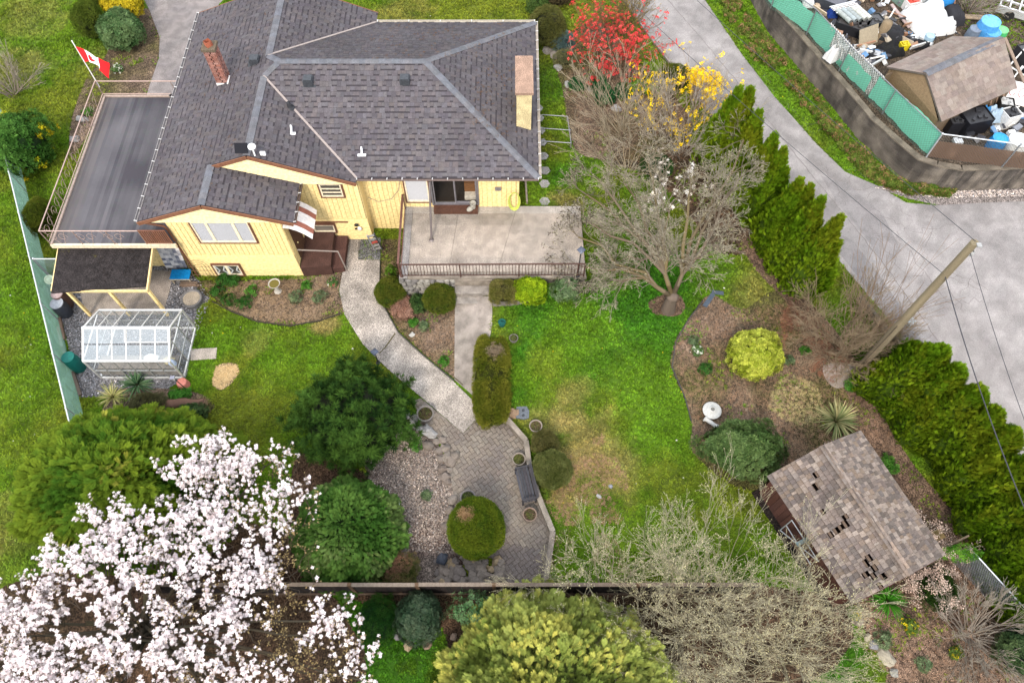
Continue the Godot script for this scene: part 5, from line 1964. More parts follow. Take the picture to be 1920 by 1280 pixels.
	for s in [[-1, -1], [-1, 1], [1, -1], [1, 1]]:
		mb = MB.new()
		mb.col = C(0.55, 0.45, 0.32)
		mb.box(Vector3(0.38 * s[0], 0.2, 0.2 * s[1]), Vector3(0.05, 0.42, 0.05))
		part(mb, "leg", M.wood, tb)
	mb = MB.new()
	mb.col = C(0.7, 0.6, 0.45)
	mb.box(Vector3(0, 0.37, 0.26), Vector3(0.9, 0.06, 0.02))
	part(mb, "apron", M.wood, tb)
	var bp := thing("timber_stack", "short stack of weathered timber offcuts lying before the blue table", "timber", Vector3(-14.33, 0.00, -18.04))
	for i in 5:
		mb = MB.new()
		mb.col = vary(C(0.28, 0.2, 0.15), 0.2)
		mb.box(Vector3(rf(-.05, .05), 0.04 + 0.06 * (i / 2), 0.09 * (i % 2) - 0.05), Vector3(0.75, 0.05, 0.09), Basis(Vector3.UP, rf(-.08, .08)))
		part(mb, "plank", M.wood, bp)
	var ct := thing("concrete_well_ring", "round concrete tub filled with sand colour soil at the gravel's corner", "planter", Vector3(-13.99, 0.00, -17.18))
	mb = MB.new()
	mb.col = C(0.26, 0.25, 0.25)
	mb.lathe([Vector2(0.4, 0), Vector2(0.45, 0.28), Vector2(0.44, 0.32), Vector2(0.38, 0.32), Vector2(0.37, 0.26), Vector2(0, 0.27)], Vector3.ZERO, 28)
	part(mb, "ring", M.worn_concrete, ct)
	mb = MB.new()
	mb.col = C(0.50, 0.42, 0.33)
	mb.lathe([Vector2(0.375, 0.28), Vector2(0, 0.29)], Vector3.ZERO, 24)
	part(mb, "filling", M.concrete, ct)
	# trellis
	var tr := thing("garden_trellis", "thin rusty wire arch trellis against the yellow wall of the wing", "trellis", Vector3(-13.69, 0.00, -18.41))
	var arcs := []
	for r in [0.45, 0.3, 0.15]:
		var path := [Vector3(-r, 0, 0)]
		for i in 9:
			path.append(Vector3(-cos(PI * i / 8) * r, 0.95 + sin(PI * i / 8) * r, 0))
		path.append(Vector3(r, 0, 0))
		arcs.append(path)
	for y in [0.3, 0.6, 0.9]:
		arcs.append([Vector3(-0.45, y, 0), Vector3(0.45, y, 0)])
	part(tubes(arcs, 0.01, C(0.2, 0.13, 0.08), 4), "wires", M.rough_metal, tr)
	# bird bath in the bed
	var bb := thing("bird_bath", "white pedestal bird bath with greenish water in the bed before the wing", "bird bath", Vector3(-10.37, 0.00, -17.73))
	mb = MB.new()
	mb.col = C(0.68, 0.63, 0.56)
	mb.lathe([Vector2(0.17, 0), Vector2(0.16, 0.06), Vector2(0.09, 0.12), Vector2(0.075, 0.4), Vector2(0.1, 0.5), Vector2(0.22, 0.56), Vector2(0.27, 0.64), Vector2(0.25, 0.65), Vector2(0.2, 0.6), Vector2(0, 0.59)], Vector3.ZERO, 24)
	part(mb, "basin", M.stone, bb)
	mb = MB.new()
	mb.col = C(0.10, 0.085, 0.02)
	mb.lathe([Vector2(0.215, 0.615), Vector2(0, 0.616)], Vector3.ZERO, 20)
	part(mb, "water", M.gloss_pane, bb)
	# red pot, solar lamp, log
	var rp := thing("red_bucket", "dull red upturned tub in the grass beside the greenhouse corner", "tub", Vector3(-13.56, 0.00, -13.14))
	mb = MB.new()
	mb.col = C(0.42, 0.15, 0.12)
	mb.lathe([Vector2(0.25, 0), Vector2(0.21, 0.3), Vector2(0.18, 0.34), Vector2(0, 0.35)], Vector3.ZERO, 18)
	part(mb, "tub", M.plastic, rp)
	var sl := thing("solar_lamp", "thin black solar lamp post leaning beside the red tub", "garden lamp", Vector3(-13.28, 0.00, -12.83))
	part(tubes([[Vector3.ZERO, Vector3(-0.12, 1.3, 0.0)]], 0.02, C(0.02, 0.02, 0.022)), "post", M.plastic, sl)
	mb = MB.new()
	mb.col = C(0.16, 0.16, 0.2)
	mb.box(Vector3(-0.16, 1.38, 0.0), Vector3(0.2, 0.03, 0.14), Basis(Vector3(0, 0, 1), 0.25))
	part(mb, "solar_cap", M.gloss_pane, sl)
	mb = MB.new()
	mb.col = C(0.72, 0.72, 0.7)
	mb.box(Vector3(-0.13, 1.32, 0.0), Vector3(0.08, 0.07, 0.08))
	part(mb, "lamp_glass", M.plastic, sl)
	var lo := thing("fallen_log", "fat brown log lying at the lawn's edge below the greenhouse", "log", Vector3(-13.26, 0.00, -12.23))
	mb = MB.new()
	mb.col = C(0.22, 0.125, 0.09)
	var path := []
	for i in 9:
		path.append(Vector3(-0.82 + i * 0.205, 0.2 + 0.015 * sin(i * 2.0), 0.03 * sin(i * 1.3)))
	mb.tube(path, 0.2, 0.23, 14)
	for i in mb.v.size():
		mb.v[i] += mb.n[i] * 0.05 * fn.get_noise_3dv(mb.v[i] * Vector3(20, 90, 90))
	part(mb, "trunk", M.bark, lo)
	mb = MB.new()
	mb.col = C(0.40, 0.27, 0.17)
	mb.tube([Vector3(0.81, 0.2, 0), Vector3(0.835, 0.2, 0)], 0.2, 0.19, 14)
	part(mb, "cut_end", M.wood, lo)

func greenhouse() -> void:
	var o := thing("greenhouse", "white framed glass greenhouse with hazy roof panes on the gravel yard", "greenhouse")
	var x0 := -17.05
	var x1 := -13.62
	var zs := -13.46
	var zn := -15.82
	var zr := -14.62
	var e := 1.56
	var r := 2.2
	var wh := C(0.72, 0.71, 0.70)
	var gr := C(0.42, 0.42, 0.41)
	var mb := MB.new()
	mb.col = wh
	for z in [zs, zn]:
		mb.bar(Vector3(x0, e, z), Vector3(x1, e, z), 0.07, 0.06)
		mb.bar(Vector3(x0, 0.06, z), Vector3(x1, 0.06, z), 0.06, 0.1)
	mb.bar(Vector3(x0 - 0.05, r, zr), Vector3(x1 + 0.05, r, zr), 0.11, 0.07)
	for x in [x0, x1]:
		for z in [zs, zn]:
			mb.box(Vector3(x, e / 2, z), Vector3(0.06, e, 0.06))
			mb.bar(Vector3(x, e, z), Vector3(x, r, zr), 0.07, 0.05)
		mb.bar(Vector3(x, 0.06, zs), Vector3(x, 0.06, zn), 0.06, 0.1)
		mb.bar(Vector3(x, e, zs), Vector3(x, e, zn), 0.04, 0.04)
	part(mb, "frame", M.metal, o)
	for i in range(1, 6):
		var x := lerpf(x0, x1, i / 6.0)
		mb = MB.new()
		mb.col = wh
		for z in [zs, zn]:
			mb.bar(Vector3(x, e, z), Vector3(x, r, zr), 0.035, 0.035)
		part(mb, "rafter", M.metal, o)
		mb = MB.new()
		mb.col = gr
		for z in [zs, zn]:
			mb.box(Vector3(x, e / 2, z), Vector3(0.035, e, 0.035))
		part(mb, "upright", M.metal, o)
	mb = MB.new()
	mb.col = gr
	for z in [zs, zn]:
		mb.bar(Vector3(x0, 0.72, z), Vector3(x1, 0.72, z), 0.03, 0.04)
	for x in [x0, x1]:
		mb.bar(Vector3(x, 0.72, zs), Vector3(x, 0.72, zn), 0.03, 0.04)
		for t in [0.33, 0.66]:
			mb.box(Vector3(x, 0.92, lerpf(zs, zn, t)), Vector3(0.035, 1.8, 0.035))
	part(mb, "glazing_bar", M.metal, o)
	# panes
	for i in 6:
		var xa := lerpf(x0, x1, i / 6.0) + 0.03
		var xb := lerpf(x0, x1, (i + 1) / 6.0) - 0.03
		for s in [[zs, 1], [zn, -1]]:
			for half in 2:
				var t0: float = 0.02 + half * 0.5
				var t1: float = 0.48 + half * 0.5
				var a := Vector3(xa, lerpf(e, r, t0) + 0.02, lerpf(s[0], zr, t0))
				var b := Vector3(xb, a.y, a.z)
				var c := Vector3(xb, lerpf(e, r, t1) + 0.02, lerpf(s[0], zr, t1))
				var d := Vector3(xa, c.y, c.z)
				mb = MB.new()
				mb.quad(a, b, c, d)
				part(mb, "roof_pane", M.hazy_glass if s[1] > 0 else M.glass, o)
			for lv in [[0.12, 0.7], [0.74, 1.52]]:
				mb = MB.new()
				mb.quad(Vector3(xa, lv[0], s[0]), Vector3(xb, lv[0], s[0]), Vector3(xb, lv[1], s[0]), Vector3(xa, lv[1], s[0]))
				part(mb, "wall_pane", M.glass, o)
	for x in [x0, x1]:
		for k in 3:
			var za := lerpf(zs, zn, k / 3.0 + 0.012)
			var zb := lerpf(zs, zn, (k + 1) / 3.0 - 0.012)
			for lv in [[0.12, 0.7], [0.74, 1.52]]:
				mb = MB.new()
				mb.quad(Vector3(x, lv[0], za), Vector3(x, lv[0], zb), Vector3(x, lv[1], zb), Vector3(x, lv[1], za))
				part(mb, "end_pane", M.glass if k != 1 else M.hazy_glass, o)
		mb = MB.new()
		mb.tri(Vector3(x, e + 0.03, zs - 0.05), Vector3(x, e + 0.03, zn + 0.05), Vector3(x, r - 0.05, zr))
		part(mb, "gable_pane", M.glass, o)
	# roof window, ajar, and the door frame
	mb = MB.new()
	mb.col = wh
	var va := Vector3(lerpf(x0, x1, 0.5), 0, 0)
	for seg in [[0.5, 0.5], [1.0, 1.0]]:
		mb.bar(Vector3(lerpf(x0, x1, seg[0]) - 0.02, lerpf(e, r, 0.55) + 0.07, lerpf(zs, zr, 0.55)), Vector3(lerpf(x0, x1, seg[1]) - 0.02, r + 0.05, zr + 0.06), 0.035, 0.03)
	mb.bar(Vector3(lerpf(x0, x1, 0.5), lerpf(e, r, 0.55) + 0.07, lerpf(zs, zr, 0.55)), Vector3(x1 - 0.02, lerpf(e, r, 0.55) + 0.07, lerpf(zs, zr, 0.55)), 0.04, 0.03)
	part(mb, "roof_window", M.metal, o)
	# bench, trays and bags inside, seen through the glass
	mb = MB.new()
	mb.col = C(0.30, 0.27, 0.24)
	mb.box(Vector3(-15.3, 0.7, zs - 0.4), Vector3(3.2, 0.05, 0.6))
	for x in [-16.8, -15.3, -13.85]:
		mb.box(Vector3(x, 0.35, zs - 0.6), Vector3(0.05, 0.7, 0.05))
		mb.box(Vector3(x, 0.35, zs - 0.2), Vector3(0.05, 0.7, 0.05))
	var bench := thing("potting_bench", "wooden potting bench standing inside the greenhouse along its front glass", "bench")
	part(mb, "bench_top", M.wood, bench)
	mb = MB.new()
	mb.col = C(0.32, 0.29, 0.26)
	for i in 3:
		mb.box(Vector3(-16.5 + i * 1.1, 0.4, zs - 0.12), Vector3(1.0, 0.55, 0.03))
	part(mb, "front_board", M.wood, bench)
	var bag := thing("white_sack", "white plastic sack lying on the bench inside the greenhouse", "sack", Vector3(-14.75, 0.74, -13.95))
	mb = MB.new()
	mb.col = C(0.75, 0.75, 0.74)
	mb.blob(Vector3(0, 0.12, 0), Vector3(0.3, 0.14, 0.22), fn, 0.4, 1.3, 8, 12)
	part(mb, "sack", M.plastic, bag)
	var bag2 := thing("yellowish_sack", "cream sack slumped near the greenhouse door end", "sack", Vector3(-14.0, 0.74, -13.85))
	mb = MB.new()
	mb.col = C(0.62, 0.55, 0.36)
	mb.blob(Vector3(0, 0.12, 0), Vector3(0.22, 0.14, 0.2), fn, 0.4, 1.3, 8, 12)
	part(mb, "sack", M.cloth, bag2)
	var fb := thing("blue_sack", "pale blue plastic sack behind the greenhouse's front right corner pane", "sack", Vector3(-13.85, 0.5, -13.75))
	mb = MB.new()
	mb.col = C(0.4, 0.48, 0.65)
	mb.blob(Vector3(0, 0.3, 0), Vector3(0.14, 0.3, 0.14), fn, 0.4, 1.3, 8, 12)
	part(mb, "sack", M.plastic, fb)

# ---------- garden between path and lawn ----------
func pot(label: String, p: Vector3, r: float, h: float, k: Color, soil: Color, group := "", fill := true) -> Node3D:
	var o := thing("flower_pot", label, "flower pot", p, group)
	var mb := MB.new()
	mb.col = k
	mb.lathe([Vector2(r * 0.78, 0), Vector2(r, h * 0.92), Vector2(r * 1.06, h * 0.93), Vector2(r * 1.06, h), Vector2(r * 0.9, h), Vector2(r * 0.84, h * 0.75)], Vector3.ZERO, 24)
	part(mb, "pot", M.stone, o)
	mb = MB.new()
	mb.col = soil
	mb.lathe([Vector2(r * 0.87, h * 0.82), Vector2(r * 0.5, h * 0.86), Vector2(0, h * 0.88)], Vector3.ZERO, 18)
	part(mb, "soil", M.soil, o)
	if fill:
		var where := []
		var tints := []
		for i in 40:
			var a := rf(0, TAU)
			var q := Vector3(cos(a), 0, sin(a)) * r * 0.75 * sqrt(rng.randf())
			where.append(Transform3D(frame(Vector3(rf(-.4, .4), 1, rf(-.4, .4)).normalized(), rf(0, TAU)).scaled_local(Vector3.ONE * rf(0.03, 0.08)), q + Vector3(0, h * 0.87, 0)))
			tints.append(vary(C(0.12, 0.10, 0.04).lerp(C(0.06, 0.10, 0.02), rng.randf()), 0.3))
		copies(L.litter, where, tints, "dead_leaves", M.leaf, o)
	return o

func build_garden_middle() -> void:
	# herringbone of blocks
	var outline := PackedVector2Array([Vector2(-4.10, -12.41), Vector2(-3.71, -12.51), Vector2(-1.95, -10.96), Vector2(-1.14, -11.83), Vector2(-0.32, -11.49), Vector2(0.53, -10.53), Vector2(0.63, -9.76), Vector2(0.98, -8.45), Vector2(1.50, -7.02), Vector2(1.20, -5.13), Vector2(-0.62, -5.13), Vector2(-0.69, -6.04), Vector2(-1.39, -6.82), Vector2(-2.21, -8.35), Vector2(-2.46, -9.51), Vector2(-2.75, -10.60), Vector2(-3.42, -11.28)])
	bare.append(outline)
	var mb := MB.new()
	var base := sheet("paver_patio", outline, M.soil, 0.012, "dark_mulch", 0.4, "brown concrete block paving in a herringbone between path and garden wall")
	var o := Vector3(-2.0, 0.02, -9.0)
	var ux := Vector3(cos(0.62), 0, -sin(0.62))
	var uy := Vector3(-sin(0.62), 0, -cos(0.62))
	var q := PackedVector2Array()
	for p in outline:
		var d := Vector3(p.x, 0, p.y) - Vector3(o.x, 0, o.z)
		q.append(Vector2(d.dot(ux), d.dot(uy)))
	var w := 0.165
	var made := 0
	var rest := MB.new()
	var list := []
	for row in range(-40, 40):
		for k in range(-16, 16):
			for v in 2:
				var x := (-row + 4 * k + (2 if v else 0)) * w
				var y := row * w
				var sz := Vector2(w, 2 * w) if v else Vector2(2 * w, w)
				var rect := PackedVector2Array([Vector2(x, y), Vector2(x + sz.x, y), Vector2(x + sz.x, y + sz.y), Vector2(x, y + sz.y)])
				var g := 0.006
				var small := PackedVector2Array([rect[0] + Vector2(g, g), rect[1] + Vector2(-g, g), rect[2] + Vector2(-g, -g), rect[3] + Vector2(g, -g)])
				for c in Geometry2D.intersect_polygons(small, q):
					list.append(c)
	for c in list:
		var m: Vector2 = (c[0] + c[2]) / 2
		var wp := o + ux * m.x + uy * m.y
		var k := vary(C(0.245, 0.205, 0.18).lerp(C(0.36, 0.305, 0.25), clampf(0.4 + 0.9 * fn.get_noise_2d(wp.x * 25, wp.z * 25) + rf(-.25, .25), 0, 1)), 0.08)
		if wp.z > -6.5:
			k = k.lerp(C(0.2, 0.165, 0.16), 0.6)
		var lift := land(wp.x, wp.z)
		var one := MB.new() if made < 300 and c.size() == 4 else rest
		one.col = k
		piece(one, c, o + Vector3.UP * lift, ux, uy, 0.022 + rf(-0.004, 0.004), 0.022 + rf(-0.004, 0.004), m.y - w, m.y + w)
		if one != rest:
			part(one, "paver", M.stone, base)
			made += 1
	part(rest, "paver_field", M.stone, base, true)
	# low concrete kerb along the lawn
	var kerb := [Vector3(-0.64, 0.25, -11.77), Vector3(-0.26, 0.23, -11.51), Vector3(0.55, 0.12, -10.58), Vector3(0.65, 0.05, -9.76), Vector3(0.98, 0.00, -8.45), Vector3(1.52, 0.00, -7.02), Vector3(1.20, 0.00, -5.17)]
	var kb := thing("garden_kerb", "low pale concrete kerb wall between the block paving and the lawn", "kerb")
	for i in kerb.size() - 1:
		mb = MB.new()
		mb.col = vary(C(0.36, 0.31, 0.26), 0.08)
		mb.bar(kerb[i] + Vector3.UP * 0.12, kerb[i + 1] + Vector3.UP * 0.12, 0.2, 0.36)
		part(mb, "kerb_block", M.worn_concrete, kb)
	# thin dark edging beside the path and round beds
	var edge := thing("lawn_edging", "thin dark edging strip between the curved path and the planted bed", "edging")
	var line := [Vector3(-5.97, 0.00, -19.33), Vector3(-5.88, 0.00, -18.04), Vector3(-5.52, 0.00, -16.79), Vector3(-4.88, 0.00, -15.62), Vector3(-3.77, 0.11, -14.48), Vector3(-2.39, 0.26, -13.21)]
	mb = MB.new()
	mb.col = C(0.05, 0.045, 0.04)
	for i in line.size() - 1:
		mb.bar(line[i] + Vector3.UP * 0.04, line[i + 1] + Vector3.UP * 0.04, 0.03, 0.12)
	part(mb, "strip", M.plastic, edge)
	edge = thing("lawn_edging", "thin dark edging strip between the mulch bed and the left lawn", "edging")
	line = [Vector3(-13.17, 0.00, -17.18), Vector3(-12.28, 0.00, -16.69), Vector3(-11.03, 0.00, -16.15), Vector3(-9.55, 0.00, -15.94), Vector3(-8.32, 0.00, -16.20), Vector3(-7.43, 0.00, -16.58)]
	mb = MB.new()
	mb.col = C(0.05, 0.04, 0.035)
	for i in line.size() - 1:
		mb.bar(line[i] + Vector3.UP * 0.03, line[i + 1] + Vector3.UP * 0.03, 0.03, 0.1)
	part(mb, "strip", M.plastic, edge)
	edge = thing("lawn_edging", "thin dark edging strip round the island bed in the right lawn", "edging")
	line = [Vector3(8.08, 1.03, -16.57), Vector3(7.38, 0.91, -15.73), Vector3(6.77, 0.74, -14.68), Vector3(6.56, 0.57, -13.65), Vector3(6.99, 0.36, -12.43), Vector3(7.17, 0.22, -11.44)]
	mb = MB.new()
	mb.col = C(0.05, 0.045, 0.045)
	for i in line.size() - 1:
		mb.bar(line[i] + Vector3.UP * 0.03, line[i + 1] + Vector3.UP * 0.03, 0.03, 0.1)
	part(mb, "strip", M.plastic, edge)
	# joint crack in the path filled with moss
	mb = MB.new()
	mb.col = C(0.06, 0.05, 0.02)
	mb.bar(Vector3(-5.01, 0.00, -15.59) + Vector3.UP * 0.031, Vector3(-5.39, 0.00, -14.89) + Vector3.UP * 0.031, 0.05, 0.012)
	mb.bar(Vector3(-5.39, 0.00, -14.89) + Vector3.UP * 0.031, Vector3(-5.60, 0.00, -14.64) + Vector3.UP * 0.031, 0.035, 0.012)
	mb.bar(Vector3(-2.37, 0.28, -13.35) + Vector3.UP * 0.031, Vector3(-2.01, 0.30, -13.01) + Vector3.UP * 0.031, 0.03, 0.012)
	part(mb, "path_joint", M.matt, self).set_meta("kind", "structure")
	# pots
	pot("large grey stone pot on the paving below the dark mugo pine", Vector3(-3.47, 0.06, -11.69), 0.33, 0.42, C(0.30, 0.27, 0.25), C(0.10, 0.07, 0.04))
	pot("beige clay pot with dead leaves on the lawn by the kerb's bend", Vector3(0.94, 0.18, -11.16), 0.25, 0.3, C(0.40, 0.33, 0.28), C(0.16, 0.1, 0.07))
	pot("beige pot on the paving just above the bench's end", Vector3(0.27, 0.05, -9.83), 0.25, 0.3, C(0.36, 0.30, 0.25), C(0.09, 0.07, 0.03))
	pot("grey pot half hidden behind the round clipped yew", Vector3(-1.67, 0.00, -8.29), 0.29, 0.36, C(0.30, 0.27, 0.26), C(0.06, 0.07, 0.03))
	pot("brown clay pot on the paving just below the bench's end", Vector3(0.67, 0.00, -7.67), 0.26, 0.3, C(0.33, 0.24, 0.19), C(0.15, 0.09, 0.07))
	pot("small teal glazed pot at the top of the long box hedge", Vector3(-0.42, 0.86, -15.52), 0.15, 0.26, C(0.02, 0.15, 0.13), C(0.03, 0.18, 0.15), "", false)
	pot("small grey pot in the grass against the long box hedge", Vector3(0.07, 0.77, -14.84), 0.18, 0.22, C(0.22, 0.2, 0.18), C(0.1, 0.08, 0.05))
	# bench
	var bn := thing("garden_bench", "weathered dark grey slatted garden bench on the paving by the kerb", "bench", Vector3(0.51, 0.00, -8.77), "", -PI / 2 + 0.22)
	# local: length along x, seat depth along z, back at -z
	var dk := C(0.085, 0.08, 0.09)
	for i in 5:
		mb = MB.new()
		mb.col = vary(dk, 0.2)
		mb.box(Vector3(0, 0.44, -0.2 + i * 0.105), Vector3(1.36, 0.03, 0.09))
		part(mb, "seat_slat", M.wood, bn)
	for i in 4:
		mb = MB.new()
		mb.col = vary(dk, 0.2)
		mb.box(Vector3(0, 0.55 + i * 0.105, -0.28 - i * 0.025), Vector3(1.36, 0.085, 0.025))
		part(mb, "back_slat", M.wood, bn)
	for s in [-1, 1]:
		mb = MB.new()
		mb.col = dk * 0.8
		mb.bar(Vector3(0.64 * s, 0.64, 0.27), Vector3(0.64 * s, 0.66, -0.3), 0.07, 0.045)
		part(mb, "armrest", M.wood, bn)
		for z in [0.24, -0.26]:
			mb = MB.new()
			mb.col = dk * 0.8
			mb.box(Vector3(0.64 * s, 0.32, z), Vector3(0.06, 0.64, 0.06))
			part(mb, "leg", M.wood, bn)
	# stone plaque and boulder by the hedge end
	var pl := thing("valve_cover", "blue grey octagonal slab with two round caps lying by the box hedge's lower end", "cover", Vector3(0.39, 0.26, -11.75))
	mb = MB.new()
	mb.col = C(0.19, 0.21, 0.24)
	mb.prism(PackedVector2Array([Vector2(-0.2, -0.28), Vector2(0.2, -0.3), Vector2(0.3, -0.1), Vector2(0.28, 0.2), Vector2(0.1, 0.26), Vector2(-0.22, 0.2), Vector2(-0.26, 0)]), 0.0, 0.09)
	part(mb, "slab", M.stone, pl)
	mb = MB.new()
	mb.col = C(0.08, 0.09, 0.10)
	for z in [-0.12, 0.1]:
		mb.lathe([Vector2(0.06, 0.09), Vector2(0.055, 0.115), Vector2(0, 0.115)], Vector3(0.06, 0, z), 12)
	part(mb, "cap", M.stone, pl)
	rock("smooth tan boulder between the octagonal slab and the box hedge", Vector3(0.04, 0.26, -11.75), 0.27, C(0.36, 0.24, 0.16))
	rock("round white stone in the bed between the two paths", Vector3(-4.27, 0.05, -15.49), 0.15, C(0.62, 0.6, 0.56))
	# rocks edging the paving: one thing, each stone a piece
	var rb := thing("rock_border", "curved border of grey and brown rocks between gravel bed and block paving", "rock border")
	var spots := [Vector3(-4.27, 0.02, -11.76), Vector3(-3.96, 0.03, -11.68), Vector3(-3.92, 0.03, -11.41), Vector3(-3.67, 0.03, -11.17), Vector3(-3.41, 0.04, -11.10), Vector3(-3.15, 0.05, -10.94), Vector3(-3.01, 0.04, -10.65), Vector3(-3.34, 0.03, -10.43), Vector3(-2.75, 0.05, -10.69), Vector3(-2.90, 0.03, -10.25), Vector3(-2.63, 0.04, -10.34), Vector3(-2.56, 0.03, -9.99), Vector3(-2.81, 0.02, -9.90), Vector3(-2.38, 0.03, -9.81), Vector3(-2.45, 0.01, -9.47), Vector3(-2.71, 0.01, -9.51), Vector3(-2.26, 0.04, -9.98), Vector3(-2.59, 0.01, -9.19), Vector3(-2.48, 0.00, -8.98), Vector3(-2.28, 0.00, -8.24), Vector3(-2.33, 0.00, -7.87), Vector3(-2.42, 0.00, -7.53), Vector3(-2.44, 0.00, -7.22), Vector3(-2.16, 0.00, -7.02), Vector3(-2.27, 0.00, -6.78)]
	for i in spots.size():
		var r := rf(0.17, 0.29)
		var k := C(0.46, 0.44, 0.43) if i < 6 else C(0.25, 0.2, 0.17).lerp(C(0.34, 0.29, 0.25), rng.randf())
		var s := shape(tinted(rock_mesh(), k), "stone", M.stone, rb)
		s.position = spots[i] + Vector3.UP * r * 0.3
		s.basis = Basis(Vector3.UP, rf(0, TAU)).scaled(Vector3(r, r * 0.75, r * rf(0.7, 1)))
	rb = thing("rock_pile", "heap of grey and brown rocks against the wooden fence below the round yew", "rock pile")
	for i in 96:
		var t := rng.randf()
		var p := Vector3(rf(-2.75, -0.45), 0, rf(-5.0, -6.5))
		if p.z < -6.0 and (p.x < -1.9 or p.x > -0.7):
			continue
		var r := rf(0.11, 0.27)
		var k := C(0.20, 0.17, 0.155).lerp(C(0.31, 0.26, 0.22), rng.randf())
		if rng.randf() < 0.12:
			k = C(0.42, 0.32, 0.2)
		var s := shape(tinted(rock_mesh(), k), "stone", M.stone, rb)
		s.position = p + Vector3.UP * (r * 0.4 + 0.12 * sin(PI * clampf((p.x + 2.75) / 2.3, 0, 1)) * rng.randf())
		s.basis = Basis(Vector3(rf(-.4, .4), 1, rf(-.4, .4)).normalized(), rf(0, TAU)).scaled(Vector3(r, r * 0.8, r * rf(0.7, 1)))
	rock("blue black boulder sitting on top of the rock pile", Vector3(-2.51, 0.45, -6.00), 0.25, C(0.05, 0.055, 0.075))
	# garden lamp by the pine, another half hidden white hoop
	garden_lamp(Vector3(-5.62, 0.00, -14.18), 1.1, "black lamp post with pale blue cap beside the dark mugo pine")
	var hoop := thing("white_tub", "white plastic tub rim half hidden behind the light green conifer", "tub", Vector3(-4.57, 0.00, -8.04))
	mb = MB.new()
	mb.col = C(0.6, 0.6, 0.6)
	mb.lathe([Vector2(0.24, 0), Vector2(0.3, 0.3), Vector2(0.33, 0.3), Vector2(0.33, 0.33), Vector2(0.29, 0.33), Vector2(0.26, 0.1), Vector2(0, 0.08)], Vector3.ZERO, 24)
	part(mb, "tub", M.plastic, hoop)
	# fallen bird bath in the island bed
	var fb := thing("fallen_bird_bath", "white bird bath bowl lying beside its toppled pedestal in the island bed", "bird bath", Vector3(8.01, 0.24, -11.55))
	mb = MB.new()
	mb.col = C(0.74, 0.73, 0.7)
	mb.lathe([Vector2(0.0, 0.1), Vector2(0.36, 0.12), Vector2(0.38, 0.2), Vector2(0.36, 0.22), Vector2(0.14, 0.27), Vector2(0.12, 0.33), Vector2(0.085, 0.33)], Vector3(0.0, 0.0, -0.28), 26)
	part(mb, "bowl", M.stone, fb)
	mb = MB.new()
	mb.col = C(0.25, 0.24, 0.22)
	mb.lathe([Vector2(0.085, 0.325), Vector2(0, 0.30)], Vector3(0.0, 0.0, -0.28), 14)
	part(mb, "socket", M.stone, fb)
	mb = MB.new()
	mb.col = C(0.76, 0.75, 0.73)
	mb.lathe([Vector2(0.0, 0), Vector2(0.13, 0.0), Vector2(0.13, 0.05), Vector2(0.09, 0.1), Vector2(0.075, 0.5), Vector2(0.11, 0.58), Vector2(0.11, 0.62), Vector2(0, 0.62)], Vector3(-0.32, 0.13, 0.02), 18, frame(Vector3(0.72, 0.02, 0.62).normalized()))
	part(mb, "pedestal", M.stone, fb)
	# folded ladder and boots beside the lower wall
	var la := thing("step_ladder", "folded grey aluminium step ladder leaning at the yellow wall's corner by the gravel strip", "ladder", Vector3(-6.07, 0.00, -19.92))
	la.rotation = Vector3(0.1, 0.25, 0.12)
	for s in [-1, 1]:
		mb = MB.new()
		mb.col = C(0.10, 0.10, 0.12) if s > 0 else C(0.4, 0.4, 0.42)
		mb.box(Vector3(0.16 * s, 0.75, 0), Vector3(0.05, 1.5, 0.07))
		part(mb, "side_rail", M.metal, la)
	for i in 5:
		mb = MB.new()
		mb.col = C(0.3, 0.3, 0.32) if i != 2 else C(0.4, 0.08, 0.07)
		mb.box(Vector3(0, 0.22 + i * 0.29, 0.0), Vector3(0.3, 0.04, 0.1))
		part(mb, "rung", M.metal, la)
	# dark plastic sheet corner at the island bed's tip
	var bp := thing("edging_roll", "dark blue grey strip of edging lying loose at the bed's tip near the old tree", "edging", Vector3(8.43, 1.05, -16.69))
	mb = MB.new()
	mb.col = C(0.06, 0.075, 0.10)
	mb.box(Vector3(-0.1, 0.05, 0.1), Vector3(0.75, 0.03, 0.2), Basis(Vector3.UP, 0.95))
	mb.box(Vector3(0.32, 0.06, -0.27), Vector3(0.5, 0.03, 0.18), Basis(Vector3.UP, -0.15))
	part(mb, "strip", M.plastic, bp)
	# small white lamp lying on the road edge near the pole
	var wb := thing("white_box", "small pale blue box at the road's edge behind the leaning pole's foot", "box", Vector3(16.64, 0.89, -15.58))
	mb = MB.new()
	mb.col = C(0.34, 0.40, 0.45)
	mb.box(Vector3(0, 0.1, 0), Vector3(0.34, 0.2, 0.26), Basis(Vector3.UP, 0.6))
	part(mb, "box", M.plastic, wb)

# ---------- fences, shed, pole, road side ----------
func chain(host: Node3D, a: Vector3, b: Vector3, h: float, gap: float, k: Color, called := "wire_mesh", r := 0.006) -> void:
	var d := b - a
	var ln := d.length()
	var mb := MB.new()
	mb.col = k
	var n := int((ln + h) / gap)
	for i in n:
		var x := i * gap - h
		for s in [1, -1]:
			var x0 := x
			var y0 := 0.0
			var x1 := x + h
			var y1 := h
			if x0 < 0:
				y0 = -x0
				x0 = 0
			if x1 > ln:
				y1 = h - (x1 - ln)
				x1 = ln
			if y1 <= y0:
				continue
			var p := a + d * (x0 / ln) + Vector3.UP * y0
			var q := a + d * (x1 / ln) + Vector3.UP * y1
			if s < 0:
				p = a + d * (1 - x0 / ln) + Vector3.UP * y0
				q = a + d * (1 - x1 / ln) + Vector3.UP * y1
			mb.tube([p, q], r, r, 3, false)
	part(mb, called, M.metal, host, true)

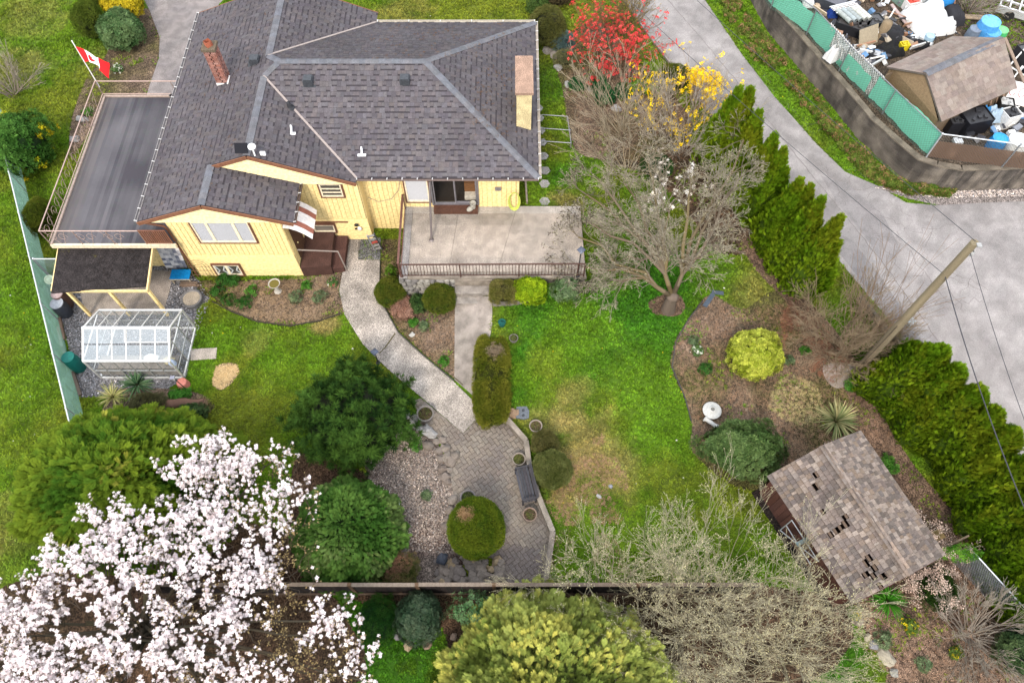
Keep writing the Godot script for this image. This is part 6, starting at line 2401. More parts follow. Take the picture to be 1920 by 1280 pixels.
func film(host: Node3D, a: Vector3, b: Vector3, y0: float, y1: float, m: Material, called: String, wave := 0.03, n := 24) -> void:
	var d := (b - a)
	var out := d.cross(Vector3.UP).normalized()
	var mb := MB.new()
	for i in n + 1:
		for j in 7:
			var t := float(i) / n
			var w := j / 6.0
			var p := a + d * t + Vector3.UP * lerpf(y0, y1, w)
			p += out * wave * fn.get_noise_3d(p.x * 60, p.y * 40, p.z * 60) * 2.0
			mb.at(p, out, Vector2(t, w))
	for i in n:
		for j in 6:
			var q := i * 7 + j
			mb.ix.append_array([q, q + 1, q + 7, q + 7, q + 1, q + 8])
	part(mb, called, m, host)

func posts(host: Node3D, a: Vector3, b: Vector3, n: int, h: float, r: float, k: Color) -> void:
	for i in n + 1:
		var p := a.lerp(b, float(i) / n)
		var mb := MB.new()
		mb.col = k
		mb.tube([p + Vector3.DOWN * 0.1, p + Vector3.UP * h], r, r, 8)
		mb.blob(p + Vector3.UP * (h + 0.02), Vector3(r, r, r) * 1.4, fn, 0.0, 1, 5, 8)
		part(mb, "post", M.metal, host)

func build_fences() -> void:
	var o := thing("wire_fence", "long chain link fence with green screening along the left neighbour's lawn", "fence")
	var a := Vector3(-16.0, 0, -9.1)
	var b := Vector3(-25.6, 0, -28.0)
	posts(o, a, b, 8, 1.5, 0.03, C(0.5, 0.53, 0.55))
	part(tubes([[a + Vector3.UP * 1.5, b + Vector3.UP * 1.5]], 0.03, C(0.62, 0.64, 0.66)), "top_rail", M.metal, o)
	chain(o, a, b, 1.48, 0.085, C(0.24, 0.42, 0.36), "wire_mesh", 0.007)
	film(o, a.lerp(b, 0.25), b, 0.05, 1.42, M.screen_mesh, "screening", 0.03, 40)
	film(o, a, a.lerp(b, 0.25), 0.05, 1.42, M.screen_mesh, "screening", 0.03, 16)
	o = thing("wire_gate", "short chain link gate across the gap between left fence and deck", "gate")
	a = Vector3(-20.62, 0, -18.46)
	b = Vector3(-19.3, 0, -18.46)
	posts(o, a, b, 1, 1.45, 0.035, C(0.6, 0.62, 0.66))
	part(tubes([[a + Vector3.UP * 1.45, b + Vector3.UP * 1.45], [a + Vector3.UP * 0.1, b + Vector3.UP * 0.1]], 0.025, C(0.66, 0.68, 0.72)), "rail", M.metal, o)
	chain(o, a, b, 1.42, 0.08, C(0.35, 0.45, 0.45))
	# timber fence along the bottom
	o = thing("timber_fence", "dark board fence with pale capping along the garden's bottom edge", "fence")
	var stops := [-12.6, -10.1, -7.85, -5.55, -3.25, -0.62, 1.9, 4.3, 6.7, 8.5]
	for i in stops.size():
		var mb := MB.new()
		mb.col = C(0.17, 0.105, 0.065)
		mb.box(Vector3(stops[i], 0.86, -4.86), Vector3(0.12, 1.76, 0.12))
		part(mb, "post", M.wood, o)
		if i == stops.size() - 1:
			break
		var x0: float = stops[i] + 0.06
		var x1: float = stops[i + 1] - 0.06
		var drop := 0.06 * fn.get_noise_1d(i * 90.0)
		mb = MB.new()
		mb.col = vary(C(0.27, 0.21, 0.165), 0.12)
		mb.box(Vector3((x0 + x1) / 2, 1.68 + drop, -4.86), Vector3(x1 - x0, 0.04, 0.13), Basis(Vector3(0, 0, 1), rf(-0.006, 0.006)))
		part(mb, "capping", M.wood, o)
		mb = MB.new()
		mb.col = C(0.20, 0.14, 0.10)
		mb.box(Vector3((x0 + x1) / 2, 0.25, -4.80), Vector3(x1 - x0, 0.1, 0.05))
		part(mb, "rail", M.wood, o)
		var n := int((x1 - x0) / 0.17)
		for k in n:
			mb = MB.new()
			mb.col = vary(C(0.045, 0.034, 0.033), 0.25)
			mb.box(Vector3(lerpf(x0, x1, (k + 0.5) / n), 0.86 + drop, -4.86 + 0.008 * (k % 2)), Vector3((x1 - x0) / n - 0.012, 1.58, 0.025))
			part(mb, "board", M.wood, o)
	# wire gate bottom right
	o = thing("wire_fence", "galvanised chain link fence corner beyond the tumbledown shed", "fence")
	a = Vector3(16.13, 0.00, -6.14)
	b = a + Vector3(2.9, 0, 4.6)
	a.y = 0
	b.y = 0
	var c := a + Vector3(-2.7, 0, 1.3)
	posts(o, a, b, 2, 1.45, 0.03, C(0.5, 0.52, 0.54))
	part(tubes([[a + Vector3.UP * 1.45, b + Vector3.UP * 1.45]], 0.03, C(0.6, 0.62, 0.66)), "top_rail", M.metal, o)
	chain(o, a, b, 1.42, 0.1, C(0.45, 0.47, 0.5), "wire_mesh", 0.008)
	shed()
	# ladder-like white frame and gutter length leaning on the shed
	var ld := thing("clothes_airer", "white triangular metal frame leaning on the shed's left wall", "metal frame")
	var A := Vector3(10.01, 1.50, -7.12)
	var B2 := Vector3(10.68, 1.50, -5.68)
	part(tubes([[A, A + Vector3(-0.12, -1.0, 0.1)], [A + Vector3(-0.12, -1.0, 0.1), B2], [A, B2], [A + Vector3(-0.05, -0.5, 0.05), B2 + Vector3(-0.1, -0.5, 0)]], 0.022, C(0.5, 0.52, 0.56)), "bars", M.metal, ld)
	var gt := thing("gutter_piece", "short grey green gutter piece sticking out from the shed's left wall", "gutter", Vector3(10.21, 1.60, -6.34))
	var mb := MB.new()
	mb.col = C(0.22, 0.28, 0.29)
	mb.box(Vector3(0, 0, 0), Vector3(0.5, 0.05, 0.14), Basis(Vector3.UP, 0.45))
	mb.box(Vector3(0, 0.03, 0.06), Vector3(0.5, 0.05, 0.015), Basis(Vector3.UP, 0.45))
	part(mb, "gutter", M.metal, gt)
	# plank fence stub between shed and wire fence
	var st := thing("plank_fence", "weathered plank fence stub between the shed and the cedar hedge", "fence")
	for i in 3:
		mb = MB.new()
		mb.col = vary(C(0.24, 0.18, 0.13), 0.15)
		mb.bar(Vector3(15.12, 1.30, -6.13) + Vector3(0, -0.3 * i, 0), Vector3(16.25, 1.30, -6.60) + Vector3(0, -0.3 * i, 0), 0.06, 0.22)
		part(mb, "plank", M.wood, st)
	st = thing("plywood_piece", "small tan plywood piece lying on the dirt behind the shed", "board", Vector3(15.90, 0.00, -6.96))
	mb = MB.new()
	mb.col = C(0.36, 0.25, 0.11)
	mb.box(Vector3(0, 0.03, 0), Vector3(0.5, 0.03, 0.36), Basis(Vector3.UP, 0.3))
	part(mb, "panel", M.wood, st)

func shed() -> void:
	var o := thing("old_shed", "tumbledown brown shed with a holed roof of weathered cedar shakes", "shed")
	# eaves: left side (toward the lawn) and right side, ridge between
	var n0 := Vector3(9.20, 2.00, -8.58)
	var s0 := Vector3(11.32, 2.00, -4.16)
	var rn := Vector3(11.96, 2.75, -9.82)
	rn = Vector3(11.08, 2.75, -9.46)
	var rs := Vector3(13.09, 2.75, -4.97)
	var n1 := Vector3(13.34, 2.00, -9.65)
	n1 = rn * 2.0 - n0
	n1.y = 2.0
	var s1 := rs * 2.0 - s0
	s1.y = 2.0
	for side in 2:
		var pl: Array = [n0, s0, rs, rn] if side == 0 else [s1, n1, rn, rs]
		var a: Vector3 = pl[0]
		var ux: Vector3 = (pl[1] - a).normalized()
		var uy: Vector3 = (pl[3] - a) - ux * (pl[3] - a).dot(ux)
		var wide := uy.length()
		uy = uy.normalized()
		var q := flat_outline(pl, a, ux, uy)
		var nn := ux.cross(uy)
		var ln: float = (pl[1] - pl[0]).length()
		var mb := MB.new()
		mb.col = C(0.17, 0.12, 0.09)
		var n := 11
		for i in n:     # spaced sheathing boards, so that holes show dark
			var t := (i + 0.5) / n * wide
			mb.bar(a + uy * t - nn * 0.03, a + ux * ln + uy * t - nn * 0.03, wide / n * 0.45, 0.02, nn)
		var rs_ := part(mb, "roof_slope", M.wood, o)
		var holes := []
		if side == 0:
			for h in [[0.84, 0.66], [0.77, 0.55], [0.6, 0.42], [0.445, 0.32], [0.45, 0.43], [0.455, 0.52], [0.46, 0.60], [0.5, 0.66], [0.12, 0.42], [0.18, 0.52], [0.13, 0.58], [0.09, 0.50], [0.06, 0.62], [0.2, 0.6], [0.02, 0.5]]:
				var c := Vector2((1 - h[0]) * ln, h[1] * wide)
				var e := Vector2(rf(0.08, 0.14), rf(0.07, 0.12))
				holes.append(PackedVector2Array([c - e, c + Vector2(e.x, -e.y), c + e, c + Vector2(-e.x, e.y)]))
		courses(rs_, "shake", q, a, ux, uy, 0.19, Vector2(0.07, 0.22), 0.045, [C(0.27, 0.215, 0.185), C(0.31, 0.25, 0.215), C(0.22, 0.175, 0.155), C(0.195, 0.16, 0.145), C(0.37, 0.30, 0.255), C(0.25, 0.19, 0.15), C(0.16, 0.13, 0.115)], M.wood, 270 if side == 0 else 30, 0.0, holes)
	# ridge boards
	for i in 26:
		var t := (i + 0.5) / 26
		for s in [-1, 1]:
			var mb := MB.new()
			mb.col = vary(C(0.31, 0.245, 0.205), 0.25)
			var p := rn.lerp(rs, t)
			var ac := (s0 - rs)
			ac.y = 0
			var d: Vector3 = ac.normalized() * s
			mb.box(p + d * 0.06 + Vector3.UP * (0.03 + 0.015 * rng.randf()), Vector3(0.15, 0.02, 0.2), Basis(d * 1.0, Vector3.UP, d.cross(Vector3.UP)).rotated(rn.direction_to(rs), -0.42 * s))
			part(mb, "ridge_shake", M.wood, o)
	var inner := PackedVector2Array([Vector2(n0.x, n0.z), Vector2(s0.x, s0.z), Vector2(s1.x, s1.z), Vector2(n1.x, n1.z)])
	bare.append(inner)
	var fl := MB.new()
	fl.col = C(0.045, 0.035, 0.03)
	fl.prism(inner, -0.1, 0.06)
	part(fl, "floor", M.soil, o)
	# walls of brown boards below
	var mb := MB.new()
	var corners := [n0.lerp(n1, 0.07), s0.lerp(s1, 0.07), s0.lerp(s1, 0.93), n0.lerp(n1, 0.93)]
	for i in 4:
		var a: Vector3 = corners[i]
		var b: Vector3 = corners[(i + 1) % 4]
		var inset := (b - a).normalized() * 0.12
		a = Vector3(a.x, 0, a.z) + inset
		b = Vector3(b.x, 0, b.z) - inset
		var n := int(a.distance_to(b) / 0.22)
		mb = MB.new()
		mb.col = C(0.10, 0.05, 0.04)
		mb.bar(a + Vector3.UP * 0.95, b + Vector3.UP * 0.95, 0.04, 1.95)
		var w := part(mb, "wall", M.wood, o)
		for k in n:
			mb = MB.new()
			mb.col = vary(C(0.145, 0.065, 0.05), 0.15)
			var p := a.lerp(b, (k + 0.5) / n)
			var d := (b - a).normalized()
			mb.box(p + Vector3.UP * 0.97, Vector3(a.distance_to(b) / n - 0.012, 1.94, 0.075), Basis(d, Vector3.UP, d.cross(Vector3.UP)))
			part(mb, "board", M.wood, w)

func build_road_side() -> void:
	# retaining wall below the upper yard
	var o := thing("retaining_wall", "tall stained concrete retaining wall holding the cluttered yard above the road", "wall")
	var line := wall_line

	for i in line.size() - 1:
		var a: Vector3 = line[i]
		var b: Vector3 = line[i + 1]
		var d := (b - a).normalized()
		var out := Vector3(-d.z, 0, d.x)
		var mb := MB.new()
		var n := maxi(2, int(a.distance_to(b) / 0.09))
		for k in n:
			for j in 9:
				var p := a.lerp(b, float(k) / n)
				var q := a.lerp(b, float(k + 1) / n)
				var y0 := lerpf(1.0, 2.62, j / 9.0)
				var y1 := lerpf(1.0, 2.62, (j + 1) / 9.0)
				var s := fn.get_noise_2d(p.x * 60 - p.z * 50, j * 2.0)
				var s2 := fn2.get_noise_2d(p.x * 150 - p.z * 140, j * 5.0)
				mb.col = C(0.30, 0.255, 0.215).lerp(C(0.115, 0.10, 0.09), clampf(0.45 + s * 1.1 + s2 * 0.7 + (0.03 * j), 0, 1))
				mb.quad(Vector3(p.x, y0, p.z), Vector3(q.x, y0, q.z), Vector3(q.x, y1, q.z), Vector3(p.x, y1, p.z))
		part(mb, "wall_face", M.worn_concrete, o)
		mb = MB.new()
		mb.col = C(0.27, 0.225, 0.18)
		var back := out * -0.14
		if back.dot(Vector3(1, 0, -0.6)) < 0:
			back = -back
		mb.bar(Vector3(a.x, 2.62, a.z) + back, Vector3(b.x, 2.62, b.z) + back, 0.3, 0.06)
		part(mb, "coping", M.worn_concrete, o)
	# pole with its cables
	var up_ := thing("utility_pole", "tall weathered wooden utility pole rising from the bed beside the road", "utility pole", Vector3(13.96, 0.52, -13.36))
	var hp := 9.33
	var mb := MB.new()
	mb.col = C(0.30, 0.235, 0.14)
	var path := []
	for i in 13:
		path.append(Vector3(0, hp * i / 12.0 - 0.2, 0))
	mb.tube(path, 0.17, 0.125, 16)
	for i in mb.v.size():
		var t := mb.v[i].y / hp
		mb.c[i] = C(0.22, 0.175, 0.115).lerp(C(0.38, 0.31, 0.20), clampf(t * 1.1 + 0.5 * fn.get_noise_2d(mb.v[i].x * 300, mb.v[i].y * 12), 0, 1))
	part(mb, "pole", M.bark, up_)
	mb = MB.new()
	mb.col = C(0.3, 0.3, 0.3)
	mb.lathe([Vector2(0.05, hp - 0.75), Vector2(0.08, hp - 0.7), Vector2(0.08, hp - 0.6), Vector2(0.03, hp - 0.55)], Vector3(0.12, 0, 0.08), 10)
	mb.box(Vector3(0.1, hp - 0.2, 0.1), Vector3(0.14, 0.05, 0.14))
	part(mb, "insulator", M.plastic, up_)
	part(tubes([[Vector3(-0.14, 0.1, 0.09), Vector3(-0.12, hp * 0.45, 0.09)]], 0.022, C(0.09, 0.07, 0.05)), "conduit", M.plastic, up_)
	var topp: Vector3 = up_.position + Vector3(0, hp, 0)
	var wires := [[topp + Vector3(0, -0.15, 0), Vector3(5.93, 7.20, -40.72), "overhead cable running from the pole top up along the road's right verge"],
		[Vector3(-1.69, 6.40, -42.79), Vector3(14.38, 7.40, -14.01), "overhead cable crossing the road's middle towards the pole"],
		[topp + Vector3(-0.05, -1.9, 0.05), Vector3(14.26, 7.60, -5.34), "thick overhead cable running down right from the pole's upper part"],
		[topp + Vector3(0.05, -0.6, 0.1), Vector3(15.37, 7.40, -5.02), "thin overhead cable running down right from the pole's insulator"]]
	wires[0][1] = Vector3(8.12, 7.60, -26.81) + (Vector3(8.12, 7.60, -26.81) - topp) * 0.5
	wires[1][0] = Vector3(6.98, 7.20, -25.69) + (Vector3(6.98, 7.20, -25.69) - topp) * 0.4
	wires[1][1] = topp + Vector3(-0.05, -1.9, 0.05)
	for w in wires:
		var p: Vector3 = w[0]
		var q: Vector3 = w[1]
		var pts := []
		for i in 17:
			var t := i / 16.0
			pts.append(p.lerp(q, t) + Vector3.DOWN * 0.8 * t * (1 - t))
		var cb := part(tubes(pts_list(pts), 0.017 if w[2].begins_with("thick") else 0.010, C(0.05, 0.05, 0.055), 5), "overhead_cable", M.plastic, self)
		tag(cb, w[2], "cable")
	road_cracks()
	# kerb wall behind the shrubs by the pole
	var kw := thing("low_wall", "thin mossy concrete kerb wall along the road behind the bare bush", "wall")
	var ks := [Vector3(14.65, 1.05, -16.69), Vector3(15.38, 0.87, -15.44), Vector3(16.27, 0.65, -14.15), Vector3(16.62, 0.57, -13.65)]
	for i in ks.size() - 1:
		mb = MB.new()
		mb.col = C(0.2, 0.19, 0.16)
		mb.bar(ks[i] + Vector3.UP * 0.12, ks[i + 1] + Vector3.UP * 0.12, 0.14, 0.4)
		part(mb, "wall_block", M.worn_concrete, kw)
	# kerb of the road's left side
	var kl := [Vector3(5.83, 1.25, -36.25), Vector3(7.16, 1.25, -32.79), Vector3(8.07, 1.25, -30.72), Vector3(8.85, 1.25, -28.93), Vector3(9.86, 1.25, -26.87)]
	kw = thing("road_kerb", "pale concrete kerb along the road's left edge above the red bush", "kerb")
	for i in kl.size() - 1:
		mb = MB.new()
		mb.col = vary(C(0.38, 0.34, 0.33), 0.05)
		mb.bar(kl[i] + Vector3.UP * 0.05, kl[i + 1] + Vector3.UP * 0.05, 0.16, 0.14)
		part(mb, "kerb_block", M.worn_concrete, kw)

# cracks and the long joint in the road's old surface
func road_cracks() -> void:
	var mb := MB.new()
	mb.col = C(0.12, 0.105, 0.105)
	var joint := [Vector3(8.04, 1.25, -36.47), Vector3(10.23, 1.25, -31.82), Vector3(12.06, 1.25, -27.65), Vector3(13.52, 1.25, -24.21), Vector3(15.04, 1.25, -20.77), Vector3(16.12, 1.20, -18.22), Vector3(17.71, 0.76, -14.79)]
	for i in joint.size() - 1:
		crack(mb, joint[i], joint[i + 1], 0.012, 0.03)
	for i in 34:
		var a: Vector3 = joint[rng.randi() % (joint.size() - 1)]
		var b: Vector3 = joint[joint.size() - 1]
		var p := a.lerp(b, rng.randf() * 0.5) + Vector3(rf(0.4, 2.6), 0, rf(-0.6, 0.6))
		var d := Vector3(0.63, 0, 0.77).rotated(Vector3.UP, rf(-0.5, 0.5) if rng.randf() < 0.6 else rf(1.0, 2.0))
		crack(mb, p, p + d * rf(0.8, 2.6), 0.007, 0.16)
	var o := part(mb, "road_cracks", M.matt, self, true)
	o.set_meta("kind", "structure")

func crack(mb: MB, a: Vector3, b: Vector3, w: float, wob: float) -> void:
	var n := maxi(3, int(a.distance_to(b) / 0.25))
	var last := down(a, 0.0125)
	for i in n:
		var q := a.lerp(b, (i + 1.0) / n)
		if i < n - 1:
			q += Vector3(rf(-wob, wob), 0, rf(-wob, wob))
		q = down(q, 0.0125)
		var s := (q - last).cross(Vector3.UP).normalized() * w * rf(0.6, 1.4)
		mb.quad(last - s, last + s, q + s, q - s)
		last = q

func pts_list(p: Array) -> Array: return [p]

# ---------- the cluttered yard ----------
func tarp(called: String, label: String, category: String, p: Vector3, sx: float, sz: float, h: float, k: Color, turn := 0.0, rough := 1.0) -> Node3D:
	var o := thing(called, label, category, p, "", turn)
	var mb := MB.new()
	var n := 16
	for i in n + 1:
		for j in n + 1:
			var u := i / float(n) * 2 - 1
			var w := j / float(n) * 2 - 1
			var f := clampf(1.25 * (1 - pow(maxf(absf(u), absf(w)), 3.0)), 0, 1)
			var y := h * f * (0.8 + 0.5 * rough * fn.get_noise_3d(u * 45 + p.x * 20, w * 45, p.z * 20)) + 0.02
			mb.col = k * (1 + 0.15 * fn2.get_noise_2d(u * 70 + p.x * 30, w * 70))
			mb.at(Vector3(u * sx / 2 * (1 + 0.12 * fn.get_noise_2d(w * 40, p.x * 30)), y, w * sz / 2 * (1 + 0.12 * fn.get_noise_2d(u * 40, p.z * 30))), Vector3.UP)
	for i in n:
		for j in n:
			var q := i * (n + 1) + j
			mb.ix.append_array([q, q + n + 1, q + 1, q + 1, q + n + 1, q + n + 2])
	smooth(mb)
	part(mb, "sheet", M.cloth, o)
	return o

func smooth(mb: MB) -> void:
	for i in mb.n.size():
		mb.n[i] = Vector3.ZERO
	for i in range(0, mb.ix.size(), 3):
		var a := mb.ix[i]
		var b := mb.ix[i + 1]
		var d := mb.ix[i + 2]
		var nn := (mb.v[d] - mb.v[a]).cross(mb.v[b] - mb.v[a])
		mb.n[a] += nn
		mb.n[b] += nn
		mb.n[d] += nn
	for i in mb.n.size():
		mb.n[i] = mb.n[i].normalized() if mb.n[i].length() > 0 else Vector3.UP

func crate(called: String, label: String, category: String, p: Vector3, s: Vector3, k: Color, turn: float, lid := Color(0, 0, 0)) -> Node3D:
	var o := thing(called, label, category, p, "", turn)
	var mb := MB.new()
	mb.col = k
	var t := 0.03
	mb.box(Vector3(0, t / 2, 0), Vector3(s.x, t, s.z))
	for e in [[Vector3(s.x / 2, s.y / 2, 0), Vector3(t, s.y, s.z)], [Vector3(-s.x / 2, s.y / 2, 0), Vector3(t, s.y, s.z)], [Vector3(0, s.y / 2, s.z / 2), Vector3(s.x - t, s.y, t)], [Vector3(0, s.y / 2, -s.z / 2), Vector3(s.x - t, s.y, t)]]:
		mb.box(e[0], e[1])
	part(mb, "box", M.plastic, o)
	mb = MB.new()
	mb.col = lid if lid.r + lid.g > 0 else k * 1.3
	mb.box(Vector3(0, s.y - 0.06, 0), Vector3(s.x - 0.08, 0.03, s.z - 0.08))
	for i in 4:
		mb.box(Vector3(rf(-.3, .3) * s.x, s.y - 0.01, rf(-.3, .3) * s.z), Vector3(rf(0.1, 0.3) * s.x, 0.08, rf(0.1, 0.3) * s.z), Basis(Vector3.UP, rf(0, 3)))
	part(mb, "contents", M.plastic, o)
	return o

func open_frame(label: String, p: Vector3, w: float, h: float, k: Color, turn: float, tilt: float, bars := 1) -> void:
	var o := thing("window_frame", label, "window frame", p)
	o.basis = Basis(Vector3.UP, turn) * Basis(Vector3.RIGHT, tilt)
	var mb := MB.new()
	mb.col = k
	for s in [-1, 1]:
		mb.box(Vector3(s * w / 2, h / 2, 0), Vector3(0.06, h, 0.05))
		mb.box(Vector3(0, h / 2 + s * h / 2, 0), Vector3(w + 0.06, 0.06, 0.05))
	for i in bars:
		mb.box(Vector3(-w / 2 + w * (i + 1) / (bars + 1), h / 2, 0), Vector3(0.045, h, 0.04))
	part(mb, "frame", M.paint, o)

func build_junk() -> void:
	var Y := 2.5
	# fence of netting and lattice on the wall
	var o := thing("netting_fence", "green netting and white lattice fence standing on the concrete retaining wall", "fence")
	var ln := [Vector3(12.47, 2.62, -35.46), Vector3(13.21, 2.62, -33.14), Vector3(14.65, 2.62, -31.15), Vector3(15.74, 2.62, -28.59), Vector3(17.15, 2.62, -25.76), Vector3(18.50, 2.62, -23.13)]
	var h := 1.45
	for i in ln.size():
		var mb := MB.new()
		mb.col = C(0.25, 0.27, 0.28)
		mb.tube([ln[i], ln[i] + Vector3.UP * h], 0.03, 0.03, 7)
		part(mb, "post", M.metal, o)
	var rails := []
	for i in ln.size() - 1:
		rails.append([ln[i] + Vector3.UP * h, ln[i + 1] + Vector3.UP * h])
	part(tubes(rails, 0.026, C(0.22, 0.23, 0.24)), "top_rail", M.metal, o)
	for i in ln.size() - 1:
		chain(o, ln[i], ln[i + 1], h - 0.05, 0.12, C(0.12, 0.2, 0.17), "wire_mesh", 0.006)
	var net := leafy("thick_net", 0.85, Color(0.2, 0.3, 0.25))
	net.vertex_color_use_as_albedo = false
	net.albedo_color = Color(0.45, 0.76, 0.66)
	var cover := [[0, 0.0, 1.0, 0.05, 1.35], [1, 0.0, 1.0, 0.05, 1.1], [2, 0.0, 0.55, 0.05, 1.3], [2, 0.5, 1.0, 0.05, 0.4], [3, 0.0, 0.55, 0.03, 0.95], [3, 0.65, 1.0, 0.05, 1.3], [4, 0.0, 1.0, 0.03, 1.38]]
	for c in cover:
		var a: Vector3 = ln[c[0]].lerp(ln[c[0] + 1], c[1])
		var b: Vector3 = ln[c[0]].lerp(ln[c[0] + 1], c[2])
		film(o, a + Vector3(0.11, 0, -0.09), b + Vector3(0.11, 0, -0.09), c[3], c[4], net, "netting", 0.06, 40)
	# lattice of crossing white slats
	for seg in [[2, 0.35, 1.0], [3, 0.0, 0.72]]:
		var a: Vector3 = ln[seg[0]].lerp(ln[seg[0] + 1], seg[1])
		var b: Vector3 = ln[seg[0]].lerp(ln[seg[0] + 1], seg[2])
		var out := (b - a).cross(Vector3.UP).normalized() * -0.2
		if out.x < 0:
			out = -out
		chain(o, a + out, b + out, 1.35, 0.15, C(0.75, 0.74, 0.73), "lattice_slats", 0.026)
	tarp("white_cloth", "white cloth hanging over the lattice in the netting fence", "cloth", ln[2].lerp(ln[3], 0.75) + Vector3(-0.1, 0.3, 0.1), 0.7, 0.6, 0.7, C(0.75, 0.74, 0.74), 0.6)
	var e2 := [ln[5], Vector3(19.58, 2.62, -22.48), Vector3(21.74, 2.62, -22.60), Vector3(26.07, 2.62, -22.79)]
	e2 = [ln[5], Vector3(21.68, 2.62, -22.54), Vector3(25.79, 2.62, -22.05)]
	var f2 := thing("screened_fence", "chain link fence with brown screening along the yard's lower edge", "fence")
	for i in 2:
		var a: Vector3 = e2[i]
		var b: Vector3 = e2[i + 1]
		posts(f2, a, b, 1, h, 0.035, C(0.5, 0.52, 0.55))
		part(tubes([[a + Vector3.UP * h, b + Vector3.UP * h]], 0.03, C(0.6, 0.62, 0.65)), "top_rail", M.metal, f2)
		chain(f2, a, b, h - 0.03, 0.12, C(0.16, 0.15, 0.14), "wire_mesh", 0.005)
		film(f2, a + Vector3(0, 0, -0.02), b + Vector3(0, 0, -0.02), 0.04, 1.02, M.brown_screen, "screening", 0.02, 16)
	# yard shed with a shingled gable roof
	var s := thing("yard_shed", "low shed with brown shingled gable roof in the cluttered yard", "shed")
	var r0 := Vector3(18.28, 4.70, -26.12)
	var r1 := Vector3(22.38, 4.70, -28.38)
	var a0 := Vector3(18.95, 3.70, -24.21)
	var a1 := Vector3(22.95, 3.70, -26.28)
	var b0 := Vector3(17.21, 3.90, -27.43)
	var b1 := Vector3(20.82, 3.90, -29.47)
	for side in 2:
		var pl: Array = [a0, a1, r1, r0] if side == 0 else [b1, b0, r0, r1]
		var ux: Vector3 = (pl[1] - pl[0]).normalized()
		var uy: Vector3 = (pl[3] - pl[0]) - ux * (pl[3] - pl[0]).dot(ux)
		uy = uy.normalized()
		var q := flat_outline(pl, pl[0], ux, uy)
		var mb := MB.new()
		mb.col = C(0.14, 0.115, 0.10)
		piece(mb, q, pl[0] - ux.cross(uy) * 0.08, ux, uy, 0.08, 0.08, 0, 1)
		var rs := part(mb, "roof_slope", M.shingle, s)
		courses(rs, "shingle", q, pl[0], ux, uy, 0.26, Vector2(0.3, 0.42), 0.014, [C(0.265, 0.21, 0.185), C(0.235, 0.185, 0.165), C(0.285, 0.235, 0.205)], M.shingle, 150)
	caps(s, r0, r1, 0.18)
	var mb := MB.new()
	mb.col = C(0.30, 0.205, 0.12)
	var g0 := Vector3(b0.x + 0.25, Y, b0.z - 0.1)
	var g1 := Vector3(a0.x - 0.1, Y, a0.z - 0.15)
	mb.quad(Vector3(g0.x, Y, g0.z), Vector3(g1.x, Y, g1.z), Vector3(g1.x, a0.y - 0.05, g1.z), Vector3(g0.x, b0.y - 0.05, g0.z))
	mb.tri(Vector3(g0.x, b0.y - 0.05, g0.z), Vector3(g1.x, a0.y - 0.05, g1.z), r0 + Vector3(0.05, -0.1, -0.12))
	part(mb, "end_wall", M.wood, s)
	mb = MB.new()
	mb.col = C(0.26, 0.19, 0.13)
	mb.bar(Vector3(a0.x, Y + 0.55, a0.z - 0.3), Vector3(a1.x, Y + 0.55, a1.z - 0.3), 0.06, 1.1)
	mb.bar(Vector3(b0.x, Y + 0.6, b0.z + 0.3), Vector3(b1.x, Y + 0.6, b1.z + 0.3), 0.06, 1.2)
	part(mb, "side_wall", M.wood, s)
	mb = MB.new()
	mb.col = C(0.36, 0.27, 0.21)
	mb.bar(r1 + Vector3(0.08, 0.02, 0), a1 + Vector3(0.35, 0.1, -0.2), 0.14, 0.05)
	part(mb, "loose_board", M.wood, s)
	# the clutter
	tarp("white_tarp", "big bright white tarpaulin thrown over a heap in the upper yard", "tarpaulin", Vector3(20.95, 2.50, -32.13), 2.1, 2.1, 0.9, C(0.82, 0.82, 0.82), 0.3)
	tarp("black_tarp", "dark grey crumpled tarpaulin over a chair beside the white tarpaulin", "tarpaulin", Vector3(18.92, 2.50, -31.10), 1.1, 0.9, 0.75, C(0.035, 0.036, 0.042), -0.4)
	tarp("black_bag", "shiny black bin bags slumped in front of the dark tarpaulin", "bag", Vector3(18.58, 2.50, -30.03), 1.2, 0.9, 0.5, C(0.02, 0.02, 0.022), 0.3, 1.6)
	tarp("black_bag", "black plastic sheeting behind the white tarpaulin's lower edge", "sheeting", Vector3(20.20, 2.50, -30.52), 1.0, 0.6, 0.3, C(0.022, 0.023, 0.026), 0.2, 1.6)
	tarp("dark_sofa", "dark covered sofa right of the white tarpaulin", "sofa", Vector3(22.25, 2.50, -32.45), 1.0, 1.2, 0.7, C(0.04, 0.04, 0.048), 0.2, 0.4)
	crate("black_pallet_box", "black pallet box under the grey pipe rolls by the lattice", "box", Vector3(17.05, 2.50, -31.69), Vector3(1.5, 0.5, 1.0), C(0.02, 0.02, 0.024), -0.5, C(0.05, 0.045, 0.045))
	for i in 5:
		var p := Vector3(16.51, 3.05, -31.91) + Vector3(0.26 * i, 0.02 * (i % 2), -0.06 * i)
		var t := thing("pipe_roll", ["leftmost silvery pipe roll on the black pallet box", "second silvery pipe roll from the left on the pallet box", "middle silvery pipe roll on the black pallet box", "second silvery pipe roll from the right on the pallet box", "rightmost silvery pipe roll on the black pallet box"][i], "pipe", p, "pipe rolls on the black pallet box", 0.5)
		mb = MB.new()
		mb.col = vary(C(0.34, 0.37, 0.37), 0.3)
		for k in 3:
			mb.tube([Vector3(0, 0.06, -0.5 + 0.34 * k), Vector3(0, 0.06, -0.2 + 0.34 * k)], 0.115, 0.115, 12)
		mb.tube([Vector3(0, 0.06, -0.5), Vector3(0, 0.06, 0.48)], 0.1, 0.1, 12)
		part(mb, "pipe", M.rough_metal, t)
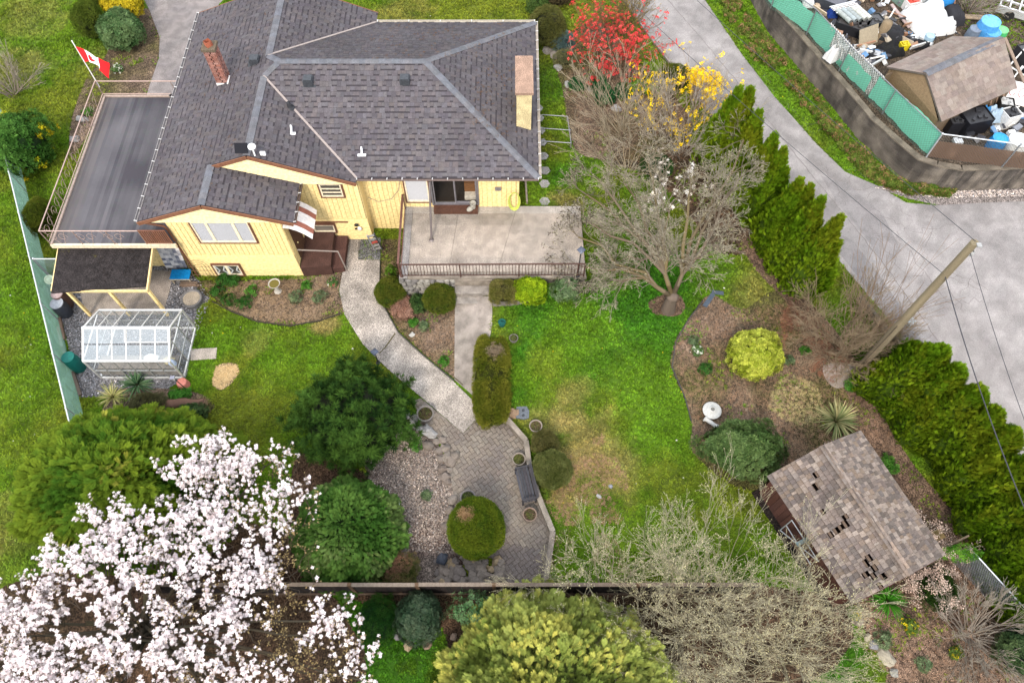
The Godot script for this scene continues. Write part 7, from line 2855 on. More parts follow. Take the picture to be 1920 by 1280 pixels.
	crate("dark_bin", "dark grey bin with white pipes at the photo's top edge beside the green net", "bin", Vector3(16.32, 2.50, -33.51), Vector3(1.5, 0.5, 0.9), C(0.045, 0.05, 0.06), -0.6, C(0.1, 0.1, 0.12))
	var t := thing("white_pipes", "bundle of white plastic pipes lying across the dark grey bin", "pipe", Vector3(16.57, 3.10, -32.80), "", 0.3)
	mb = MB.new()
	for i in 6:
		mb.col = vary(C(0.62, 0.62, 0.64), 0.15)
		mb.tube([Vector3(-0.6 + rf(-.1, .1), 0.0, i * 0.1), Vector3(0.75 + rf(-.1, .1), 0.04, i * 0.11)], 0.03, 0.03, 6)
	part(mb, "pipe", M.plastic, t)
	tarp("blue_cloth", "small blue cloth bundle beside the lattice top", "cloth", Vector3(16.30, 2.50, -32.73), 0.5, 0.5, 0.4, C(0.02, 0.06, 0.3))
	tarp("white_bag", "white plastic sack behind the green net near the photo's top", "sack", Vector3(15.12, 2.60, -33.58), 0.7, 0.9, 0.6, C(0.7, 0.72, 0.73))
	t = thing("plywood_sheet", "tan plywood sheet leaning inside the lattice fence", "board", Vector3(17.51, 2.50, -30.64), "", 0.45)
	mb = MB.new()
	mb.col = C(0.48, 0.40, 0.29)
	mb.box(Vector3(0, 0.45, 0), Vector3(1.15, 0.9, 0.03), Basis(Vector3.RIGHT, -0.5))
	part(mb, "panel", M.wood, t)
	t = thing("tree_stump", "upright tan tree stump between plywood sheet and dark tarpaulin", "stump", Vector3(18.43, 2.50, -31.18))
	mb = MB.new()
	mb.col = C(0.36, 0.27, 0.17)
	mb.lathe([Vector2(0.3, 0), Vector2(0.25, 0.3), Vector2(0.24, 0.85), Vector2(0, 0.86)], Vector3.ZERO, 14)
	part(mb, "trunk", M.bark, t)
	crate("grey_box", "black plastic tub with grey lid behind the tree stump", "tub", Vector3(17.93, 2.50, -31.81), Vector3(1.2, 0.5, 0.7), C(0.035, 0.036, 0.04), 0.3, C(0.06, 0.06, 0.065))
	crate("grill_rack", "silvery wire rack lying in a black crate beside the yard shed", "rack", Vector3(17.83, 2.50, -29.73), Vector3(0.7, 0.25, 0.5), C(0.05, 0.05, 0.055), -0.6, C(0.35, 0.36, 0.38))
	crate("yellow_tub", "small bright yellow tub by the shed's back eave", "tub", Vector3(19.27, 2.50, -30.26), Vector3(0.4, 0.35, 0.3), C(0.62, 0.52, 0.02), 0.2, C(0.5, 0.4, 0.02))
	for e in [[Vector3(19.32, 2.80, -33.19), Vector3(19.95, 2.60, -31.68), C(0.55, 0.42, 0.4), "long pinkish white plank left of the white tarpaulin"], [Vector3(22.60, 2.60, -32.52), Vector3(23.91, 2.60, -32.32), C(0.5, 0.38, 0.26), "pale plank lying on the grass beside the dark sofa"], [Vector3(22.70, 2.58, -32.67), Vector3(23.94, 2.58, -32.55), C(0.42, 0.33, 0.24), "second plank behind the pale plank beside the dark sofa"]]:
		mb = MB.new()
		mb.col = e[2]
		mb.bar(e[0], e[1], 0.16, 0.05)
		tag(part(mb, "plank", M.wood, self), e[3], "plank")
	crate("red_white_box", "white box with a red stripe behind the white tarpaulin", "box", Vector3(20.36, 2.50, -33.34), Vector3(0.7, 0.5, 0.6), C(0.6, 0.58, 0.57), 0.3, C(0.5, 0.08, 0.06))
	crate("grey_cabinet", "grey plastic cabinet standing behind the white tarpaulin", "cabinet", Vector3(21.12, 2.50, -33.71), Vector3(0.6, 0.7, 0.6), C(0.45, 0.47, 0.48), 0.2, C(0.5, 0.5, 0.5))
	crate("green_tub", "greenish tub in the clutter at the photo's top edge", "tub", Vector3(20.09, 2.50, -33.80), Vector3(0.7, 0.5, 0.6), C(0.16, 0.24, 0.2), 0.5, C(0.3, 0.32, 0.3))
	barrel("blue_barrel", "blue plastic barrel at the photo's top edge behind the white tarpaulin", Vector3(21.95, 2.50, -33.34), 0.48, 0.9, C(0.03, 0.2, 0.5), C(0.04, 0.26, 0.56))
	barrel("blue_barrel", "large light blue barrel standing behind the yard shed's ridge", Vector3(23.34, 2.50, -31.03), 0.5, 1.0, C(0.06, 0.24, 0.52), C(0.13, 0.37, 0.64))
	barrel("blue_barrel", "low light blue barrel in front of the large one behind the shed", Vector3(23.49, 2.50, -30.64), 0.4, 0.7, C(0.06, 0.24, 0.52), C(0.10, 0.32, 0.6))
	barrel("grey_barrel", "small slate grey drum left of the light blue barrels", Vector3(22.71, 2.50, -30.87), 0.3, 0.7, C(0.12, 0.15, 0.2), C(0.17, 0.2, 0.26))
	barrel("green_drum", "bright green lidded drum right of the light blue barrels", Vector3(24.10, 2.50, -30.91), 0.3, 0.6, C(0.06, 0.35, 0.12), C(0.16, 0.5, 0.2))
	barrel("blue_drum", "blue drum top showing above the brown screened fence", Vector3(21.60, 2.50, -23.62), 0.36, 0.8, C(0.02, 0.18, 0.42), C(0.03, 0.25, 0.5))
	barrel("white_drum", "white drum top showing above the brown screened fence", Vector3(22.41, 2.50, -23.52), 0.48, 0.8, C(0.62, 0.62, 0.6), C(0.68, 0.69, 0.68))
	barrel("glass_bucket", "pale blue bucket at the white tarpaulin's lower corner", Vector3(20.60, 2.50, -30.72), 0.24, 0.4, C(0.25, 0.36, 0.45), C(0.3, 0.42, 0.52))
	crate("black_crate", "large black crate in front of the yard shed's lower eave", "crate", Vector3(20.97, 2.50, -25.01), Vector3(1.25, 0.85, 0.9), C(0.014, 0.014, 0.016), 0.25, C(0.03, 0.03, 0.033))
	crate("black_crate", "low black crate under the yard shed's eave near the fence corner", "crate", Vector3(20.14, 2.50, -24.91), Vector3(0.7, 0.7, 0.6), C(0.018, 0.018, 0.022), 0.1, C(0.04, 0.04, 0.045))
	tarp("blue_white_bag", "blue and white plastic bag on the clutter before the yard shed", "bag", Vector3(21.96, 2.70, -25.41), 0.85, 0.7, 0.6, C(0.45, 0.58, 0.72), 0.2, 1.6)
	tarp("blue_sheet", "strong blue plastic sheet beside the blue white bag", "sheeting", Vector3(21.65, 2.90, -25.54), 0.5, 0.4, 0.35, C(0.05, 0.25, 0.55), 0.7, 1.6)
	crate("white_bin", "white bin with black bags in front of the tyre", "bin", Vector3(22.70, 2.50, -25.28), Vector3(0.7, 0.75, 0.6), C(0.6, 0.6, 0.6), 0.3, C(0.03, 0.03, 0.035))
	crate("black_bin", "black bin beside the white sheet with red marks", "bin", Vector3(22.64, 2.50, -25.88), Vector3(0.6, 0.8, 0.5), C(0.02, 0.02, 0.022), -0.2, C(0.4, 0.4, 0.4))
	t = thing("white_board", "white panel with red scrawled lines leaning by the shed's right end", "board", Vector3(23.73, 2.50, -26.70), "", -0.3)
	mb = MB.new()
	mb.col = C(0.64, 0.62, 0.62)
	mb.box(Vector3(0, 0.45, 0), Vector3(1.3, 1.0, 0.03), Basis(Vector3.RIGHT, -0.8))
	part(mb, "panel", M.plastic, t)
	var loops := []
	for k in 3:
		var path := []
		for i in 9:
			var an := i * 0.75 + k
			path.append(Basis(Vector3.RIGHT, -0.8) * Vector3(-0.4 + k * 0.4 + cos(an) * 0.13, sin(an) * 0.2 + 0.05, 0.02) + Vector3(0, 0.45, 0))
		loops.append(path)
	part(tubes(loops, 0.014, C(0.5, 0.03, 0.05), 4), "red_marks", M.plastic, t)
	t = thing("tyre", "black car tyre with its rim lying at the photo's right edge", "tyre", Vector3(23.51, 2.70, -25.54))
	t.basis = frame(Vector3(-0.4, 0.5, 0.6).normalized())
	mb = MB.new()
	mb.col = C(0.02, 0.02, 0.022)
	var prof := []
	for i in 13:
		var an := TAU * i / 12
		prof.append(Vector2(0.3 + cos(an) * 0.12, sin(an) * 0.1))
	mb.lathe(prof, Vector3.ZERO, 24)
	part(mb, "tread", M.matt, t)
	mb = MB.new()
	mb.col = C(0.3, 0.3, 0.32)
	mb.lathe([Vector2(0.2, 0.05), Vector2(0.12, 0.02), Vector2(0, 0.03)], Vector3.ZERO, 18)
	part(mb, "rim", M.metal, t)
	open_frame("white window frame leaning at the shed's upper right corner", Vector3(24.44, 2.60, -28.54), 1.1, 0.9, C(0.72, 0.72, 0.72), -0.9, -0.6)
	open_frame("second white window frame below the first by the shed's right end", Vector3(24.27, 2.60, -27.72), 0.9, 0.7, C(0.7, 0.7, 0.7), -0.7, -0.9)
	open_frame("dark wooden frame standing before the yard shed near the tyre", Vector3(22.42, 2.80, -26.05), 0.7, 0.8, C(0.3, 0.2, 0.15), 0.4, -0.5)
	crate("black_box", "black box behind the white window frames", "box", Vector3(25.05, 2.50, -29.21), Vector3(1.2, 0.8, 1.2), C(0.03, 0.03, 0.035), 0.3, C(0.06, 0.06, 0.065))
	t = thing("white_trailer", "white tubular trailer frame on the grass at the photo's top right corner", "trailer", Vector3(25.77, 2.60, -32.64), "", -0.5)
	mb = MB.new()
	mb.col = C(0.7, 0.7, 0.72)
	for z in [-0.55, 0.0, 0.55]:
		mb.box(Vector3(0, 0.5, z), Vector3(2.4, 0.08, 0.08))
	for i in 6:
		mb.box(Vector3(-1.15 + i * 0.46, 0.58, 0), Vector3(0.07, 0.06, 1.2))
	part(mb, "frame", M.metal, t)
	mb = MB.new()
	mb.col = C(0.72, 0.72, 0.74)
	mb.box(Vector3(0, 0.4, 0.65), Vector3(2.4, 0.35, 0.04))
	part(mb, "side_panel", M.metal, t)
	for x in [-0.5, 0.5]:
		mb = MB.new()
		mb.col = C(0.02, 0.02, 0.02)
		mb.tube([Vector3(x, 0.22, 0.5), Vector3(x, 0.22, 0.68)], 0.24, 0.24, 16)
		part(mb, "wheel", M.matt, t)
	sheet_grass_upper()
	scrap()

func scrap() -> void:   # bits and pieces nobody could count
	var q := PackedVector2Array([Vector2(13.51, -33.92), Vector2(15.17, -31.10), Vector2(16.38, -28.11), Vector2(18.17, -29.21), Vector2(21.18, -30.72), Vector2(22.20, -31.49), Vector2(23.12, -34.77), Vector2(13.65, -34.77)])
	var q2 := PackedVector2Array([Vector2(19.75, -25.01), Vector2(20.14, -23.40), Vector2(23.16, -23.08), Vector2(24.61, -26.70), Vector2(22.24, -26.36)])
	var cube := MB.new()
	cube.box(Vector3(0, 0.5, 0), Vector3.ONE)
	var where := []
	var tints := []
	var ks := [C(0.55, 0.55, 0.55), C(0.03, 0.03, 0.035), C(0.2, 0.2, 0.22), C(0.25, 0.14, 0.09), C(0.4, 0.33, 0.25), C(0.7, 0.7, 0.7), C(0.06, 0.06, 0.07), C(0.1, 0.2, 0.35)]
	for i in 1500:
		var p := Vector2(rf(14, 30), rf(-40, -24))
		if not (inside(p, q) or inside(p, q2)):
			continue
		var b := Basis(Vector3(rf(-.5, .5), 1, rf(-.5, .5)).normalized(), rf(0, TAU))
		var thin := rng.randf() < 0.35
		where.append(Transform3D(b.scaled_local(Vector3(rf(0.5, 1.1) if thin else rf(0.1, 0.4), rf(0.03, 0.25), rf(0.03, 0.08) if thin else rf(0.1, 0.35))), Vector3(p.x, 2.5 + rf(0, 0.25), p.y)))
		tints.append(vary(ks[rng.randi() % ks.size()], 0.2))
	var o := copies(cube.mesh(), where, tints, "scrap", M.plastic, self)
	tag(o, "scattered scrap and odds and ends on the ground of the cluttered yard", "scrap")

func sheet_grass_upper() -> void:
	var where := []
	var tints := []
	var q := PackedVector2Array([Vector2(22.58, -31.89), Vector2(24.12, -29.95), Vector2(26.09, -29.58), Vector2(30.48, -31.49), Vector2(30.68, -35.63), Vector2(23.65, -35.63)])
	for i in 9000:
		var p := Vector2(rf(20, 36), rf(-40, -28))
		if inside(p, q):
			where.append(Transform3D(Basis(Vector3.UP, rf(0, TAU)), Vector3(p.x, 2.5, p.y)))
			tints.append(vary(TURF.lerp(MOSS, rng.randf()) * 1.3, 0.25))
	var o := copies(L.tuft, where, tints, "upper_grass", M.grass, self)
	tag(o, "grass in the cluttered yard beyond the blue barrels", "grass")

# ---------- trees, hedges and shrubs ----------
func build_trees() -> void:
	var i := 0
	sharp = 1.0
	# upper hedge: tips of the tall cedars
	var tips := [Vector3(9.49, 5.60, -24.13), Vector3(10.12, 5.30, -24.45), Vector3(10.17, 5.50, -22.90), Vector3(10.62, 5.40, -21.70), Vector3(10.97, 5.20, -21.15), Vector3(11.32, 5.20, -19.54), Vector3(11.82, 4.90, -19.47), Vector3(11.85, 5.50, -18.39), Vector3(12.32, 5.60, -17.44)]
	var which := ["topmost, next to the yellow forsythia", "second from the forsythia", "third from the forsythia", "fourth from the forsythia", "fifth from the forsythia", "fourth from the lower end", "third from the lower end", "second from the lower end", "lowest, beside the bare bush at the pole"]
	for t in tips:
		cedar(down(t), t.y - land(t.x, t.z), 1.12, "tall pointed cedar in the road hedge, " + which[i], "cedars of the upper hedge", 0.45)
		i += 1
	sharp = 0.62
	# lower hedge: broader, clipped by the road
	tips = [Vector3(15.16, 4.10, -12.65), Vector3(15.67, 4.00, -12.70), Vector3(16.06, 4.00, -11.90), Vector3(16.47, 4.10, -11.01), Vector3(16.92, 4.00, -10.24), Vector3(17.28, 4.00, -9.45), Vector3(17.55, 4.00, -8.34), Vector3(17.80, 4.00, -7.24), Vector3(17.97, 4.00, -6.02), Vector3(18.06, 4.00, -4.85)]
	which = ["first beside the pole's foot", "second from the pole", "third from the pole", "fourth from the pole", "fifth from the pole", "sixth from the pole", "fifth from the lower end", "fourth from the lower end", "third from the lower end", "nearest to the wire fence corner"]
	i = 0
	for t in tips:
		cedar(down(t), t.y - land(t.x, t.z), 1.25, "broad cedar in the lower road hedge, " + which[i], "cedars of the lower hedge", 0.35, 1.3)
		i += 1
	# conifers
	conifer("golden_conifer", "yellow green golden conifer at the photo's bottom edge", down(Vector3(1.24, 2.20, -0.80)), Vector3(3.9, 4.6, 3.7), 0.33, 14000, C(0.16, 0.205, 0.04), C(0.33, 0.36, 0.09), C(0.47, 0.45, 0.10), 0.33, -0.75)
	conifer("feathery_cypress", "big feathery green cypress below the greenhouse at the left fence", down(Vector3(-14.05, 1.60, -8.47)), Vector3(3.75, 3.6, 2.8), 0.38, 15000, C(0.035, 0.085, 0.008), C(0.115, 0.165, 0.014), C(0.20, 0.20, 0.03), 0.08, 0.1)
	conifer("round_conifer", "rounded bright green conifer between the gravel bed and the magnolia", down(Vector3(-5.95, 0.90, -6.80)), Vector3(1.9, 2.5, 1.95), 0.21, 9500, C(0.030, 0.080, 0.012), C(0.070, 0.135, 0.026), C(0.12, 0.17, 0.05), 0.12, 0.05)
	shrub("mugo_pine", "large dark green bushy mugo pine beside the curved path", "pine", "", down(Vector3(-6.09, 0.90, -11.27)), Vector3(2.15, 1.5, 1.95), "needles", 0.33, 1050, C(0.012, 0.034, 0.008), C(0.048, 0.098, 0.016), {"amp": 0.5, "freq": 90.0, "low": -0.3, "depth": 0.3, "up": 1.3, "core": C(0.010, 0.014, 0.006), "lift": 0.7, "core_size": 0.84})
	magnolia()
	# bare many stemmed willow in front of the fence
	var st := {"wander": 0.12, "rise": 0.03, "droop": 0.02, "taper": 0.6, "thin": 0.0047, "bark": C(0.40, 0.34, 0.22), "twig": C(0.60, 0.54, 0.37), "depth": 5, "fork": 2, "extra": 0.97, "spread": 0.42, "shrink": 0.72, "thick": 0.034, "foot": 0.6, "tilt": Vector3(0.0, 0, 0), "buds_along": true}
	var bd := {"mesh": "bud", "size": 0.032, "each": 1, "share": 0.6, "a": C(0.48, 0.45, 0.24), "b": C(0.62, 0.57, 0.38), "scatter": 0.04, "called": "buds"}
	for e in [[Vector3(7.08, 0.00, -4.54), 13, "bare budding willow thicket leaning over the timber fence left of the old shed"], [Vector3(3.44, 0.00, -4.45), 13, "bare budding willow thicket just above the golden conifer"], [Vector3(7.94, 0.00, -2.01), 10, "bare budding willow thicket at the photo's bottom edge right of the golden conifer"], [Vector3(5.81, 0.00, -3.46), 10, "bare budding willow thicket in the middle of its group below the fence"], [Vector3(9.40, 0.00, -3.03), 9, "bare budding willow thicket below the shed's lower left corner"]]:
		bare_shrub("bare_willow", e[2], "tree", "bare willows along the fence", e[0], e[1], 1.5, 1.35, st, bd)
	# old fruit tree in the lawn
	old_tree()
	# bare shrubs beside the house
	var tw := {"wander": 0.13, "rise": 0.03, "droop": 0.0, "taper": 0.6, "thin": 0.006, "bark": C(0.37, 0.29, 0.19), "twig": C(0.58, 0.48, 0.34), "depth": 4, "fork": 2, "extra": 0.8, "spread": 0.34, "shrink": 0.7, "thick": 0.032, "foot": 0.35}
	tw.tilt = Vector3(-0.35, 0, 0.0)
	bare_shrub("bare_bush", "tan leafless bush of long arching stems beside the clothes line", "bush", "", down(Vector3(5.29, 0.90, -25.82)), 17, 1.45, 1.1, tw)
	bare_shrub("bare_bush", "leafless bush left of the white starry magnolia, right of the stepping stones", "bush", "", down(Vector3(5.38, 0.90, -23.55)), 15, 1.25, 1.2, tw)
	tw.tilt = Vector3(-0.1, 0, -0.1)
	tw.bark = C(0.38, 0.31, 0.25)
	tw.twig = C(0.56, 0.48, 0.39)
	bare_shrub("bare_bush", "greyish leafless bush between the forsythia and the starry magnolia", "bush", "", down(Vector3(8.02, 1.40, -24.57)), 17, 1.4, 1.1, tw)
	tw.tilt = Vector3(0, 0, 0)
	var sm := tw.duplicate()
	sm.depth = 3
	sm.thick = 0.03
	bare_shrub("star_magnolia", "small star magnolia dotted with white flowers above the old tree", "tree", "", down(Vector3(6.95, 1.00, -21.57)), 9, 0.85, 0.9, sm, {"mesh": "flower", "size": 0.13, "share": 0.4, "a": C(0.8, 0.78, 0.75), "b": C(0.7, 0.66, 0.55), "scatter": 0.06, "called": "flowers"})
	# forsythia
	var fo := tw.duplicate()
	fo.bark = C(0.30, 0.19, 0.12)
	fo.twig = C(0.42, 0.29, 0.18)
	fo.tilt = Vector3(0.1, 0, 0.0)
	fo.droop = 0.3
	fo.depth = 3
	bare_shrub("forsythia", "yellow flowering forsythia with arching tan stems at the upper hedge's end", "bush", "", down(Vector3(7.88, 1.00, -26.83)), 22, 1.15, 1.0, fo, {"mesh": "blossom", "size": 0.1, "share": 0.35, "each": 3, "a": C(0.75, 0.50, 0.01), "b": C(0.85, 0.62, 0.02), "scatter": 0.16, "called": "flowers"})
	var fu := fo.duplicate()
	fu.tilt = Vector3(0.25, 0, -0.5)
	fu.droop = 0.0
	bare_shrub("forsythia", "upright bright yellow forsythia sprays beside the road below the red bush", "bush", "", down(Vector3(9.01, 0.90, -27.83)), 7, 0.6, 0.5, fu, {"mesh": "blossom", "size": 0.095, "share": 1.0, "each": 5, "a": C(0.78, 0.52, 0.01), "b": C(0.88, 0.66, 0.02), "scatter": 0.2, "called": "flowers"})
	# red quince
	var rq := tw.duplicate()
	rq.bark = C(0.2, 0.12, 0.07)
	rq.twig = C(0.30, 0.17, 0.09)
	rq.thick = 0.03
	rq.depth = 3
	rq.fork = 3
	rq.spread = 0.42
	rq.tilt = Vector3(0, 0, 0)
	bare_shrub("flowering_quince", "big red flowering quince bush above the forsythia beside the road", "bush", "", down(Vector3(5.02, 0.60, -30.52)), 26, 1.15, 1.15, rq, {"mesh": "blossom", "size": 0.085, "share": 0.27, "each": 3, "a": C(0.54, 0.032, 0.04), "b": C(0.64, 0.09, 0.08), "scatter": 0.16, "called": "flowers"})
	rq.bark = C(0.22, 0.15, 0.07)
	rq.twig = C(0.27, 0.2, 0.08)
	bare_shrub("bare_bush", "greenish brown twiggy bush growing behind the red quince", "bush", "", down(Vector3(5.80, 0.80, -32.97)), 18, 1.25, 0.8, rq, {"mesh": "bud", "size": 0.06, "share": 0.6, "a": C(0.25, 0.22, 0.05), "b": C(0.3, 0.18, 0.06), "called": "buds"})
	# bare bush at the pole
	var pb := tw.duplicate()
	pb.bark = C(0.25, 0.18, 0.11)
	pb.twig = C(0.38, 0.28, 0.18)
	pb.depth = 4
	pb.fork = 3
	pb.spread = 0.6
	pb.wander = 0.2
	pb.thick = 0.04
	bare_shrub("bare_bush", "dense leafless brown bush at the foot of the utility pole", "bush", "", Vector3(13.68, 0.70, -14.45), 20, 1.25, 1.3, pb)
	var tall := tw.duplicate()
	tall.depth = 2
	tall.spread = 0.22
	tall.wander = 0.06
	tall.thick = 0.022
	tall.bark = C(0.28, 0.18, 0.12)
	tall.twig = C(0.36, 0.24, 0.16)
	bare_shrub("bare_sapling", "thin upright reddish saplings rising behind the bare bush by the pole", "sapling", "", Vector3(14.17, 0.76, -14.79), 13, 2.2, 0.45, tall)
	var rd := tw.duplicate()
	rd.depth = 2
	rd.bark = C(0.20, 0.09, 0.06)
	rd.twig = C(0.28, 0.13, 0.09)
	rd.spread = 0.6
	rd.thick = 0.014
	bare_shrub("dry_brush", "low reddish dry brush left of the bare bush by the pole", "bush", "", Vector3(12.05, 0.87, -15.49), 22, 0.5, 1.6, rd)
	bare_shrub("dry_brush", "dry purple brown brush between the pole's foot and the low wall", "bush", "", Vector3(15.42, 0.57, -13.65), 24, 0.6, 1.2, rd)
	bare_shrub("dry_brush", "brown dry brush at the photo's bottom right corner by the wire fence", "bush", "", Vector3(16.13, 0.00, -3.46), 30, 0.85, 1.5, tw)
	bare_shrub("dry_brush", "pale dry brush on the neighbour's lawn at the top left edge", "bush", "", Vector3(-25.96, 0.00, -29.89), 20, 0.8, 1.4, tw)
	bare_shrub("dry_brush", "brown thicket beside the dark sofa in the upper yard", "bush", "", Vector3(Vector3(23.33, 2.50, -33.10)), 24, 0.8, 1.2, tw)
	# dried hydrangea beside the shed
	var hy := tw.duplicate()
	hy.depth = 2
	hy.thick = 0.016
	bare_shrub("dried_hydrangea", "dried pale pink hydrangea heads leaning over the shed's lower right roof", "bush", "", down(Vector3(14.51, 0.90, -5.94)), 24, 0.95, 0.95, hy, {"mesh": "litter", "size": 0.10, "each": 3, "a": C(0.42, 0.29, 0.23), "b": C(0.52, 0.40, 0.33), "scatter": 0.13, "called": "flower_heads"})

func magnolia() -> void:
	var p := Vector3(-12.38, 0.00, -3.46)
	var o := thing("magnolia_tree", "large magnolia covered in pale pink white blossom at the lower left", "tree", p)
	var outline := curve2([Vector2(-17.18, -1.35), Vector2(-17.48, -3.84), Vector2(-15.60, -4.03), Vector2(-14.34, -4.44), Vector2(-14.38, -5.41), Vector2(-13.76, -6.20), Vector2(-12.76, -6.59), Vector2(-11.53, -7.60), Vector2(-11.30, -8.57), Vector2(-10.53, -9.18), Vector2(-9.31, -8.89), Vector2(-8.23, -8.84), Vector2(-7.75, -8.06), Vector2(-6.95, -7.60), Vector2(-6.84, -6.54), Vector2(-7.14, -5.61), Vector2(-6.75, -4.63), Vector2(-5.68, -4.00), Vector2(-4.96, -3.31), Vector2(-4.52, -2.42), Vector2(-4.52, -1.35), Vector2(-5.92, 0.26), Vector2(-11.21, 0.39)])
	var mb := MB.new()
	var where := []
	var tints := []
	var s := {"wander": 0.18, "rise": 0.12, "droop": 0.0, "taper": 0.6, "thin": 0.006, "bark": C(0.12, 0.09, 0.065), "twig": C(0.16, 0.115, 0.07), "depth": 3, "fork": 2, "extra": 0.6, "spread": 0.5, "shrink": 0.68, "thick": 0.03, "buds_along": true}
	var tips := []
	var lo := outline[0]
	var hi := outline[0]
	for q in outline:
		lo = lo.min(q)
		hi = hi.max(q)
	var heart := Vector2(p.x, p.z)
	var k := 0
	while k < 430:
		var q := Vector2(rf(lo.x, hi.x), rf(lo.y, hi.y))
		if not inside(q, outline):
			continue
		k += 1
		var far := q.distance_to(heart)
		# from the fork up and outwards to this spot
		var y := 2.35 + 1.3 * exp(-far * far / 14.0) + rf(-0.4, 0.35)
		var fork := Vector3(rf(-.3, .3), rf(0.8, 1.7), rf(-.3, .3))
		var end := Vector3(q.x - p.x, y, q.y - p.z)
		if k < 45:
			var path := []
			for j in 6:
				var t := j / 5.0
				path.append(fork.lerp(end, t) + Vector3(rf(-.1, .1), 0.7 * sin(PI * t) * rf(0.6, 1) + rf(-.1, .1), rf(-.1, .1)) * (1.0 if j > 0 and j < 5 else 0.0))
			mb.col = vary(C(0.13, 0.105, 0.07), 0.2)
			mb.tube(path, 0.06, 0.022, 6, false)
		var out := Vector3(end.x, 0, end.z).normalized()
		for b in 2:
			limb(mb, end, (out * rf(-0.3, 0.7) + Vector3(rf(-.7, .7), rf(0.4, 1.0), rf(-.7, .7))).normalized(), rf(0.4, 0.7), 0.016, 3, s, tips)
	mb.col = C(0.14, 0.115, 0.07)
	for a in 4:
		mb.tube([Vector3(0, -0.1, 0), Vector3(0.1 * a - 0.15, 0.6, 0.1), Vector3(cos(a * 1.6) * 0.5, 1.5, sin(a * 1.6) * 0.5), Vector3(cos(a * 1.6) * 1.5, 2.3, sin(a * 1.6) * 1.5)], 0.2, 0.07, 9, false)
	part(mb, "branches", M.bark, o)
	var buds := []
	var budt := []
	for t in tips:
		var gp: Vector3 = t[0] + p
		var dense := 0.72 + 1.0 * fn.get_noise_2d(gp.x * 20, gp.z * 20)
		# thinner blossom towards the right of the crown, where the light green ground shows through
		dense -= clampf((gp.x + 9.6) * 0.10, 0, 0.42)
		dense += clampf((-9.5 - gp.x) * 0.08, 0, 0.25)
		if rng.randf() < dense:
			where.append(Transform3D(frame((t[1] + Vector3(rf(-.5, .5), rf(0.1, .8), rf(-.5, .5))).normalized(), rf(0, TAU)).scaled_local(Vector3.ONE * rf(0.045, 0.088)), t[0]))
			tints.append(vary(C(0.82, 0.78, 0.78).lerp(C(0.72, 0.58, 0.60), rng.randf() * rng.randf() * 0.8), 0.06))
		elif rng.randf() < 0.6:
			buds.append(Transform3D(frame(t[1], rf(0, TAU)).scaled_local(Vector3.ONE * rf(0.03, 0.06)), t[0]))
			budt.append(vary(C(0.36, 0.27, 0.13), 0.2))
	copies(L.flower, where, tints, "flowers", M.petal, o)
	copies(L.bud, buds, budt, "buds", M.leaf, o)

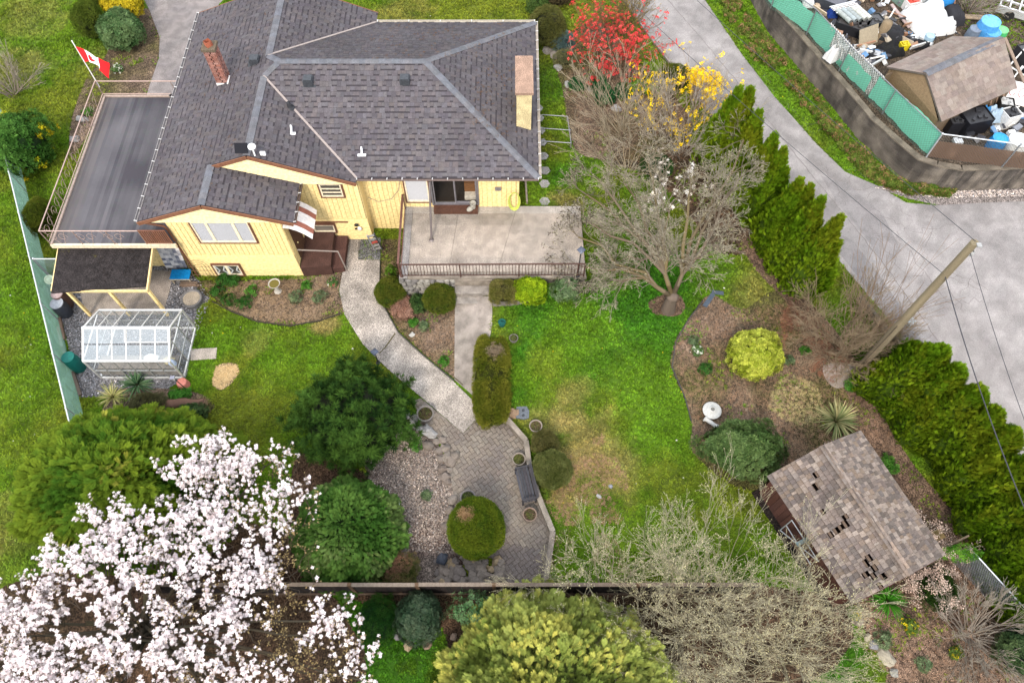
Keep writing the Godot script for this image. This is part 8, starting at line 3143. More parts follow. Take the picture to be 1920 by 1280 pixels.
func old_tree() -> void:
	var p := Vector3(6.59, 0.98, -16.21)
	var o := thing("old_fruit_tree", "gnarled old fruit tree with bare mossy sprawling limbs in the right lawn", "tree", p)
	var mb := MB.new()
	var tips := []
	var s := {"wander": 0.24, "rise": 0.02, "droop": 0.05, "taper": 0.62, "thin": 0.006, "bark": C(0.24, 0.19, 0.135), "twig": C(0.47, 0.41, 0.31), "depth": 4, "fork": 2, "extra": 0.8, "spread": 0.62, "shrink": 0.74, "thick": 0.03, "buds_along": true}
	mb.col = C(0.21, 0.16, 0.125)
	mb.tube([Vector3(0.0, -0.2, 0), Vector3(0, 0.1, 0), Vector3(-0.02, 0.45, 0), Vector3(0.0, 0.95, -0.02)], 0.34, 0.21, 12)
	mb.blob(Vector3(0, 0.93, -0.02), Vector3(0.25, 0.2, 0.25), fn, 0.3, 1.5, 8, 12)
	# main limbs: where each one ends, from the fork (targets in metres from the foot)
	var ends := [Vector3(-3.75, 1.22, -2.84), Vector3(-3.56, 0.92, -1.54), Vector3(-2.34, 0.72, -1.00), Vector3(-3.35, 1.62, -4.82), Vector3(-1.65, 1.92, -5.01), Vector3(-0.84, 1.42, -2.83), Vector3(-3.20, 1.62, -3.24), Vector3(-2.82, 2.22, -5.05), Vector3(1.08, 2.62, -4.99), Vector3(3.27, 3.22, -6.47), Vector3(1.83, 2.82, -3.41), Vector3(1.49, 1.92, -1.65), Vector3(-1.73, 1.52, -1.66), Vector3(-0.73, 2.42, -5.91), Vector3(2.95, 3.02, -4.65), Vector3(-0.03, 2.22, -3.33), Vector3(0.13, 2.02, -1.31)]
	var foot := Vector3(0, 0.95, -0.02)
	var arms := [Vector3(-0.9, 1.5, -0.3), Vector3(-0.45, 1.8, -0.9), Vector3(0.4, 1.9, -0.8), Vector3(0.6, 1.6, -0.1)]
	for e in ends:
		var path := []
		for j in 7:
			var t := j / 6.0
			var bend := sin(PI * t)
			# the limbs part in stages, three or four of them sharing a crooked arm
			var lean: Vector3 = arms[0]
			for a in arms:
				if (a - e).length() < (lean - e).length():
					lean = a
			var q := foot.lerp(lean, minf(1.0, t * 2.4)) if t < 0.4 else lean.lerp(e, (t - 0.4) / 0.6)
			path.append(q + Vector3(rf(-.2, .2), 0.3 * bend + rf(-.15, .15), rf(-.2, .2)) * (1.0 if j > 2 and j < 6 else 0.0))
		mb.col = vary(C(0.20, 0.155, 0.115).lerp(C(0.22, 0.17, 0.04), rng.randf() * 0.5), 0.15)
		mb.tube(path, 0.115, 0.035, 8, false)
		for j in range(2, 7):
			var d: Vector3 = (path[j] - path[j - 1]).normalized()
			for b in (3 if j > 3 else 1):
				limb(mb, path[j], (d + Vector3(rf(-.9, .9), rf(-.35, .7), rf(-.9, .9))).normalized(), rf(0.42, 0.72), 0.022, 4 if j > 3 else 3, s, tips)
	part(mb, "branches", M.bark, o)
	var where := []
	var tints := []
	var leaves := []
	var leaft := []
	for t in tips:
		if rng.randf() < 0.3:
			where.append(Transform3D(frame(t[1], rf(0, TAU)).scaled_local(Vector3.ONE * rf(0.02, 0.04)), t[0]))
			tints.append(vary(C(0.50, 0.47, 0.30), 0.2))
		var gx: float = t[0].x + p.x
		if gx < 3.4 and rng.randf() < 0.25:
			leaves.append(Transform3D(frame((t[1] + Vector3.DOWN * 0.6).normalized(), rf(0, TAU)).scaled_local(Vector3.ONE * rf(0.06, 0.1)), t[0]))
			leaft.append(vary(C(0.06, 0.045, 0.035), 0.3))
	copies(L.bud, where, tints, "buds", M.petal, o)
	copies(L.bud, leaves, leaft, "withered_leaves", M.leaf, o)

func build_beds() -> void:
	# clipped balls and mounds near the terrace
	var yew_a := C(0.055, 0.085, 0.010)
	var yew_b := C(0.11, 0.115, 0.018)
	var dome := {"amp": 0.08, "freq": 70.0, "depth": 0.06, "low": -0.5, "lift": 0.8, "core_size": 0.93, "core": C(0.03, 0.045, 0.008)}
	shrub("clipped_ball", "clipped olive green ball shrub between path and patio corner", "shrub", "clipped ball shrubs", down(Vector3(-5.26, 0.50, -17.36)), Vector3(0.66, 0.62, 0.62), "clump", 0.11, 900, yew_a, yew_b, dome)
	shrub("clipped_ball", "clipped olive green ball shrub below the stone faced wall", "shrub", "clipped ball shrubs", down(Vector3(-3.08, 0.50, -16.82)), Vector3(0.68, 0.62, 0.6), "clump", 0.11, 900, yew_a, yew_b, dome)
	var big := dome.duplicate()
	big.dead = [-0.35, -0.25, 0.3]
	big.dead_tint = C(0.30, 0.19, 0.10)
	shrub("clipped_ball", "big clipped green yew ball on the block paving with a brown bald patch", "shrub", "", down(Vector3(-1.31, 0.75, -7.03)), Vector3(1.0, 0.95, 1.05), "clump", 0.12, 2000, C(0.05, 0.09, 0.008), C(0.105, 0.135, 0.012), big)
	shrub("dry_mound", "low reddish brown dry mound between the two clipped balls", "shrub", "", Vector3(-4.65, 0.01, -16.73), Vector3(0.6, 0.35, 0.55), "litter", 0.09, 700, C(0.22, 0.11, 0.075), C(0.33, 0.19, 0.14), {"core": C(0.12, 0.06, 0.045)})
	shrub("small_evergreen", "small dark green leafy plant between dry mound and second clipped ball", "shrub", "", Vector3(-4.02, 0.11, -16.81), Vector3(0.4, 0.4, 0.4), "rosette", 0.11, 240, C(0.02, 0.05, 0.012), C(0.06, 0.10, 0.03), {})
	shrub("young_shoot", "young light green shoots above the first clipped ball by the patio", "plant", "", Vector3(-5.37, 0.00, -18.52), Vector3(0.25, 0.4, 0.25), "rosette", 0.1, 80, C(0.06, 0.13, 0.01), C(0.10, 0.18, 0.02), {"core_size": 0.3})
	var bx := {"box": 0.55, "amp": 0.12, "freq": 60.0, "depth": 0.1, "core_size": 0.88}
	shrub("square_shrub", "square clipped golden green shrub right of the garden steps", "shrub", "", Vector3(-0.34, 1.05, -16.80), Vector3(0.56, 0.42, 0.42), "clump", 0.11, 700, C(0.09, 0.095, 0.018), C(0.18, 0.16, 0.05), bx)
	shrub("lime_shrub", "bright lime green bushy shrub before the patio railing", "shrub", "", Vector3(0.79, 1.06, -16.79), Vector3(0.68, 0.62, 0.58), "rosette", 0.10, 900, C(0.11, 0.20, 0.008), C(0.24, 0.33, 0.012), {"amp": 0.35})
	shrub("grey_green_shrub", "loose grey green shrub below the patio's right lamp", "shrub", "", Vector3(2.31, 1.07, -16.86), Vector3(0.6, 0.55, 0.5), "rosette", 0.10, 420, C(0.06, 0.11, 0.04), C(0.13, 0.18, 0.09), {"amp": 0.5, "core_size": 0.6})
	# long box hedge in three lumps on one plant line
	var hg := {"box": 0.6, "amp": 0.14, "freq": 50.0, "depth": 0.12, "core_size": 0.9, "dead": [0.12, -1.05, 0.36], "dead_tint": C(0.25, 0.19, 0.13), "low": -0.6, "lift": 0.7}
	shrub("box_hedge", "long clipped yellow green box hedge between garden path and right lawn", "hedge", "", Vector3(-0.81, 0.45, -13.10) * Vector3(1, 0, 1), Vector3(0.72, 0.66, 1.95), "clump", 0.125, 2900, C(0.065, 0.085, 0.008), C(0.16, 0.155, 0.02), hg)
	# kerb shrubs
	shrub("round_shrub", "olive green twiggy shrub at the kerb above the bench", "shrub", "", Vector3(1.31, 0.10, -10.40), Vector3(0.5, 0.5, 0.5), "clump", 0.08, 650, C(0.06, 0.06, 0.016), C(0.12, 0.11, 0.04), {"amp": 0.4})
	shrub("round_shrub", "dense rounded olive shrub leaning over the kerb beside the bench", "shrub", "", Vector3(1.55, 0.02, -9.29), Vector3(0.72, 0.72, 0.75), "clump", 0.085, 1700, C(0.065, 0.08, 0.018), C(0.14, 0.15, 0.05), {"amp": 0.25})
	# island bed
	shrub("euonymus", "bright yellow green variegated shrub in the middle of the island bed", "shrub", "", down(Vector3(9.82, 0.60, -13.88)), Vector3(1.1, 0.85, 1.05), "rosette", 0.10, 2200, C(0.19, 0.24, 0.015), C(0.44, 0.46, 0.07), {"amp": 0.3, "core": C(0.05, 0.07, 0.01)})
	shrub("rhododendron", "broad green rhododendron between the island bed and the old shed", "shrub", "", down(Vector3(8.87, 0.60, -10.06)), Vector3(1.65, 0.95, 1.15), "rosette", 0.14, 1500, C(0.045, 0.085, 0.022), C(0.10, 0.15, 0.05), {"amp": 0.5, "core_size": 0.75})
	strap_plant("yucca", "spiky yucca with striped green and straw leaves above the old shed", "yucca", Vector3(12.95, 0.22, -11.44), 130, 1.0, 0.045, C(0.07, 0.12, 0.035), C(0.42, 0.36, 0.18), 0.55)
	strap_plant("flax_plant", "dark green strap leaved plant below the greenhouse's front", "plant", Vector3(-15.48, 0.00, -13.14), 80, 0.85, 0.05, C(0.02, 0.06, 0.025), C(0.12, 0.18, 0.09), 0.5)
	strap_plant("dry_grass_clump", "pale straw coloured grass clump left of the dark strap leaved plant", "plant", Vector3(-16.36, 0.00, -12.59), 90, 0.7, 0.03, C(0.18, 0.2, 0.05), C(0.40, 0.35, 0.16), 0.4)
	shrub("heather", "low brownish green heather between strap plant and log", "shrub", "", Vector3(-14.65, 0.00, -12.12), Vector3(0.75, 0.4, 0.55), "clump", 0.08, 800, C(0.06, 0.055, 0.025), C(0.11, 0.11, 0.05), {})
	shrub("heather", "dark green low shrub in front of the fallen log", "shrub", "", Vector3(-12.85, 0.00, -11.81), Vector3(0.6, 0.35, 0.4), "rosette", 0.09, 400, C(0.03, 0.06, 0.02), C(0.07, 0.11, 0.04), {})
	shrub("leafy_plant", "fresh green leafy plant beside the red tub and log", "plant", "", Vector3(-13.57, 0.00, -12.66), Vector3(0.45, 0.2, 0.25), "rosette", 0.1, 140, C(0.03, 0.13, 0.012), C(0.07, 0.2, 0.03), {"core_size": 0.4})
	# front garden, upper left
	shrub("golden_shrub", "golden yellow shrub at the photo's top edge beside the driveway", "shrub", "", Vector3(-21.44, 0.00, -35.81), Vector3(1.1, 0.95, 0.9), "rosette", 0.14, 900, C(0.30, 0.24, 0.012), C(0.48, 0.36, 0.02), {"amp": 0.3, "core": C(0.08, 0.08, 0.01)})
	shrub("rhododendron", "rounded grey green rhododendron below the golden shrub by the driveway", "shrub", "", Vector3(-20.91, 0.00, -33.64), Vector3(1.15, 1.05, 1.05), "rosette", 0.16, 1100, C(0.035, 0.085, 0.025), C(0.11, 0.17, 0.07), {"amp": 0.25})
	shrub("dark_evergreen", "olive green upright evergreen left of the golden shrub", "shrub", "", Vector3(-22.79, 0.00, -34.37), Vector3(0.75, 1.1, 0.8), "clump", 0.12, 1000, C(0.045, 0.075, 0.01), C(0.09, 0.12, 0.018), {"amp": 0.35})
	shrub("dark_evergreen", "low olive bush at the top edge above the upright evergreen", "shrub", "", Vector3(-23.55, 0.00, -37.02), Vector3(0.9, 0.6, 0.7), "clump", 0.12, 600, C(0.045, 0.075, 0.01), C(0.09, 0.12, 0.018), {"amp": 0.35})
	shrub("laurel", "glossy green laurel with a bright yellow top by the left fence", "shrub", "", Vector3(-23.28, 0.00, -25.17), Vector3(1.15, 1.5, 1.4), "rosette", 0.17, 1200, C(0.025, 0.075, 0.012), C(0.07, 0.16, 0.03), {"amp": 0.5, "flowers": ["rosette", 0.15, 500, C(0.30, 0.32, 0.012), C(0.52, 0.36, 0.012), 0.12]})
	shrub("clipped_evergreen", "small clipped olive evergreen between left fence and deck rail", "shrub", "", Vector3(-21.65, 0.00, -21.28), Vector3(0.55, 0.85, 0.9), "clump", 0.09, 900, C(0.05, 0.075, 0.008), C(0.10, 0.115, 0.015), {"amp": 0.15})
	# beside the house, upper right
	shrub("juniper", "brown green juniper mound at the roof's upper right corner", "shrub", "", Vector3(1.90, 1.25, -32.55), Vector3(0.95, 0.85, 1.15), "clump", 0.11, 1100, C(0.06, 0.065, 0.018), C(0.10, 0.10, 0.03), {"amp": 0.3})
	shrub("blue_spruce", "low blue grey shrub left of the red quince", "shrub", "", Vector3(2.68, 1.25, -31.82), Vector3(0.6, 0.45, 0.6), "clump", 0.1, 500, C(0.06, 0.10, 0.10), C(0.12, 0.17, 0.16), {"amp": 0.3})
	shrub("dark_bush", "dark brown bush at the photo's top edge beside the lawn", "shrub", "", Vector3(2.37, 1.25, -35.37), Vector3(1.0, 0.7, 0.7), "clump", 0.12, 700, C(0.05, 0.04, 0.02), C(0.10, 0.08, 0.04), {"amp": 0.4})
	shrub("dark_bush", "small dark green bush just right of the roof's upper corner", "shrub", "", Vector3(1.43, 1.25, -34.63), Vector3(0.6, 0.5, 0.6), "rosette", 0.12, 400, C(0.03, 0.06, 0.015), C(0.06, 0.10, 0.025), {"amp": 0.4})
	shrub("grey_shrub", "low grey green shrub between rocks and the red quince", "shrub", "", Vector3(2.73, 1.25, -30.76), Vector3(0.55, 0.3, 0.5), "clump", 0.09, 350, C(0.10, 0.11, 0.05), C(0.17, 0.16, 0.08), {"amp": 0.4})
	for e in [["first dark green hellebore clump below the red quince", Vector3(3.26, 1.25, -29.04), 0.36], ["second dark green hellebore clump, uppermost of the pair below the quince", Vector3(4.32, 1.25, -28.93), 0.45], ["third dark green hellebore clump, lower of the pair below the quince", Vector3(4.59, 1.25, -28.16), 0.5], ["fourth dark green hellebore clump right below the quince", Vector3(5.57, 1.25, -28.56), 0.4]]:
		shrub("hellebore", e[0], "plant", "hellebores below the quince", e[1], Vector3(e[2], e[2] * 0.6, e[2]), "rosette", 0.15, int(420 * e[2]), C(0.01, 0.055, 0.018), C(0.035, 0.11, 0.035), {"core_size": 0.6, "mat": "gloss_leaf"})
	shrub("olive_shrub", "olive green shrub at the road kerb above the forsythia", "shrub", "", Vector3(8.08, 1.25, -29.19), Vector3(0.85, 0.55, 0.75), "clump", 0.11, 700, C(0.06, 0.075, 0.012), C(0.10, 0.11, 0.02), {"amp": 0.4})
	shrub("olive_shrub", "greenish low shrub left of the olive shrub above the forsythia", "shrub", "", Vector3(6.93, 1.25, -28.93), Vector3(0.7, 0.4, 0.7), "clump", 0.1, 420, C(0.06, 0.09, 0.02), C(0.12, 0.11, 0.04), {"amp": 0.5})
	shrub("fresh_shoots", "fresh light green shoots left of the forsythia's stems", "plant", "", down(Vector3(6.09, 0.40, -28.60)), Vector3(0.4, 0.5, 0.35), "rosette", 0.1, 120, C(0.09, 0.2, 0.015), C(0.16, 0.28, 0.03), {"core_size": 0.2})
	shrub("fresh_shoots", "second tuft of light green shoots below the first by the forsythia", "plant", "", down(Vector3(6.75, 0.40, -28.34)), Vector3(0.5, 0.5, 0.45), "rosette", 0.1, 140, C(0.09, 0.2, 0.015), C(0.16, 0.28, 0.03), {"core_size": 0.2})
	shrub("dark_evergreen", "dark green fine leaved bush under the leafless bushes near the starry magnolia", "shrub", "", Vector3(6.64, 1.25, -23.40), Vector3(0.7, 0.6, 0.6), "clump", 0.1, 600, C(0.015, 0.05, 0.012), C(0.035, 0.085, 0.02), {})
	# below the fence
	shrub("viburnum", "dark grey green rounded bush just below the timber fence", "shrub", "", down(Vector3(-3.23, 0.70, -3.90)), Vector3(0.85, 0.95, 0.85), "rosette", 0.10, 1300, C(0.025, 0.05, 0.025), C(0.07, 0.10, 0.06), {"amp": 0.25})
	shrub("dark_evergreen", "dark green low bush left of the rounded bush below the fence", "shrub", "", Vector3(-4.68, 0.00, -3.85), Vector3(0.7, 0.6, 0.8), "clump", 0.09, 800, C(0.012, 0.05, 0.01), C(0.03, 0.08, 0.012), {})
	shrub("leafy_bush", "loose pale green leaved bush below the fence above the golden conifer", "shrub", "", down(Vector3(-1.30, 0.60, -4.18)), Vector3(1.0, 0.8, 0.6), "rosette", 0.13, 200, C(0.05, 0.12, 0.04), C(0.13, 0.22, 0.10), {"amp": 0.6, "core_size": 0.0})
	shrub("brown_heather", "reddish brown and green low shrub at the fence beside the rock pile", "shrub", "", Vector3(-4.05, 0.00, -5.56), Vector3(0.75, 0.5, 0.65), "clump", 0.085, 700, C(0.07, 0.09, 0.02), C(0.17, 0.12, 0.06), {"dead": [-0.1, -0.2, 0.5], "dead_tint": C(0.2, 0.11, 0.07)})
	strap_plant("lily_clump", "fresh green fountain shaped lily clump below the shed's lower end", "plant", down(Vector3(13.46, 0.20, -4.60)), 120, 0.75, 0.04, C(0.02, 0.10, 0.008), C(0.06, 0.19, 0.02), 0.6)
	shrub("dark_bush", "dark green bush between shed's end and wire fence", "shrub", "", Vector3(15.11, 0.00, -4.91), Vector3(0.7, 0.6, 0.75), "clump", 0.09, 600, C(0.015, 0.04, 0.008), C(0.04, 0.075, 0.012), {})
	shrub("dark_bush", "dark green leafy bush in the photo's bottom right corner", "shrub", "", Vector3(17.53, 0.00, -2.86), Vector3(1.0, 0.8, 0.9), "rosette", 0.11, 700, C(0.025, 0.055, 0.02), C(0.06, 0.09, 0.035), {"amp": 0.5})
	shrub("ivy_plant", "bright green leafy creeper on the plank fence stub beside the shed", "plant", "", Vector3(15.75, 1.20, -5.97), Vector3(0.7, 0.3, 0.3), "rosette", 0.1, 150, C(0.04, 0.13, 0.01), C(0.09, 0.2, 0.02), {"core_size": 0.0})
	bed_plants()
	verge_brambles()
	litter()

# small plants standing singly in the beds
func bed_plants() -> void:
	var spots := [
		[Vector3(-12.85, 0.00, -18.23), 0.3, "low dark green plant under the basement window, left end of the row", 0], [Vector3(-12.43, 0.00, -18.18), 0.3, "low dark green plant under the basement window, right end of the row", 0],
		[Vector3(-12.98, 0.00, -17.67), 0.28, "green plant patch in the bed left below the basement window", 0], [Vector3(-12.42, 0.00, -17.20), 0.3, "green plant tuft near the bed's lawn edge, left of two", 0], [Vector3(-11.69, 0.00, -17.01), 0.34, "green plant tuft near the bed's lawn edge, right of two", 0],
		[Vector3(-11.49, 0.00, -17.67), 0.26, "bright green tulip foliage in the middle of the wing's bed", 1], [Vector3(-9.12, 0.00, -17.95), 0.22, "small green plant right of the pedestal bird bath", 1], [Vector3(-8.46, 0.00, -17.34), 0.3, "grey green plant in the bed near the curved path", 2], [Vector3(-9.51, 0.00, -17.34), 0.3, "yellowish green plant in the bed below the porch", 2],
		[Vector3(-7.98, 0.00, -18.12), 0.22, "tulips with white and red flowers beside the curved path", 3], [Vector3(-4.26, 0.06, -16.04), 0.2, "light green leafy sprout in the triangular bed", 1], [Vector3(-3.78, 0.14, -15.83), 0.2, "blue green leafy sprout in the triangular bed", 2], [Vector3(-2.84, 0.25, -14.05), 0.2, "bright green plant near the triangular bed's tip", 1],
		[Vector3(7.53, 0.76, -14.79), 0.18, "pale green plant at the island bed's left edge", 2], [Vector3(7.67, 0.68, -14.33), 0.22, "pale plant with a white flower at the island bed's left edge", 3], [Vector3(7.91, 0.55, -13.54), 0.24, "dark green plant in the island bed above the fallen bird bath", 0], [Vector3(11.36, 0.61, -13.92), 0.2, "grey green plant in the island bed right of the bright shrub", 2],
		[Vector3(12.07, 0.68, -14.33), 0.18, "small green weed in the red brush below the bare bush", 1], [Vector3(13.73, 0.43, -12.87), 0.25, "green weed beside the pole's concrete footing", 1], [Vector3(14.67, 0.05, -9.83), 0.22, "green weed on the dirt track by the lower hedge, upper of two", 1], [Vector3(14.81, 0.03, -9.51), 0.2, "green weed on the dirt track by the lower hedge, lower of two", 1],
		[Vector3(-3.76, 0.02, -10.44), 0.24, "fresh green weed in the gravel bed, uppermost", 1], [Vector3(-3.27, 0.00, -8.45), 0.2, "grey green weed in the middle of the gravel bed", 2],
		[Vector3(12.94, 0.00, -3.29), 0.3, "pale green leafy plant by the stones at the bottom right", 2], [Vector3(14.19, 0.00, -2.51), 0.25, "grey green plant at the photo's bottom edge below the shed", 2], [Vector3(12.16, 0.00, -4.18), 0.25, "yellow flowered plant just below the shed's lower corner", 4], [Vector3(14.04, 0.00, -3.73), 0.25, "yellow flowered plant right of the lily clump", 4], [Vector3(15.40, 0.00, -2.86), 0.22, "yellow flowered plant at the bottom right dry brush", 4],
		[Vector3(6.65, 1.25, -30.33), 0.22, "yellow flowered plant right of the red quince", 4], [Vector3(-21.71, 0.00, -31.79), 0.24, "pale yellow flowered plant right of the flag", 4], [Vector3(-20.91, 0.00, -31.55), 0.24, "white flowered plant right of the flag near the driveway", 3], [Vector3(-21.64, 0.00, -28.38), 0.25, "green weed at the deck's upper left corner", 1]]
	var ca := [C(0.015, 0.06, 0.01), C(0.03, 0.12, 0.012), C(0.07, 0.11, 0.05), C(0.05, 0.11, 0.03), C(0.06, 0.11, 0.02)]
	var cb := [C(0.04, 0.11, 0.02), C(0.08, 0.19, 0.03), C(0.14, 0.18, 0.09), C(0.1, 0.17, 0.05), C(0.1, 0.16, 0.03)]
	for s in spots:
		var opt := {"core_size": 0.0, "amp": 0.5}
		if s[3] >= 3:
			opt.flowers = ["blossom", 0.05, 26, C(0.8, 0.78, 0.7) if s[3] == 3 else C(0.75, 0.6, 0.02), C(0.7, 0.1, 0.08) if s[2].begins_with("tulips") else (C(0.8, 0.8, 0.75) if s[3] == 3 else C(0.7, 0.5, 0.02)), -1.0]
		shrub("bed_plant", s[2], "plant", "small plants in the beds", s[0], Vector3(s[1], s[1] * 0.7, s[1]), "rosette", 0.1, int(170 * s[1]) + 14, ca[s[3]], cb[s[3]], opt)
	# stones lying about the beds
	var rocks := [[Vector3(2.75, 1.25, -29.19), 0.2, C(0.45, 0.44, 0.42), "grey stone at the lawn's edge below the blue grey shrub"], [Vector3(2.36, 1.25, -30.33), 0.24, C(0.40, 0.39, 0.38), "pale stone at the lawn edge left of the quince"], [Vector3(1.82, 1.25, -31.58), 0.3, C(0.42, 0.38, 0.34), "pale brown rock under the juniper mound"], [Vector3(2.20, 1.25, -31.26), 0.3, C(0.33, 0.29, 0.26), "brown rock below the juniper mound, right one"], [Vector3(5.10, 1.25, -27.47), 0.28, C(0.5, 0.47, 0.46), "pale pinkish rock in the soil between hellebores and leafless bush"], [Vector3(6.01, 1.25, -28.12), 0.26, C(0.42, 0.38, 0.35), "flat grey rock right of the hellebores"], [Vector3(3.94, 1.25, -28.82), 0.2, C(0.44, 0.42, 0.4), "grey rock left of the hellebore pair"],
		[Vector3(13.04, 0.00, -2.68), 0.32, C(0.52, 0.46, 0.36), "largest round pale stone edging the bottom right bed"], [Vector3(12.50, 0.00, -3.41), 0.18, C(0.55, 0.48, 0.36), "small yellowish stone edging the bottom right bed"], [Vector3(12.67, 0.00, -3.11), 0.2, C(0.34, 0.33, 0.35), "bluish stone above the largest pale edging stone"], [Vector3(12.25, 0.00, -3.91), 0.22, C(0.42, 0.35, 0.28), "tan stone at the top of the bottom right edging"], [Vector3(13.13, 0.00, -2.23), 0.2, C(0.42, 0.40, 0.36), "grey stone at the photo's bottom edge"], [Vector3(-3.62, 0.00, -3.11), 0.22, C(0.48, 0.38, 0.24), "tan stone in the dark grass below the rounded bush"], [Vector3(-4.03, 0.00, -3.46), 0.22, C(0.30, 0.28, 0.29), "grey stone left of the rounded bush below the fence"], [Vector3(-2.98, 0.00, -3.15), 0.2, C(0.42, 0.3, 0.22), "brown stone right of the tan stone in the dark grass"], [Vector3(-2.04, 0.00, -3.41), 0.14, C(0.46, 0.33, 0.25), "small pinkish stone near the golden conifer"],
		[Vector3(-4.35, 0.00, -6.43), 0.35, C(0.30, 0.27, 0.25), "grey brown rock at the round conifer's lower right"], [Vector3(-4.05, 0.00, -6.33), 0.25, C(0.26, 0.23, 0.2), "darker rock beside the grey brown one near the fence"], [Vector3(-21.87, 0.00, -26.67), 0.25, C(0.4, 0.38, 0.38), "pale rock at the deck's upper left bed corner"], [Vector3(-21.92, 0.00, -28.01), 0.3, C(0.45, 0.43, 0.42), "pale flat rock left of the deck rail"],
		[Vector3(3.31, 0.00, -8.45), 0.12, C(0.6, 0.58, 0.56), "small white stone in the leaf litter right of the bench"], [Vector3(3.81, 0.00, -8.83), 0.1, C(0.4, 0.4, 0.45), "small grey stone in the leaf litter right of the bench"]]
	for r in rocks:
		rock(r[3], r[0], r[1], r[2])
	# low stone edge by the square shrub
	var kb := thing("stone_kerb", "low mossy stone kerb before the square shrub right of the steps", "kerb")
	var line := [Vector3(-0.81, 0.94, -16.44), Vector3(-0.11, 1.01, -16.45), Vector3(0.72, 1.03, -16.57)]
	for i in 2:
		var mb := MB.new()
		mb.col = vary(C(0.30, 0.27, 0.24), 0.1)
		mb.bar(line[i] + Vector3.UP * 0.1, line[i + 1] + Vector3.UP * 0.06, 0.16, 0.28)
		part(mb, "kerb_block", M.worn_concrete, kb)

func verge_brambles() -> void:
	# brambles along the foot of the retaining wall
	var line := [Vector3(12.06, 1.25, -36.03), Vector3(12.94, 1.25, -33.24), Vector3(13.94, 1.25, -30.95), Vector3(14.99, 1.25, -28.56), Vector3(15.86, 1.25, -26.41), Vector3(16.65, 1.25, -24.54), Vector3(17.42, 1.25, -23.24), Vector3(18.60, 1.25, -22.55), Vector3(20.24, 1.25, -22.30)]
	var where := []
	var tints := []
	for i in 5200:
		var t := rf(0, line.size() - 1.01)
		var k := int(t)
		var p: Vector3 = line[k].lerp(line[k + 1], t - k)
		var w := lerpf(1.35, 0.35, t / line.size())
		var q := p + Vector3(-0.75, 0, 0.6).normalized() * w * rng.randf() * (1.0 + 0.5 * fn.get_noise_2d(p.x * 20, p.z * 20))
		var lump := fn.get_noise_2d(q.x * 30, q.z * 30)
		if lump < -0.18:
			continue
		q = on(q.x, q.z, rf(0.02, 0.35) * (0.6 + lump))
		where.append(Transform3D(frame(Vector3(rf(-.7, .4), 1, rf(-.4, .7)).normalized(), rf(0, TAU)).scaled_local(Vector3.ONE * rf(0.08, 0.17)), q))
		var c := C(0.045, 0.095, 0.012).lerp(C(0.13, 0.15, 0.03), rng.randf())
		if rng.randf() < 0.2:
			c = C(0.24, 0.14, 0.07)
		tints.append(vary(c, 0.25))
	var o := copies(L.rosette, where, tints, "brambles", M.leaf, self)
	tag(o, "brambles and ivy creeping along the foot of the retaining wall", "brambles")

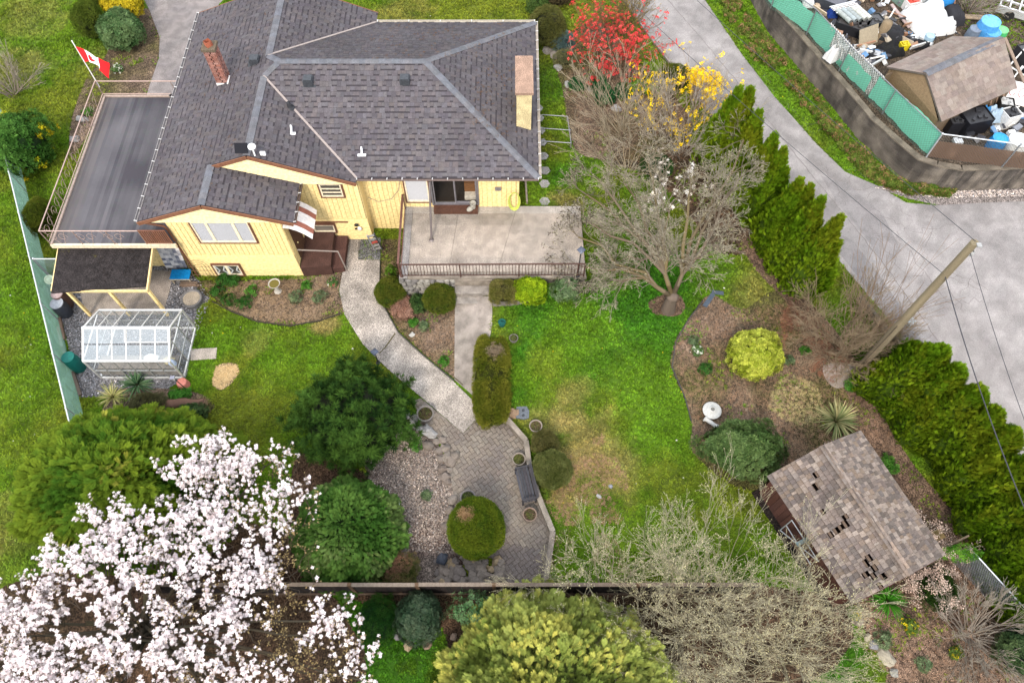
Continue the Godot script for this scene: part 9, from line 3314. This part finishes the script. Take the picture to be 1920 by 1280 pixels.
# loose chips, dead leaves and pebbles on the open soil
func litter() -> void:
	var beds := [
		[PackedVector2Array([Vector2(-5.90, -19.33), Vector2(-4.90, -19.33), Vector2(-4.76, -17.28), Vector2(-2.46, -16.84), Vector2(-2.37, -13.31), Vector2(-3.58, -14.42), Vector2(-4.86, -15.72), Vector2(-5.50, -16.85)]), 900, C(0.38, 0.24, 0.15), C(0.16, 0.10, 0.06), "bark_chips"],
		[PackedVector2Array([Vector2(-13.76, -18.04), Vector2(-7.67, -18.75), Vector2(-7.66, -17.76), Vector2(-8.32, -16.25), Vector2(-9.56, -16.04), Vector2(-11.10, -16.25), Vector2(-12.35, -16.79)]), 2600, C(0.42, 0.29, 0.18), C(0.18, 0.12, 0.07), "bark_chips"],
		[PackedVector2Array([Vector2(8.43, -16.89), Vector2(6.72, -14.68), Vector2(6.95, -12.43), Vector2(7.39, -10.58), Vector2(10.85, -9.72), Vector2(12.66, -10.58), Vector2(13.93, -10.58), Vector2(15.48, -9.93), Vector2(14.25, -13.88), Vector2(12.21, -16.69), Vector2(9.67, -16.21)]), 5200, C(0.36, 0.22, 0.14), C(0.17, 0.10, 0.06), "bark_chips"],
		[PackedVector2Array([Vector2(11.35, -13.43), Vector2(12.38, -12.98), Vector2(12.62, -11.66), Vector2(11.49, -11.22), Vector2(10.30, -11.88), Vector2(10.64, -12.98)]), 700, C(0.55, 0.42, 0.22), C(0.30, 0.28, 0.10), "wood_shavings"],
		[PackedVector2Array([Vector2(11.30, -16.69), Vector2(12.97, -15.73), Vector2(14.00, -13.65), Vector2(13.03, -12.98), Vector2(11.24, -14.33)]), 1400, C(0.30, 0.13, 0.075), C(0.18, 0.075, 0.045), "dead_leaves"],
		[PackedVector2Array([Vector2(1.67, -9.93), Vector2(3.60, -10.90), Vector2(4.55, -9.08), Vector2(4.12, -7.42), Vector2(1.81, -7.32), Vector2(1.02, -8.45)]), 2000, C(0.40, 0.24, 0.14), C(0.22, 0.14, 0.07), "dead_leaves"],
		[PackedVector2Array([Vector2(11.15, -4.82), Vector2(13.00, -4.54), Vector2(14.73, -5.28), Vector2(17.08, -6.04), Vector2(18.76, -3.46), Vector2(18.12, -1.59), Vector2(13.23, -1.59)]), 2600, C(0.50, 0.33, 0.23), C(0.24, 0.14, 0.09), "dead_leaves"],
		[PackedVector2Array([Vector2(-4.30, -11.53), Vector2(-2.73, -10.16), Vector2(-2.00, -8.24), Vector2(-1.70, -7.02), Vector2(-2.17, -6.24), Vector2(-4.45, -6.43), Vector2(-5.58, -9.09), Vector2(-5.51, -10.62)]), 7000, C(0.25, 0.21, 0.18), C(0.11, 0.08, 0.068), "gravel"],
		[PackedVector2Array([Vector2(-16.28, -19.92), Vector2(-14.01, -18.32), Vector2(-13.24, -17.29), Vector2(-13.61, -15.20), Vector2(-13.54, -13.56), Vector2(-17.71, -12.59), Vector2(-19.39, -15.99), Vector2(-20.74, -17.90), Vector2(-20.47, -19.92)]), 6000, C(0.30, 0.29, 0.31), C(0.16, 0.155, 0.165), "gravel"],
		[PackedVector2Array([Vector2(-12.40, -13.98), Vector2(-11.52, -14.08), Vector2(-11.43, -13.68), Vector2(-12.05, -12.93), Vector2(-12.41, -13.24)]), 500, C(0.68, 0.48, 0.25), C(0.5, 0.34, 0.16), "wood_shavings"],
		[PackedVector2Array([Vector2(2.46, -31.03), Vector2(6.50, -30.25), Vector2(8.45, -25.89), Vector2(10.37, -19.89), Vector2(8.85, -19.03), Vector2(5.98, -23.89), Vector2(3.27, -24.54)]), 2600, C(0.30, 0.19, 0.12), C(0.15, 0.09, 0.06), "bark_chips"],
		[PackedVector2Array([Vector2(16.64, -22.55), Vector2(19.41, -21.92), Vector2(23.33, -22.05), Vector2(23.46, -22.42), Vector2(19.04, -22.36)]), 900, C(0.5, 0.43, 0.4), C(0.3, 0.25, 0.22), "gravel"],
		[PackedVector2Array([Vector2(0.79, -6.24), Vector2(2.00, -7.22), Vector2(3.79, -7.02), Vector2(4.65, -5.28), Vector2(0.77, -5.21)]), 500, C(0.36, 0.25, 0.15), C(0.2, 0.15, 0.08), "dead_leaves"]]
	var say := ["brown bark chips scattered in the triangular bed between two paths", "brown bark chips scattered in the bed before the wing", "reddish bark chips covering the island bed", "pale wood shavings strewn below the bright yellow shrub", "red brown dead leaves under the bare bush", "dead leaves lying right of the kerb and bench", "pinkish dead leaves on the soil below the shed", "pebbles of the gravel bed beside the block paving", "dark grey gravel round the greenhouse", "pale shavings on the bare patch of the left lawn", "brown chips under the leafless bushes beside the house", "loose stones on the shoulder below the retaining wall", "dead leaves in the grass above the timber fence"]
	var n := 0
	for b in beds:
		var where := []
		var tints := []
		var lo: Vector2 = b[0][0]
		var hi: Vector2 = b[0][0]
		for p in b[0]:
			lo = lo.min(p)
			hi = hi.max(p)
		var tries := 0
		while where.size() < b[1] and tries < b[1] * 4:
			tries += 1
			var p := Vector2(rf(lo.x, hi.x), rf(lo.y, hi.y))
			if not inside(p, b[0]) or (b[4] == "dead_leaves" and fn.get_noise_2d(p.x * 25, p.y * 25) < -0.15):
				continue
			var size := rf(0.03, 0.07) if b[4] != "gravel" else rf(0.015, 0.045)
			where.append(Transform3D(Basis(Vector3.UP, rf(0, TAU)).scaled(Vector3(1, 0.6, 1) * size), on(p.x, p.y, 0.012)))
			tints.append(vary((b[2] as Color).lerp(b[3], rng.randf()), 0.25) * (2.0 if b[4] == "gravel" and rng.randf() < 0.1 else 1.0))
		var o := copies(L.pebble if b[4] == "gravel" else L.litter, where, tints, b[4], M.matt, self)
		tag(o, say[n], b[4].replace("_", " "))
		n += 1
